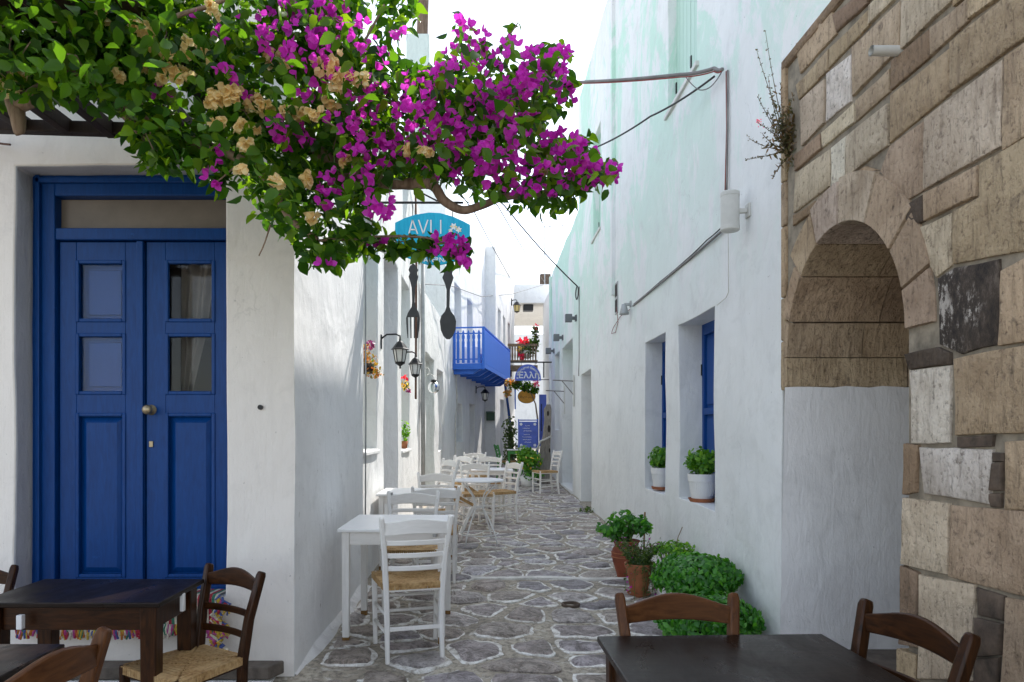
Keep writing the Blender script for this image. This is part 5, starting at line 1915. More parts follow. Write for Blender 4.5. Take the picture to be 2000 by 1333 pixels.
for px in (1018, 1045):
    mb = MB()
    mb.tube([Vector((Q(px, 0).x, QY, zt)), Vector((Q(px, 0).x, QY, Q(0, 718).z))], 0.006, 5)
    mb.build('chain', M['black_metal'], qs, world=True)

# orange oval sign
OY = 19.2
def O_(px, py): return P(px, py, OY)
os_ = thing('oval_sign', 'orange oval sign with a dark rim hanging below the blue half-round sign', 'sign', O_(1028, 790))
mb = MB()
mb.prism([(O_(1028.5 + 17.5 * math.cos(t), 0).x, O_(0, 775 + 13.5 * math.sin(t)).z) for t in [2 * math.pi * k / 32 for k in range(32)]], lambda u, v, dd: Vector((u, OY + dd, v)), -0.012, 0.012)
mb.build('rim', M['black_metal'], os_, world=True)
mb = MB()
mb.prism([(O_(1028.5 + 16.6 * math.cos(t), 0).x, O_(0, 775 + 12.7 * math.sin(t)).z) for t in [2 * math.pi * k / 32 for k in range(32)]], lambda u, v, dd: Vector((u, OY + dd, v)), -0.02, -0.010)
mb.build('face', M['sign_orange'], os_, world=True)
mb = MB()
rr = random.Random(4)
for k in range(9):
    px = 1016 + k * 2.9
    a = O_(px, 775 + rr.uniform(-1.5, 1)); b_ = O_(px + rr.uniform(0.6, 1.8), 778 + rr.uniform(-1, 1))
    a.y = b_.y = OY - 0.0215
    mb.beam(a, b_, 0.011, 0.003, up=(0, 1, 0))
mb.build('faded_lettering', M['terracotta_dark'], os_, world=True)
mb = MB()
mb.tube([Vector((O_(1028, 0).x, OY, O_(0, 763).z)), Vector((O_(1028, 0).x, OY, O_(0, 742).z)), Vector((RX + 0.5, OY, O_(0, 742).z))], 0.012, 6)
mb.build('hanger', M['black_metal'], os_, world=True)

# blue menu board on its stand
MY = 17.5
def MM(px, py): return P(px, py, MY)
ms = thing('menu_board', 'periwinkle blue notice board with white handwriting on a thin blue stand', 'board', (MM(1032, 0).x, MY, ground_z(MY)))
mb = MB()
mb.box(MM(1012.5, 0).x, MM(1050, 0).x, MY - 0.012, MY + 0.012, MM(0, 875).z, MM(0, 824).z)
mb.build('panel', M['blue_board'], ms, world=True, bevel=0.004)
mb = MB()
for (x0, y0, wd) in ((1026, 832, 8), (1021, 837, 14), (1023, 842, 16), (1023, 849, 12), (1020, 854, 17), (1021, 859, 17), (1024, 864, 13)):
    x = x0
    while x < x0 + wd:
        l = rr.uniform(0.5, 1.2)
        a, b_ = MM(x, y0 + rr.uniform(-1, 0.2)), MM(x + l, y0 + rr.uniform(0, 1.2))
        a.y = b_.y = MY - 0.0145
        mb.beam(a, b_, 0.010, 0.003, up=(0, 1, 0))
        x += l + rr.uniform(0.2, 0.9)
tag(mb.build('handwriting', M['sign_white'], ms, world=True), kind='stuff')
mb = MB()
for (px, py) in ((1017.5, 829), (1044.5, 829), (1018, 870), (1044.5, 870)):
    p_ = MM(px, py)
    for k in range(5):
        a = 2 * math.pi * k / 5
        c_ = Vector((p_.x + 0.022 * math.cos(a), MY - 0.014, p_.z + 0.022 * math.sin(a)))
        mb.add([c_ + Vector((0.017 * math.cos(t), 0, 0.017 * math.sin(t))) for t in [2 * math.pi * q / 7 for q in range(7)]], [tuple(range(7))])
        for v_ in mb.v[-7:]:
            v_.y = MY - 0.0138 - 0.0004 * k
mb.build('painted_flowers', M['sign_white'], ms, world=True)
for x_ in (MM(1013, 0).x, MM(1050, 0).x):
    MB().beam((x_, MY + 0.03, ground_z(MY)), (x_, MY + 0.018, MM(0, 819).z), 0.03, 0.03, up=(0, 1, 0)).build('leg', M['blue_board'], ms, world=True)
MB().beam((MM(1012, 0).x, MY + 0.018, MM(0, 821).z), (MM(1051, 0).x, MY + 0.018, MM(0, 821).z), 0.03, 0.03).build('top_bar', M['blue_board'], ms, world=True)

# tall blue door leaf standing open, blue post, mailbox, driftwood
mb = MB()
bdx0, bdx1 = P(1053, 0, 18.75).x, P(1067, 0, 18.75).x
mb.box(bdx0, bdx1, 18.72, 18.77, P(0, 872, 18.75).z, P(0, 771, 18.75).z)
o = mb.build('blue_shutter_leaf', M['blue_board'], None, bevel=0.006)
tag(o, 'tall periwinkle blue shutter leaf standing open behind the driftwood board', 'shutter')
mb = MB()
mb.box(bdx0 + 0.05, bdx0 + 0.07, 18.705, 18.722, 1.35, 2.1)
mb.build('slot', M['black_metal'], o)
mb = MB()
mb.sweep([P(986, 748, 21.0), P(993, 800, 20.9), P(999, 850, 20.8), P(1002, 930, 20.7)], 0.075, 0.075, up=(0, 1, 0))
o = mb.build('blue_post', M['blue_door'], None, bevel=0.006)
tag(o, 'blue painted wooden post below the end of the blue balcony', 'post')
mx = thing('mailbox', 'dark green metal mailbox on the grey-white wall under the balcony', 'mailbox', P(958, 822, 21.28))
mx.location.y = 21.29
MB().box(-0.13, 0.13, -0.11, 0.0, 0.0, 0.25).build('box', M['mail_green'], mx, bevel=0.01)
MB().prism([(-0.14, 0.255), (0.14, 0.255), (0.14, 0.29), (-0.14, 0.29)], lambda u, v, dd: Vector((u, -dd, v - 0.03 * dd / 0.13)), -0.005, 0.13).build('lid', M['mail_green'], mx, bevel=0.006)
dw = thing('driftwood_board', 'weathered grey driftwood board with holes leaning by the white wall', 'board', (P(1066, 0, 15.6).x, 15.6, ground_z(15.6)))
brd = [(1040, 958), (1047, 920), (1054, 880), (1060, 850), (1063, 820), (1062, 800), (1068, 790), (1075, 790), (1077, 800), (1076, 830), (1075, 870), (1076, 910), (1077, 956)]
mb = MB()
mb.prism([(P(a, b_, 15.6).x, P(a, b_, 15.6).z) for a, b_ in brd], lambda u, v, dd: Vector((u, 15.6 + dd, v)), -0.03, 0.03)
mb.build('plank', M['old_wood'], dw, world=True, bevel=0.015)
for (px, py, h) in ((1070, 808, 5), (1072, 838, 7), (1073, 880, 4)):
    p_ = P(px, py, 15.6)
    mb = MB()
    mb.prism([(0.02 * math.cos(t) * h / 4, 0.05 * math.sin(t) * h / 4) for t in [2 * math.pi * k / 10 for k in range(10)]], lambda u, v, dd: Vector((p_.x + u, 15.566 + dd, p_.z + v)), -0.003, 0.004)
    mb.build('hole', M['dark_room'], dw, world=True)
mb = MB()
mb.tube([P(1077, 852, 15.55), P(1066, 858, 15.5), P(1056, 862, 15.5), P(1050, 875, 15.52), P(1047, 882, 15.54)], 0.022, 6)
mb.build('rope', M['cable_white'], dw, world=True, smooth=True)

# brown wooden balcony past the bridge, with flower pots
WB = thing('wooden_balcony', 'brown weathered wooden balcony with turned balusters and red flowers', 'balcony', P(1018, 720, 25.0))
def WBp(px, py): return P(px, py, 25.0)
for (y0, y1, nm) in ((672, 677, 'handrail'), (704, 708, 'bottom_rail'), (714, 722, 'floor_beam')):
    mb = MB()
    mb.box(WBp(984, 0).x, WBp(1050, 0).x, 24.95, 25.05 + (0.9 if nm == 'floor_beam' else 0), WBp(0, y1).z, WBp(0, y0).z)
    mb.build(nm, M['balcony_wood'], WB, world=True)
for k in range(13):
    x_ = WBp(986 + k * 5, 0).x
    z0, z1 = WBp(0, 705).z, WBp(0, 676).z
    h = z1 - z0
    MB().lathe([(0.03, 0), (0.018, 0.1 * h), (0.034, 0.35 * h), (0.02, 0.6 * h), (0.03, 0.8 * h), (0.02, h)], 8, c=(x_, 25.0, z0)).build('baluster', M['balcony_wood'], WB, world=True, smooth=True)
mb = MB()
mb.box(WBp(984, 0).x, WBp(1000, 0).x, 25.3, 25.9, WBp(0, 735).z, WBp(0, 716).z - 0.1)
mb.build('support', M['dark_wood'], WB, world=True)

# ================================================================== POLE, CABLES, AERIAL
up_ = thing('utility_pole', 'weathered wooden utility pole rising behind the bougainvillea', 'pole', P(822, 300, 9.6))
MB().tube([P(822, 330, 9.6), P(823, 120, 9.6), P(827, 0, 9.6), P(832, -260, 9.6)], [0.085, 0.082, 0.078, 0.07], 12).build('shaft', M['pole_wood'], up_, world=True, smooth=True)
mb = MB()
mb.box(-1.12 + 0.0, P(840, 0, 9.6).x, 9.45, 9.75, 4.9, P(0, 78, 9.6).z)
mb.build('concrete_base', M['plaster_mint'], up_, world=True, bevel=0.01)


def cable(name, label, pts, r, mat, sag=0.0, cat='cable', n=14):
    pts = [Vector(p) for p in pts]
    out = []
    for a, b_ in zip(pts[:-1], pts[1:]):
        for k in range(n):
            t = k / n
            p = a.lerp(b_, t)
            p.z -= sag * 4 * t * (1 - t)
            out.append(p)
    out.append(pts[-1])
    o = MB().tube(out, r, 6).build(name, mat, None, smooth=True)
    tag(o, label, cat)
    return o


wA = P(1422, 136, PX(1422, RX) - 0.03)
pole_hi = P(824, 190, 9.5)
cable('cable_bundle', 'thick grey cable bundle crossing the lane from the white wall to the pole', [wA + Vector((-0.04, 0, 0)), P(1395, 134, 4.95), P(1330, 146, 5.2), P(1120, 161, 6.2), pole_hi], 0.014, M['cable_grey'], 0.01)
cable('cable', 'red-edged wire strapped under the thick cable bundle', [wA + Vector((-0.05, 0, -0.015)), P(1395, 140, 4.93), P(1330, 151, 5.18), P(1120, 164, 6.2), pole_hi + Vector((0, 0, -0.03))], 0.005, M['cable_red'], 0.01)
cable('cable', 'twisted black cable slanting down from the cable bundle across the white wall', [P(1395, 150, 4.95), P(1270, 228, 6.0), P(1160, 290, 7.2), P(1040, 352, 8.6), P(880, 330, 9.5)], 0.008, M['cable'], 0.02)
cable('cable', 'loop of slack wire hanging below the thick cable bundle', [P(1410, 140, 4.9), P(1388, 170, 4.95), P(1365, 176, 5.0), P(1340, 152, 5.15)], 0.004, M['cable_grey'], 0.01)
xw = RX - 0.012
def RW(px, py):
    yy = PX(px, RX - 0.015)
    return P(px, py, yy)
cable('cable', 'vertical red and grey wires running down the white wall to the loudspeaker', [RW(1421, 138), RW(1421, 250), RW(1419, 372)], 0.007, M['cable_grey'])
cable('cable', 'thin red wire beside the vertical wires above the loudspeaker', [RW(1418, 140), RW(1419, 250), RW(1416, 372)], 0.004, M['cable_red'])
cable('cable', 'bundle of pale wires slanting down the white wall from the loudspeaker to the spotlight', [RW(1414, 448), RW(1340, 512), RW(1236, 598)], 0.010, M['cable_grey'], 0.0)
cable('cable', 'dark wire twisted along the slanting pale wires below the loudspeaker', [RW(1412, 442), RW(1380, 470), RW(1340, 508), RW(1290, 550), RW(1238, 594)], 0.005, M['cable'], 0.004)
cable('cable', 'thin wire loop hanging left of the small spotlight', [RW(1230, 605), RW(1212, 618), RW(1198, 640), RW(1194, 652), RW(1202, 650), RW(1207, 630), RW(1204, 600)], 0.004, M['cable_red'], 0, n=5)
cable('cable', 'white wire dropping from the loudspeaker to the window with the blue shutter', [RW(1422, 455), RW(1423, 570), RW(1418, 582), RW(1400, 597)], 0.003, M['cable_white'], 0, n=5)
cable('cable', 'thin dark wire on the white wall between the two houses', [RW(1131, 560), RW(1131, 700), RW(1130, 735)], 0.008, M['cable_grey'], 0)
pole_lo = P(826, 235, 9.5)
eR = P(1128, 560, PX(1128, RX - 0.02))
cable('cable', 'black cable descending from the pole to a ring on the lower white house', [pole_lo, P(985, 402, 11.3), eR], 0.012, M['cable'], 0.05)
cable('cable', 'black cable from the pole towards the roof with the aerial', [pole_lo + Vector((0, 0, -0.1)), P(972, 402, 16), P(1062, 550, 27.0)], 0.014, M['cable'], 0.05)
cable('cable', 'black cable from the pole to the parapet past the blue balcony', [pole_lo + Vector((0, 0, -0.2)), P(925, 412, 15), P(1002, 552, 26.8)], 0.013, M['cable'], 0.05)
cable('cable', 'coiled end of cable on the lower white house wall', [eR + Vector((-0.01, 0, 0)) + Vector((0, 0.18 * math.sin(t) + 0.0, -0.12 + 0.12 * math.cos(t))) for t in [2 * math.pi * k / 14 for k in range(13)]], 0.012, M['cable'], 0, n=2)
cable('cable', 'wire sagging across the lane in front of the blue balcony house', [P(826, 555, 11.2), P(872, 558, 16.2), P(885, 560, 16.4), P(940, 580, 20), P(1000, 575, 24), P(1060, 557, 27)], 0.010, M['cable_grey'], 0.0)
cable('cable', 'pale cable hanging down the wall below the blue balcony', [BP(uD(889), 0.02, 2.8), BP(uD(891), 0.025, 2.0), BP(uD(888), 0.02, 1.7), BP(uD(888.5), 0.02, 0.4)], 0.014, M['cable_white'], 0)

ae = thing('tv_aerial', 'thin television aerial on a short mast above the bridge room', 'aerial', P(1064, 556, 28))
def AE(px, py): return P(px, py, 28.0)
MB().tube([AE(1064, 556), AE(1063, 440)], 0.022, 6).build('mast', M['zinc'], ae, world=True)
MB().tube([AE(1056, 444), AE(1108, 441)], 0.015, 6).build('boom', M['zinc'], ae, world=True)
for dy_ in (0, 7):
    MB().tube([AE(1086 + 14 * math.cos(t), 438 + dy_ + 5 * math.sin(t)) + Vector((0, 0.25 * math.sin(t), 0)) for t in [2 * math.pi * k / 18 for k in range(19)]], 0.012, 5).build('loop', M['zinc'], ae, world=True)
mb = MB()
mb.box(AE(1055, 0).x, AE(1076, 0).x, 28.0, 28.4, 7.1, AE(0, 535).z)
o = mb.build('chimney_block', M['rubble'], None, bevel=0.02)
tag(o, 'small brown stone chimney at the foot of the television aerial', 'chimney')

# ================================================================== PLANTS
def leaf_tpl(L=1.0, Wd=0.6, fold=0.18, droop=0.25, rows=(0.0, 0.22, 0.5, 0.78, 1.0), prof=(0.03, 0.42, 0.5, 0.30, 0.0)):
    """leaf along +X, normal +Z, unit length; returns verts (k,3), faces"""
    vs, fs = [], []
    for t, w in zip(rows, prof):
        z = -droop * t * t
        if w == 0.0:
            vs.append((t * L, 0, z))
        else:
            hw = w * Wd
            vs += [(t * L, -hw, z + fold * hw), (t * L, 0, z), (t * L, hw, z + fold * hw)]
    n = len(rows)
    for i in range(n - 1):
        a = i * 3
        if prof[i + 1] == 0.0:
            e = (i + 1) * 3
            fs += [(a, a + 1, e), (a + 1, a + 2, e)]
        else:
            fs += [(a, a + 1, a + 4, a + 3), (a + 1, a + 2, a + 5, a + 4)]
    return np.array(vs, dtype=float), fs


def frames(dirs, norms):
    """rotation matrices with columns (dir, side, normal)"""
    x = dirs / np.linalg.norm(dirs, axis=1, keepdims=True)
    z = norms - x * np.sum(norms * x, axis=1, keepdims=True)
    z /= np.maximum(1e-6, np.linalg.norm(z, axis=1, keepdims=True))
    y = np.cross(z, x)
    return np.stack([x, y, z], axis=2)


def scatter(name, tpl, pos, R, scale, mats, parent, midx=None, world=True, smooth=True):
    T, fs = tpl
    n, k = len(pos), len(T)
    V = np.einsum('nij,kj->nki', R * scale[:, None, None], T) + pos[:, None, :]
    V = V.reshape(-1, 3)
    loops, starts, totals = [], [], []
    fl = [np.array(f) for f in fs]
    per = np.concatenate(fl)
    lens = np.array([len(f) for f in fs])
    allloops = (per[None, :] + (np.arange(n) * k)[:, None]).ravel()
    alllens = np.tile(lens, n)
    st = np.concatenate([[0], np.cumsum(alllens)[:-1]])
    me = bpy.data.meshes.new(name)
    me.vertices.add(len(V))
    me.vertices.foreach_set('co', V.ravel())
    me.loops.add(len(allloops))
    me.loops.foreach_set('vertex_index', allloops.astype(np.int32))
    me.polygons.add(len(alllens))
    me.polygons.foreach_set('loop_start', st.astype(np.int32))
    me.polygons.foreach_set('loop_total', alllens.astype(np.int32))
    for m_ in (mats if isinstance(mats, (list, tuple)) else [mats]):
        me.materials.append(m_)
    if midx is not None:
        me.polygons.foreach_set('material_index', np.repeat(midx, len(fs)).astype(np.int32))
    me.polygons.foreach_set('use_smooth', np.ones(len(alllens), dtype=bool))
    me.update(calc_edges=True)
    me.validate()
    o = bpy.data.objects.new(name, me)
    COL.objects.link(o)
    o['kind'] = 'stuff'
    if parent is not None:
        o.parent = parent
        if world:
            o.location = -Vector(parent.location)
    return o


def unit(v):
    return v / np.maximum(1e-9, np.linalg.norm(v, axis=-1, keepdims=True))


# ---------------------------------------------------------------- bougainvillea
BG = thing('bougainvillea', 'huge bougainvillea with magenta and faded cream bracts hanging over the lane', 'plant', (-1.9, 3.55, 3.0))
poly_main = [(-120, -130), (300, -90), (620, -70), (690, -60), (720, -30), (700, 40), (720, 95), (770, 108), (815, 125), (858, 142), (872, 70), (905, 32), (938, 88), (965, 112), (1005, 100), (1050, 92), (1090, 84),
             (1122, 172), (1100, 205), (1060, 235), (1042, 268), (1100, 262), (1150, 274), (1164, 308), (1210, 326), (1186, 358), (1150, 352), (1120, 398), (1055, 402), (1000, 388),
             (905, 366), (850, 352), (790, 350), (735, 378), (742, 412), (748, 440), (715, 482), (640, 522), (590, 498), (545, 442), (490, 402), (470, 345), (420, 312), (335, 332), (280, 292), (252, 238), (210, 195), (130, 178), (60, 190), (-120, 160)]
poly_sprig = [(700, 462), (770, 460), (800, 458), (860, 466), (915, 472), (918, 498), (905, 520), (870, 500), (800, 492), (740, 488), (690, 492)]
poly_tip = [(430, 330), (470, 330), (440, 372), (402, 362), (408, 345)]
poly_down = [(265, 250), (340, 270), (345, 335), (300, 330), (280, 300)]
poly_top = [(760, -30), (830, -60), (800, 60), (770, 60), (740, 100), (735, 40)]


def in_poly(px, py, poly):
    n = len(poly)
    c = np.zeros(px.shape, dtype=bool)
    j = n - 1
    for i in range(n):
        xi, yi = poly[i]
        xj, yj = poly[j]
        cond = ((yi > py) != (yj > py)) & (px < (xj - xi) * (py - yi) / (yj - yi + 1e-12) + xi)
        c ^= cond
        j = i
    return c


def depth_mid(px, py):
    """distance of the middle of the foliage: it lies on the pergola at left and reaches over the lane"""
    return np.interp(px, [-120, 200, 500, 800, 1200], [2.85, 2.9, 2.95, 3.0, 3.05])


def sample(poly, n, thick, seed, edge_noise=True):
    rg_ = np.random.default_rng(seed)
    xs = [p[0] for p in poly]
    ys = [p[1] for p in poly]
    out = []
    while len(out) < n:
        m_ = 4000
        px = rg_.uniform(min(xs), max(xs), m_)
        py = rg_.uniform(min(ys), max(ys), m_)
        jx = px + 14 * rg_.normal(size=m_) * 0.6
        jy = py + 14 * rg_.normal(size=m_) * 0.6
        ok = in_poly(jx, jy, poly)
        for a, b_ in zip(px[ok], py[ok]):
            out.append((a, b_))
            if len(out) >= n:
                break
    out = np.array(out)
    t = rg_.normal(size=n) * thick
    return out[:, 0], out[:, 1], t


def dens(px, py, Y):
    """clumps and gaps"""
    X = (px - CX) / F * Y
    Z = CAMH - (py - CY) / F * Y
    v = np.array([noise.noise(Vector((x * 5.5, y * 5.5, z * 5.5))) + 0.5 * noise.noise(Vector((x * 12, y * 12, z * 12))) for x, y, z in zip(X, Y, Z)])
    return X, Z, v


def cloud(poly, n, thick, seed, cut=-0.12):
    px, py, t = sample(poly, n, thick, seed)
    Y = depth_mid(px, py) + t
    X, Z, v = dens(px, py, Y)
    ok = v > cut
    return np.stack([X[ok], Y[ok], Z[ok]], axis=1), px[ok], py[ok], t[ok]


c1 = cloud(poly_main, 19000, 0.19, 1, -0.08)
c2 = cloud(poly_sprig, 190, 0.05, 2, -0.6)
c3 = cloud(poly_tip, 40, 0.04, 3, -0.9)
c4 = cloud(poly_down, 240, 0.10, 4, -0.5)
c6 = cloud([(-140, -140), (330, -90), (330, 120), (255, 205), (130, 172), (60, 185), (-140, 165)], 5200, 0.26, 9, -0.35)
c5 = cloud(poly_top, 130, 0.10, 6, -0.3)
Lp = np.concatenate([c[0] for c in (c1, c2, c3, c4, c5, c6)])
Lt = np.concatenate([c[3] for c in (c1, c2, c3, c4, c5, c6)])
rg2 = np.random.default_rng(77)
n = len(Lp)
# leaves droop and turn outwards, a little towards the light
dirs = unit(rg2.normal(size=(n, 3)) * np.array([1.0, 0.8, 0.55]) + np.array([0.12, -0.12, -0.55]))
norms = unit(rg2.normal(size=(n, 3)) * 0.75 + np.array([0.15, -0.25, 0.75]))
scl = rg2.uniform(0.038, 0.072, n)
tplA = leaf_tpl(1.0, 0.62, 0.30, 0.28)
R = frames(dirs, norms)
order = np.argsort(Lt)                       # nearest the open side first
single = order[:300]
rest = order[300:]
tplB = leaf_tpl(1.0, 0.74, 0.10, 0.55, prof=(0.03, 0.46, 0.48, 0.24, 0.0))
tplC = leaf_tpl(1.0, 0.50, 0.55, 0.10, prof=(0.03, 0.38, 0.5, 0.34, 0.0))
for q_, tp_ in enumerate((tplA, tplB, tplC)):
    sel = rest[q_::3]
    scatter('leaves', tp_, Lp[sel], R[sel], scl[sel], M['bougain_leaf'], BG)
# thin stems running through the crown
tw_ = MB()
rt_ = random.Random(8)
for k in range(260):
    i0 = rt_.randrange(len(Lp))
    a_ = Vector(Lp[i0])
    dn_ = np.linalg.norm(Lp - Lp[i0], axis=1)
    cand_ = np.where((dn_ > 0.08) & (dn_ < 0.2))[0]
    if len(cand_) < 12:
        continue
    e_ = Vector(Lp[cand_[rt_.randrange(len(cand_))]])
    m_ = (a_ + e_) / 2 + Vector((0, 0, 0.025))
    tw_.tube([a_, m_, e_], [0.0032, 0.0025, 0.0014], 4)
tag(tw_.build('thin_stems', M['bark'], BG, world=True), kind='stuff')
lm = bpy.data.meshes.new('leaf')
lm.from_pydata([tuple(v) for v in tplA[0]], [], tplA[1])
lm.materials.append(M['bougain_leaf'])
lm.polygons.foreach_set('use_smooth', [True] * len(lm.polygons))


def single_obj(name, me, pos, Rm, s, parent):
    o = bpy.data.objects.new(name, me)
    COL.objects.link(o)
    o.parent = parent
    mw = Matrix.Identity(4)
    for i in range(3):
        for j in range(3):
            mw[i][j] = Rm[i, j] * s
    p = Vector(pos) - Vector(parent.location)
    mw[0][3], mw[1][3], mw[2][3] = p
    o.matrix_local = mw
    return o


for i in single:
    single_obj('leaf', lm, Lp[i], R[i], scl[i], BG)

# bracts: three papery leaves round a tiny tube
def flower_tpl(openness=0.75):
    T, fs = leaf_tpl(1.0, 0.78, 0.25, -0.10, rows=(0.0, 0.35, 0.7, 1.0), prof=(0.08, 0.5, 0.42, 0.0))
    V, Fs = [], []
    for k in range(3):
        a = 2 * math.pi * k / 3
        ca, sa = math.cos(openness), math.sin(openness)
        M1 = np.array([[ca, 0, -sa], [0, 1, 0], [sa, 0, ca]])
        M2 = np.array([[math.cos(a), -math.sin(a), 0], [math.sin(a), math.cos(a), 0], [0, 0, 1]])
        v = (M2 @ M1 @ T.T).T
        nb_ = len(V)
        V += [tuple(q) for q in v]
        Fs += [tuple(i + nb_ for i in f) for f in fs]
    return np.array(V), Fs


ftpl = flower_tpl(0.70)
dtpl = flower_tpl(1.05)
clusters = [(600, 95, 48, 40), (640, 55, 45, 36), (545, 85, 35, 22), (650, 10, 40, 26), (560, 30, 30, 14), (700, 70, 30, 18), (820, 170, 40, 34), (800, 205, 35, 24), (855, 205, 30, 18), (875, 262, 40, 40), (920, 285, 46, 48), (958, 300, 24, 22), (845, 265, 25, 18),
            (790, 255, 28, 18), (760, 275, 24, 12), (955, 190, 40, 34), (985, 215, 34, 26), (1000, 180, 30, 22), (1050, 125, 36, 40), (1085, 150, 30, 30), (1095, 105, 20, 16), (1100, 178, 22, 18), (1035, 165, 28, 22), (1020, 240, 28, 18), (1000, 270, 24, 14),
            (1040, 325, 40, 34), (1095, 295, 38, 40), (1130, 300, 30, 30), (1075, 345, 36, 26), (1145, 345, 26, 20), (1185, 332, 26, 26), (1010, 355, 30, 20), (985, 330, 24, 14), (940, 340, 26, 12),
            (715, 350, 26, 18), (742, 412, 24, 16), (755, 400, 16, 8), (650, 362, 28, 16), (640, 392, 22, 12), (690, 300, 26, 16), (560, 258, 26, 14), (545, 240, 14, 6), (720, 255, 28, 18), (735, 300, 24, 14), (665, 240, 22, 10),
            (884, 486, 24, 24), (905, 492, 16, 12), (868, 470, 18, 10), (735, 462, 18, 8), (846, 496, 10, 4), (910, 515, 9, 4), (636, 518, 10, 4), (415, 347, 16, 8), (420, 300, 12, 5), (905, 50, 18, 8), (930, 80, 22, 10), (985, 100, 26, 12), (890, 110, 24, 10),
            (440, 130, 24, 7), (400, 60, 30, 6), (500, 60, 40, 12), (470, 180, 30, 8), (320, 180, 16, 4), (780, 60, 16, 6), (600, 250, 20, 6), (610, 180, 30, 10), (680, 170, 34, 14), (745, 190, 30, 16), (700, 220, 28, 12), (820, 300, 26, 12), (880, 330, 26, 12), (740, 130, 26, 10), (870, 150, 30, 14), (930, 150, 30, 16)]
drys = [(275, 45, 14, 5), (288, 75, 16, 7), (232, 142, 10, 3), (330, 100, 12, 4), (350, 145, 16, 5), (285, 128, 12, 4), (320, 138, 16, 6), (362, 140, 10, 3), (420, 190, 18, 7), (450, 178, 20, 8), (498, 195, 16, 6), (510, 205, 14, 6), (425, 235, 10, 4), (468, 240, 8, 3), (560, 212, 10, 4), (585, 220, 8, 3), (612, 220, 10, 4),
        (500, 245, 8, 3), (480, 275, 8, 3), (540, 345, 12, 4), (600, 345, 14, 5), (545, 350, 10, 3), (475, 325, 10, 3), (38, 140, 10, 2), (20, 170, 14, 4), (210, 20, 20, 3), (420, 20, 16, 3), (640, 120, 30, 7), (660, 150, 20, 5), (700, 145, 16, 4), (380, 90, 30, 6), (540, 110, 24, 4), (645, 200, 10, 3), (800, 285, 10, 3), (835, 290, 10, 3), (1065, 320, 12, 4), (675, 310, 10, 3), (610, 420, 8, 2)]
fp, fm_, fd, fs_ = [], [], [], []
rf = np.random.default_rng(5)
for lst, mi in ((clusters, 0), (drys, 1)):
    for (px, py, r_, k) in lst:
        k = int(k * (0.72 if mi == 0 else 2.6)) + 1
        Yc = float(depth_mid(np.array(px), np.array(py))) - 0.22 - 0.16 * rf.random()
        if (px, py) in ((884, 486), (905, 492), (868, 470), (735, 462), (846, 496), (910, 515)):
            Yc += 0.2
        cen = np.array(P(px, py, Yc))
        rm = r_ / F * Yc * 1.15
        for q in range(k):
            v = unit(rf.normal(size=3))
            off = v * rm * rf.uniform(0.25, 1.0) ** 0.6 * np.array([1, 0.7, 0.85])
            fp.append(cen + off)
            fm_.append(mi)
            if mi == 0:
                fd.append(unit(v * 0.9 + np.array([0, -0.55, 0.1]) + rf.normal(size=3) * 0.5))
                fs_.append(rf.uniform(0.024, 0.036))
            else:
                fd.append(unit(np.array([0, -0.35, -0.8]) + rf.normal(size=3) * 0.4))
                fs_.append(rf.uniform(0.030, 0.042))
fp, fm_, fd, fs_ = np.array(fp), np.array(fm_), np.array(fd), np.array(fs_)
Rf = frames(unit(np.cross(fd, rf.normal(size=(len(fd), 3)))), fd)
lab = {0: ('flowers', ftpl, 'bract'), 1: ('dry_flowers', dtpl, 'bract_dry')}
for mi in (0, 1):
    idx = np.where(fm_ == mi)[0]
    nm, tp, mt = lab[mi]
    idx = idx[np.argsort(fp[idx][:, 1])]
    ns = 300
    me_ = bpy.data.meshes.new(nm[:-1])
    me_.from_pydata([tuple(v) for v in tp[0]], [], tp[1])
    me_.materials.append(M[mt])
    me_.polygons.foreach_set('use_smooth', [True] * len(me_.polygons))
    for i in idx[:ns]:
        single_obj('flower' if mi == 0 else 'dry_flower', me_, fp[i], Rf[i], fs_[i], BG)
    if len(idx) > ns:
        o = scatter(nm, tp, fp[idx[ns:]], Rf[idx[ns:]], fs_[idx[ns:]], M[mt], BG)
        tag(o, kind='stuff')


# limbs
def limb(pts, r0, r1, nm='branch'):
    q = [P(*p) for p in pts]
    out = []
    for i in range(len(q) - 1):
        p0 = q[max(0, i - 1)]
        p1, p2 = q[i], q[i + 1]
        p3 = q[min(len(q) - 1, i + 2)]
        for k in range(6):
            t = k / 6
            v = 0.5 * ((2 * p1) + (-p0 + p2) * t + (2 * p0 - 5 * p1 + 4 * p2 - p3) * t * t + (-p0 + 3 * p1 - 3 * p2 + p3) * t ** 3)
            v = v + Vector((noise.noise(v * 9), noise.noise(v * 9 + Vector((3, 3, 3))), noise.noise(v * 9 + Vector((8, 1, 2))))) * 0.010
            out.append(v)
    out.append(q[-1])
    n_ = len(out)
    rad = [(r0 + (r1 - r0) * i / (n_ - 1)) * (1 + 0.16 * noise.noise(out[i] * 14)) for i in range(n_)]
    return MB().tube(out, rad, 9).build(nm, M['bark'], BG, world=True, smooth=True)


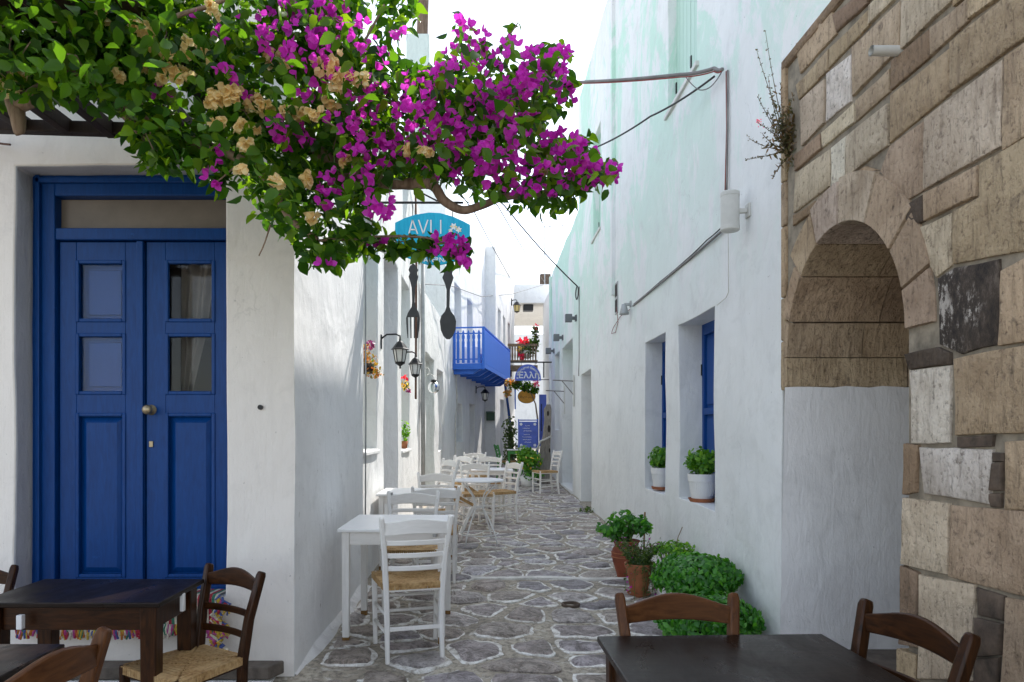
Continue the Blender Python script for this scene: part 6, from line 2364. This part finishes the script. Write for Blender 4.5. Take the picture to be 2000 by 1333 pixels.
limb([(-90, -60, 2.75), (-20, 50, 2.7), (18, 130, 2.68), (28, 190, 2.68), (38, 225, 2.70)], 0.040, 0.032, 'trunk')
limb([(38, 228, 2.70), (34, 210, 2.68), (60, 195, 2.66), (95, 165, 2.66), (125, 128, 2.72), (200, 60, 2.85), (330, 10, 2.95)], 0.030, 0.026)
limb([(34, 205, 2.68), (38, 240, 2.66), (40, 262, 2.66)], 0.034, 0.018, 'cut_branch')
limb([(125, 128, 2.72), (210, 170, 2.8), (240, 220, 2.85), (285, 270, 2.85), (315, 300, 2.84), (338, 330, 2.84)], 0.022, 0.012)
limb([(240, 200, 2.9), (340, 260, 2.9), (395, 285, 2.88), (470, 310, 2.88), (530, 360, 2.86), (552, 400, 2.84), (572, 432, 2.84), (620, 470, 2.84)], 0.024, 0.013)
limb([(330, 60, 2.95), (500, 200, 3.0), (640, 310, 2.98), (720, 350, 2.92), (800, 360, 2.88), (845, 362, 2.86), (868, 392, 2.86), (900, 408, 2.86), (940, 402, 2.88), (990, 385, 2.92), (1060, 376, 2.95), (1110, 350, 3.0), (1150, 330, 3.02)], 0.032, 0.010)
limb([(845, 362, 2.86), (856, 340, 2.88), (890, 300, 2.95), (960, 220, 3.02), (1040, 150, 3.05), (1085, 110, 3.06)], 0.018, 0.006)
limb([(640, 310, 2.98), (720, 200, 3.05), (800, 160, 3.05), (880, 120, 3.04), (905, 55, 3.04)], 0.014, 0.005)
limb([(960, 115, 3.04), (985, 85, 3.05), (1012, 44, 3.05)], 0.004, 0.0025, 'twig')
limb([(620, 470, 2.84), (700, 466, 2.86), (780, 462, 2.88), (850, 470, 2.9), (900, 488, 2.9)], 0.006, 0.0035, 'twig')
limb([(690, 110, 2.9), (720, 60, 2.9), (765, -10, 2.92)], 0.006, 0.005, 'twig')
limb([(300, 60, 2.6), (360, 30, 2.58), (500, -20, 2.6)], 0.010, 0.008)
limb([(470, 320, 2.8), (440, 345, 2.78), (415, 358, 2.78)], 0.004, 0.002, 'twig')
limb([(528, 436, 2.82), (520, 470, 2.8), (506, 500, 2.8)], 0.0035, 0.0025, 'dry_tendril')
# leaves on the bare top twig
tw = np.array([P(960 + 52 * t, 115 - 70 * t, 3.045) for t in np.linspace(0, 1, 16)])
scatter('leaves', tplA, tw, frames(unit(rg2.normal(size=(16, 3)) + np.array([0, -0.3, -0.6])), unit(rg2.normal(size=(16, 3)) * 0.5 + np.array([0, -0.3, 0.8]))), np.full(16, 0.05), M['bougain_leaf'], BG)

# pergola that carries it
PG = thing('pergola', 'dark wooden pergola frame against the house above the blue door', 'pergola', (-2.5, 3.6, 2.9))
mb = MB()
a, b_ = P(-260, 240, 3.62), P(300, 256, 3.62)
mb.beam(a, b_, 0.06, 0.062)
mb.build('beam', M['pergola_wood'], PG, world=True, bevel=0.005)
for k in range(9):
    x_ = -3.15 + k * 0.225
    mb = MB()
    mb.beam((x_, 1.2, 3.04), (x_ + 0.03, 3.64, 3.04 - 0.012 * k), 0.05, 0.075)
    mb.build('rafter', M['pergola_wood'], PG, world=True, bevel=0.004)
mb = MB()
mb.tube([P(-30, 276, 3.84), P(8, 282, 3.82), P(20, 283, 3.78)], 0.006, 6)
mb.build('iron_hook', M['pipe_brown'], PG, world=True)
mb = MB()
mb.beam((-3.4, 1.3, 2.96), (-0.9, 1.3, 2.98), 0.07, 0.07)
mb.build('beam', M['pergola_wood'], PG, world=True, bevel=0.004)
mb = MB()
mb.beam((-3.0, 1.3, -0.08), (-3.0, 1.3, 2.94), 0.08, 0.08, up=(0, 1, 0))
mb.build('post', M['pergola_wood'], PG, world=True, bevel=0.004)


# ---------------------------------------------------------------- pots and herbs
def dome_leaves(name, parent, c, rx, ry, rz, n, size, mat, seed, shell=0.35, low=-0.35, droop=0.3, ruff=0.08):
    rg_ = np.random.default_rng(seed)
    d = []
    while len(d) < n:
        v = unit(rg_.normal(size=(n, 3)))
        v = v[v[:, 2] > low]
        d += list(v)
    d = np.array(d[:n])
    rad = 1 - shell * rg_.random(n) ** 2
    bumpn = np.array([noise.noise(Vector(q) * 3.5 + Vector((seed, 0, 0))) for q in d])
    rad = rad * (1 + ruff * bumpn)
    pos = np.array(c) + d * rad[:, None] * np.array([rx, ry, rz])
    tang = unit(np.cross(d, rg_.normal(size=(n, 3))))
    dirs = unit(tang + d * 0.45 + np.array([0, 0, -droop]))
    norms = unit(d + rg_.normal(size=(n, 3)) * 0.6 + np.array([0, 0, 0.3]))
    o = scatter(name, leaf_tpl(1.0, 0.62, -0.22, 0.18), pos, frames(dirs, norms), rg_.uniform(0.7, 1.15, n) * size, mat, parent, world=False)
    return o


def stems(parent, c0, r0, c1, rx, rz, n, r, mat, seed):
    rs_ = random.Random(seed)
    mb = MB()
    for k in range(n):
        a = rs_.uniform(0, 6.28)
        q = rs_.random() ** 0.5
        p0 = Vector(c0) + Vector((math.cos(a) * r0 * q, math.sin(a) * r0 * q, 0))
        p1 = Vector(c1) + Vector((math.cos(a) * rx * q, math.sin(a) * rx * q, rs_.uniform(-0.3, 0.8) * rz))
        mb.tube([p0, (p0 + p1) / 2 + Vector((0, 0, 0.02)), p1], [r, r * 0.8, r * 0.5], 5)
    return mb.build('stems', mat, parent, smooth=True)


def pot(parent, prof, mat, soil_r, soil_z, nm='pot', n=26, saucer=None):
    o = MB().lathe(prof, n, close=False).build(nm, mat, parent, smooth=True, sharp=0.5)
    MB().lathe([(0.0, soil_z), (soil_r, soil_z)], n, close=False).build('soil', M['soil'], parent)
    if saucer:
        MB().lathe([(0.0, 0.0), (saucer * 0.85, 0.0), (saucer, 0.03), (saucer - 0.008, 0.03), (saucer * 0.82, 0.008), (0, 0.008)], n, close=False).build('saucer', M['terracotta'], parent, smooth=True, sharp=0.6)


# window-sill basil
for (x_, y_, zb_, r_, h, lab_, sd) in ((1.815, 5.76, 0.785, 0.112, 0.205, 'bushy basil in a white ribbed pot before the wider blue shutters', 31), (1.80, 7.06, 0.775, 0.098, 0.195, 'basil in a white pot on the sill of the narrower window', 32)):
    t = thing('potted_basil', lab_, 'potted plant', (x_, y_, zb_), 0, 'basil pots on the window sills')
    pot(t, [(0.0, 0.03), (r_ * 0.78, 0.03), (r_ * 0.80, 0.05), (r_ * 0.96, h * 0.83), (r_ * 1.02, h * 0.84), (r_ * 1.06, h + 0.03), (r_ * 0.98, h + 0.03), (r_ * 0.95, h)], M['white_plastic'], r_ * 0.95, h, saucer=r_ * 1.02)
    mb = MB()
    for k in range(40):
        a = 2 * math.pi * k / 40
        d_ = Vector((math.cos(a), math.sin(a), 0))
        mb.beam(d_ * r_ * 0.80 + Vector((0, 0, 0.055)), d_ * r_ * 0.955 + Vector((0, 0, h * 0.82)), 0.005, 0.006, up=tuple(d_))
    mb.build('ribs', M['white_plastic'], t)
    stems(t, (0, 0, h), r_ * 0.5, (0, 0, h + 0.13), r_ * 0.9, 0.05, 22, 0.004, M['basil_light'], sd)
    dome_leaves('foliage', t, (0, 0, h + 0.14), r_ * 1.12, r_ * 1.12, 0.105, 420, 0.048, M['basil_light'], sd, 0.6, -0.9, 0.5, 0.25)

# the two big basil domes
for (c, r_, rz_, lab_, sd, lf) in (((1.415, 4.62, 0.0), 0.275, 0.145, 'big round dome of basil in a pot against the white wall', 41, 0.40), ((1.37, 4.22, 0.0), 0.30, 0.165, 'lower basil dome in front of the bigger one, behind the light brown chair', 42, 0.215)):
    t = thing('potted_basil', lab_, 'potted plant', c, 0, 'big basil domes by the wall')
    ph = lf - 0.10
    pot(t, [(0.0, 0.0), (0.11, 0.0), (0.15, ph - 0.03), (0.165, ph - 0.03), (0.168, ph), (0.155, ph)], M['white_plastic'] if sd == 41 else M['terracotta'], 0.155, ph - 0.005)
    stems(t, (0, 0, ph), 0.08, (0, 0, lf), r_ * 0.8, rz_ * 0.5, 40, 0.004, M['basil'], sd)
    dome_leaves('foliage', t, (0, 0, lf), r_, r_, rz_, 3000, 0.042, M['basil'], sd, 0.30, -0.5, 0.35, 0.13)

# amphora pot with a leafy bush
t = thing('amphora_pot', 'red-brown clay amphora pot with a leafy bush and a cane', 'potted plant', (1.31, 6.42, 0.01))
pot(t, [(0.0, 0.0), (0.085, 0.0), (0.09, 0.03), (0.125, 0.14), (0.138, 0.21), (0.125, 0.265), (0.105, 0.29), (0.118, 0.325), (0.135, 0.34), (0.118, 0.345), (0.10, 0.32)], M['terracotta_dark'], 0.11, 0.31)
for zz in (0.19, 0.23):
    MB().lathe([(0.137, zz - 0.006), (0.143, zz), (0.137, zz + 0.006)], 26, close=False).build('band', M['terracotta'], t, smooth=True)
stems(t, (0, 0, 0.31), 0.03, (-0.02, 0, 0.48), 0.16, 0.08, 26, 0.005, M['herb'], 51)
for q, (cx_, cz_, rr_) in enumerate(((-0.16, 0.47, 0.10), (-0.03, 0.52, 0.13), (0.10, 0.50, 0.11), (-0.08, 0.42, 0.10), (0.15, 0.47, 0.08))):
    dome_leaves('foliage', t, (cx_, 0.02 * (q - 2), cz_), rr_, rr_, rr_ * 0.85, 105, 0.062, M['basil'], 52 + q, 0.7, -0.9, 0.6, 0.3)
MB().tube([(0.17, 0.05, 0.0), (0.19, 0.06, 0.6)], 0.008, 6).build('cane', M['leg_foot'], t)

# terracotta pot with trailing flowers
t = thing('flower_pot', 'terracotta flower pot with trailing herbs and small pink flowers', 'potted plant', (1.275, 5.72, 0.0))
pot(t, [(0.0, 0.0), (0.066, 0.0), (0.070, 0.05), (0.076, 0.06), (0.105, 0.235), (0.118, 0.237), (0.122, 0.275), (0.108, 0.275), (0.10, 0.25)], M['terracotta'], 0.104, 0.25, saucer=0.10)
rg_ = random.Random(9)
mb = MB()
lp, ld, fl = [], [], []
for k in range(90):
    a = rg_.uniform(0, 6.28)
    up = rg_.random() < 0.55
    L = rg_.uniform(0.10, 0.30) if up else rg_.uniform(0.15, 0.33)
    if not up:
        a = rg_.gauss(-0.5, 0.7)
    d_ = Vector((math.cos(a), math.sin(a), 0))
    p = [Vector((0, 0, 0.25)) + d_ * 0.05]
    for q in range(1, 7):
        s_ = q / 6
        if up:
            p.append(p[0] + d_ * (L * 0.55 * s_) + Vector((0, 0, L * (s_ - 0.25 * s_ * s_))))
        else:
            p.append(p[0] + d_ * (0.10 * min(1, s_ * 1.8) + 0.03 * s_) + Vector((0, 0, 0.05 * math.sin(s_ * 3) - L * s_ * s_)))
    mb.tube(p, 0.0022, 4)
    for q in range(1, 7):
        for w in range(4):
            lp.append(np.array(p[q]) + np.array([rg_.gauss(0, .008) for _ in range(3)]))
            ld.append((rg_.gauss(0, 1), rg_.gauss(0, 1), rg_.gauss(0.1, 0.8)))
    if rg_.random() < 0.4:
        fl.append(np.array(p[-1]))
mb.build('stems', M['herb'], t)
lp, ld = np.array(lp), np.array(ld)
nn2 = rg2.normal(size=ld.shape)
scatter('foliage', leaf_tpl(1.0, 0.34, 0.2, 0.2), lp, frames(ld, nn2), rg2.uniform(0.02, 0.034, len(lp)), M['herb'], t, world=False)
fl = np.array(fl + [np.array([-0.10, -0.08, 0.02 * k + 0.05]) + rg2.normal(size=3) * 0.02 for k in range(8)])
nn2 = rg2.normal(size=fl.shape)
scatter('flowers', flower_tpl(0.4), fl, frames(nn2, unit(fl)), np.full(len(fl), 0.012), M['bract'], t, world=False)

# white square planter with leggy basil
t = thing('planter', 'white square planter with leggy small-leaved basil and a bare twig', 'potted plant', (1.52, 5.55, 0.0))
mb = MB()
for (x0, x1, y0, y1) in ((-0.13, 0.13, -0.13, -0.115), (-0.13, 0.13, 0.115, 0.13), (-0.13, -0.115, -0.1149, 0.1149), (0.115, 0.13, -0.1149, 0.1149)):
    mb.box(x0, x1, y0, y1, 0.0, 0.27)
mb.build('box', M['white_wood'], t, bevel=0.006)
MB().box(-0.114, 0.114, -0.114, 0.114, 0.18, 0.24).build('soil', M['soil'], t)
stems(t, (0, 0, 0.24), 0.08, (0, 0, 0.40), 0.13, 0.05, 46, 0.0035, M['dry_herb'], 61)
dome_leaves('foliage', t, (0, 0, 0.41), 0.155, 0.155, 0.075, 420, 0.034, M['basil_light'], 62, 0.5, -0.5, 0.3, 0.2)
MB().tube([(0.0, 0.0, 0.24), (0.02, 0, 0.45), (0.035, 0, 0.52), (0.07, 0, 0.60)], 0.004, 5).build('twig', M['bark'], t)

# spent herb growing from the wall corner
t = thing('wall_plant', 'straggly dry valerian growing from the stone wall corner', 'plant', (1.70, 3.90, P(1540, 300, 3.9).z))
def WPp(px, py, y=3.86): return P(px, py, y) - Vector(t.location)
mb = MB()
tips = [(1495, 62), (1478, 100), (1480, 190), (1500, 150), (1512, 200), (1525, 165), (1462, 270), (1480, 240), (1458, 312), (1510, 348), (1498, 215), (1530, 210), (1488, 260), (1505, 250), (1520, 235), (1540, 200), (1548, 190), (1552, 230)]
lp, ld = [], []
bp, bd = [], []
rg_ = random.Random(12)
for (px, py) in tips:
    root = WPp(1542 + rg_.uniform(-6, 8), 300 + rg_.uniform(-12, 8), 3.90)
    tip = WPp(px, py, 3.86 + rg_.uniform(-0.10, 0.03))
    mid = root.lerp(tip, 0.45) + (Vector((-0.05, -0.02, -0.03)) if py > 250 else Vector((-0.035, -0.02, 0.02)))
    pp = []
    for k in range(15):
        s_ = k / 14
        v_ = root.lerp(mid, s_).lerp(mid.lerp(tip, s_), s_)
        pp.append(v_)
    mb.tube(pp, [0.003 - 0.0018 * k / 14 for k in range(15)], 5)
    for k in range(1, 15):
        for w in range(3):
            v_ = pp[k]
            if k < 8:
                lp.append(np.array(v_) + np.array([rg_.gauss(0, .006) for _ in range(3)]))
                ld.append((rg_.gauss(0, 1), rg_.gauss(0, 1), rg_.gauss(0.4, 0.8)))
            else:
                bp.append(np.array(v_) + np.array([rg_.gauss(0, .004) for _ in range(3)]))
                bd.append((rg_.gauss(0, 1), rg_.gauss(0, 1), rg_.gauss(0.5, 0.7)))
for k in range(240):
    v_ = WPp(1548 + rg_.gauss(0, 8), 255 + rg_.gauss(0, 34), 3.86 + rg_.uniform(-0.04, 0.03))
    lp.append(np.array(v_))
    ld.append((rg_.gauss(0, 1), rg_.gauss(0, 1), rg_.gauss(0.6, 0.8)))
mb.build('stems', M['dry_herb'], t)
lp, ld, bp, bd = np.array(lp), np.array(ld), np.array(bp), np.array(bd)
scatter('foliage', leaf_tpl(1.0, 0.30, 0.2, 0.1), lp, frames(ld, rg2.normal(size=ld.shape)), rg2.uniform(0.022, 0.042, len(lp)), M['dry_herb'], t, world=False)
scatter('seed_heads', leaf_tpl(1.0, 0.6, 0.4, 0.0), bp, frames(bd, rg2.normal(size=bd.shape)), rg2.uniform(0.008, 0.016, len(bp)), M['dry_herb'], t, world=False)
fl = np.array([WPp(1484 + rg_.gauss(0, 3), 235 + rg_.gauss(0, 6), 3.84) for k in range(12)])
scatter('flowers', flower_tpl(0.5), fl, frames(rg2.normal(size=fl.shape), rg2.normal(size=fl.shape)), np.full(len(fl), 0.008), M['petal_pink'], t, world=False)


def bunch(name, label, cat, centre, groups, group=None, pot_=None):
    """loose plant made of several leaf clouds: (dx, dy, dz, rx, rz, n, size, mat)"""
    t = thing(name, label, cat, centre, 0, group)
    for q, (dx_, dy_, dz_, rx, rz_, n_, sz, mt) in enumerate(groups):
        dome_leaves('foliage' if 'petal' not in mt else 'flowers', t, (dx_, dy_, dz_), rx, rx, rz_, n_, sz, M[mt], 100 + q * 7 + int(abs(centre[0]) * 13), 0.95, -0.98, 0.3, 0.3)
    if pot_:
        pot(t, *pot_)
    return t


wc = P(738, 735, 6.45)
t = bunch('hanging_flowers', 'hanging basket of yellow and red leaves with purple petunias in the tavern window', 'flowers', (-1.16, 6.50, wc.z),
      [(0.0, 0, 0.17, 0.10, 0.14, 190, 0.036, 'autumn'), (0.06, 0, 0.06, 0.09, 0.06, 80, 0.034, 'autumn'), (0.12, -0.02, 0.02, 0.05, 0.04, 40, 0.03, 'autumn'), (0.05, -0.03, 0.30, 0.05, 0.04, 26, 0.05, 'petal_purple'), (-0.02, -0.04, 0.26, 0.06, 0.05, 20, 0.035, 'petal_yellow'), (0.0, 0, 0.1, 0.09, 0.09, 60, 0.034, 'herb')])
MB().lathe([(0.0, 0.02), (0.07, 0.03), (0.09, 0.12), (0.08, 0.12), (0.0, 0.1)], 16, close=False).build('basket', M['soil'], t, smooth=True)
MB().tube([(0, 0, 0.1), (0, 0, 1.2)], 0.003, 5).build('hanger', M['black_metal'], t)
wc = P(795, 765, 9.3)
t = bunch('hanging_flowers', 'small hanging stem of red and yellow flowers in the window past the tall door', 'flowers', (-1.13, 9.45, wc.z),
      [(0.0, 0, 0.12, 0.05, 0.10, 22, 0.05, 'petal_yellow'), (0.0, 0, 0.20, 0.04, 0.03, 14, 0.05, 'petal_red'), (0.03, 0, 0.03, 0.04, 0.03, 12, 0.045, 'petal_purple'), (0.0, 0, 0.1, 0.05, 0.1, 20, 0.04, 'herb')])
wc = P(793, 842, 9.3)
t = bunch('window_plant', 'bright green leafy plant on the sill of the window past the tall door', 'plant', (-1.15, 9.4, 1.135),
      [(0.0, 0, 0.22, 0.085, 0.16, 110, 0.055, 'basil_light')])
MB().lathe([(0.0, 0.0), (0.05, 0.0), (0.065, 0.1), (0.055, 0.1), (0.0, 0.09)], 16, close=False).build('pot', M['terracotta'], t, smooth=True)

# shrub in a white pot, foliage past it, flowers on the signs and the far balcony
t = bunch('potted_shrub', 'yellow-green shrub in a white pot beside the menu board', 'potted plant', (P(1033, 0, 15.3).x, 15.3, ground_z(15.3)),
      [(0.0, 0, 0.60, 0.26, 0.24, 420, 0.10, 'basil_light'), (-0.08, 0, 0.75, 0.18, 0.16, 160, 0.09, 'basil_light'), (0.05, -0.05, 0.28, 0.25, 0.14, 300, 0.07, 'basil'), (0, -0.1, 0.62, 0.24, 0.2, 36, 0.08, 'petal_yellow')])
MB().lathe([(0.0, 0.0), (0.16, 0.0), (0.21, 0.24), (0.18, 0.24), (0.0, 0.2)], 20, close=False).build('pot', M['white_plastic'], t, smooth=True)
t = bunch('dark_shrub', 'dark evergreen shrub behind the green table', 'shrub', (0.70, 20.4, ground_z(20.4)),
      [(0.0, 0, 1.05, 0.20, 0.62, 380, 0.10, 'herb'), (0.02, 0, 0.5, 0.24, 0.45, 260, 0.10, 'herb')])
MB().tube([(0, 0, 0), (0.02, 0, 0.6), (0, 0, 1.4)], [0.04, 0.03, 0.015], 7).build('trunk', M['bark'], t, smooth=True)
t = thing('climbing_plant', 'dark climbing plant with faded orange flowers around the hanging signs', 'plant', (P(1050, 0, 18.6).x, 18.6, ground_z(18.6)))
for q, (px, py, r_, n_, mt) in enumerate(((1030, 755, 0.17, 150, 'bougain_leaf'), (1015, 752, 0.14, 90, 'bougain_leaf'), (1045, 762, 0.12, 90, 'bougain_leaf'), (995, 747, 0.12, 70, 'autumn'), (1003, 752, 0.12, 60, 'bougain_leaf'), (991, 768, 0.10, 60, 'autumn'), (1010, 744, 0.09, 40, 'autumn'), (1047, 748, 0.08, 30, 'petal_pink'))):
    p_ = P(px, py, 18.5) - Vector(t.location)
    dome_leaves('foliage', t, tuple(p_), r_, r_, r_ * 0.9, n_, 0.085, M[mt], 300 + q, 0.95, -0.98, 0.3, 0.3)
MB().tube([Vector((0.0, 0, 0)), P(1050, 820, 18.6) - Vector(t.location), P(1046, 790, 18.55) - Vector(t.location), P(1038, 770, 18.5) - Vector(t.location), P(1015, 752, 18.5) - Vector(t.location), P(992, 760, 18.5) - Vector(t.location)], [0.03, 0.025, 0.02, 0.018, 0.014, 0.008], 7).build('stem', M['bark'], t, smooth=True)
t = bunch('balcony_flowers', 'pot of red geraniums on the brown wooden balcony', 'flowers', tuple(P(1028, 700, 25.15)),
      [(0.0, 0, 0.35, 0.30, 0.30, 220, 0.13, 'herb'), (-0.1, -0.1, 0.62, 0.22, 0.10, 50, 0.14, 'petal_red'), (-0.2, -0.1, 0.05, 0.14, 0.12, 40, 0.13, 'petal_red'), (0.25, 0, 0.55, 0.16, 0.2, 90, 0.12, 'bougain_leaf'), (-0.25, -0.05, 0.4, 0.14, 0.12, 40, 0.12, 'petal_yellow')])
MB().lathe([(0.0, 0.0), (0.15, 0.0), (0.2, 0.26), (0.0, 0.24)], 14, close=False).build('pot', M['cream_plastic'], t, smooth=True)
t = bunch('balcony_flowers', 'tall climbing rose above the brown wooden balcony', 'flowers', tuple(P(1047, 690, 25.3)),
      [(0.0, 0, 0.4, 0.10, 0.35, 70, 0.12, 'herb'), (-0.05, 0, 0.85, 0.14, 0.14, 60, 0.12, 'herb'), (0.0, -0.05, 0.95, 0.09, 0.08, 16, 0.12, 'petal_red')])
MB().tube([(0, 0, -0.4), (0, 0, 0.9)], 0.02, 6).build('stem', M['bark'], t)
t = bunch('weed', 'tuft of small weeds at the foot of the white wall by the doorway', 'plant', (1.62, 11.0, 0.06), [(0, 0, 0.03, 0.14, 0.05, 60, 0.05, 'herb')])
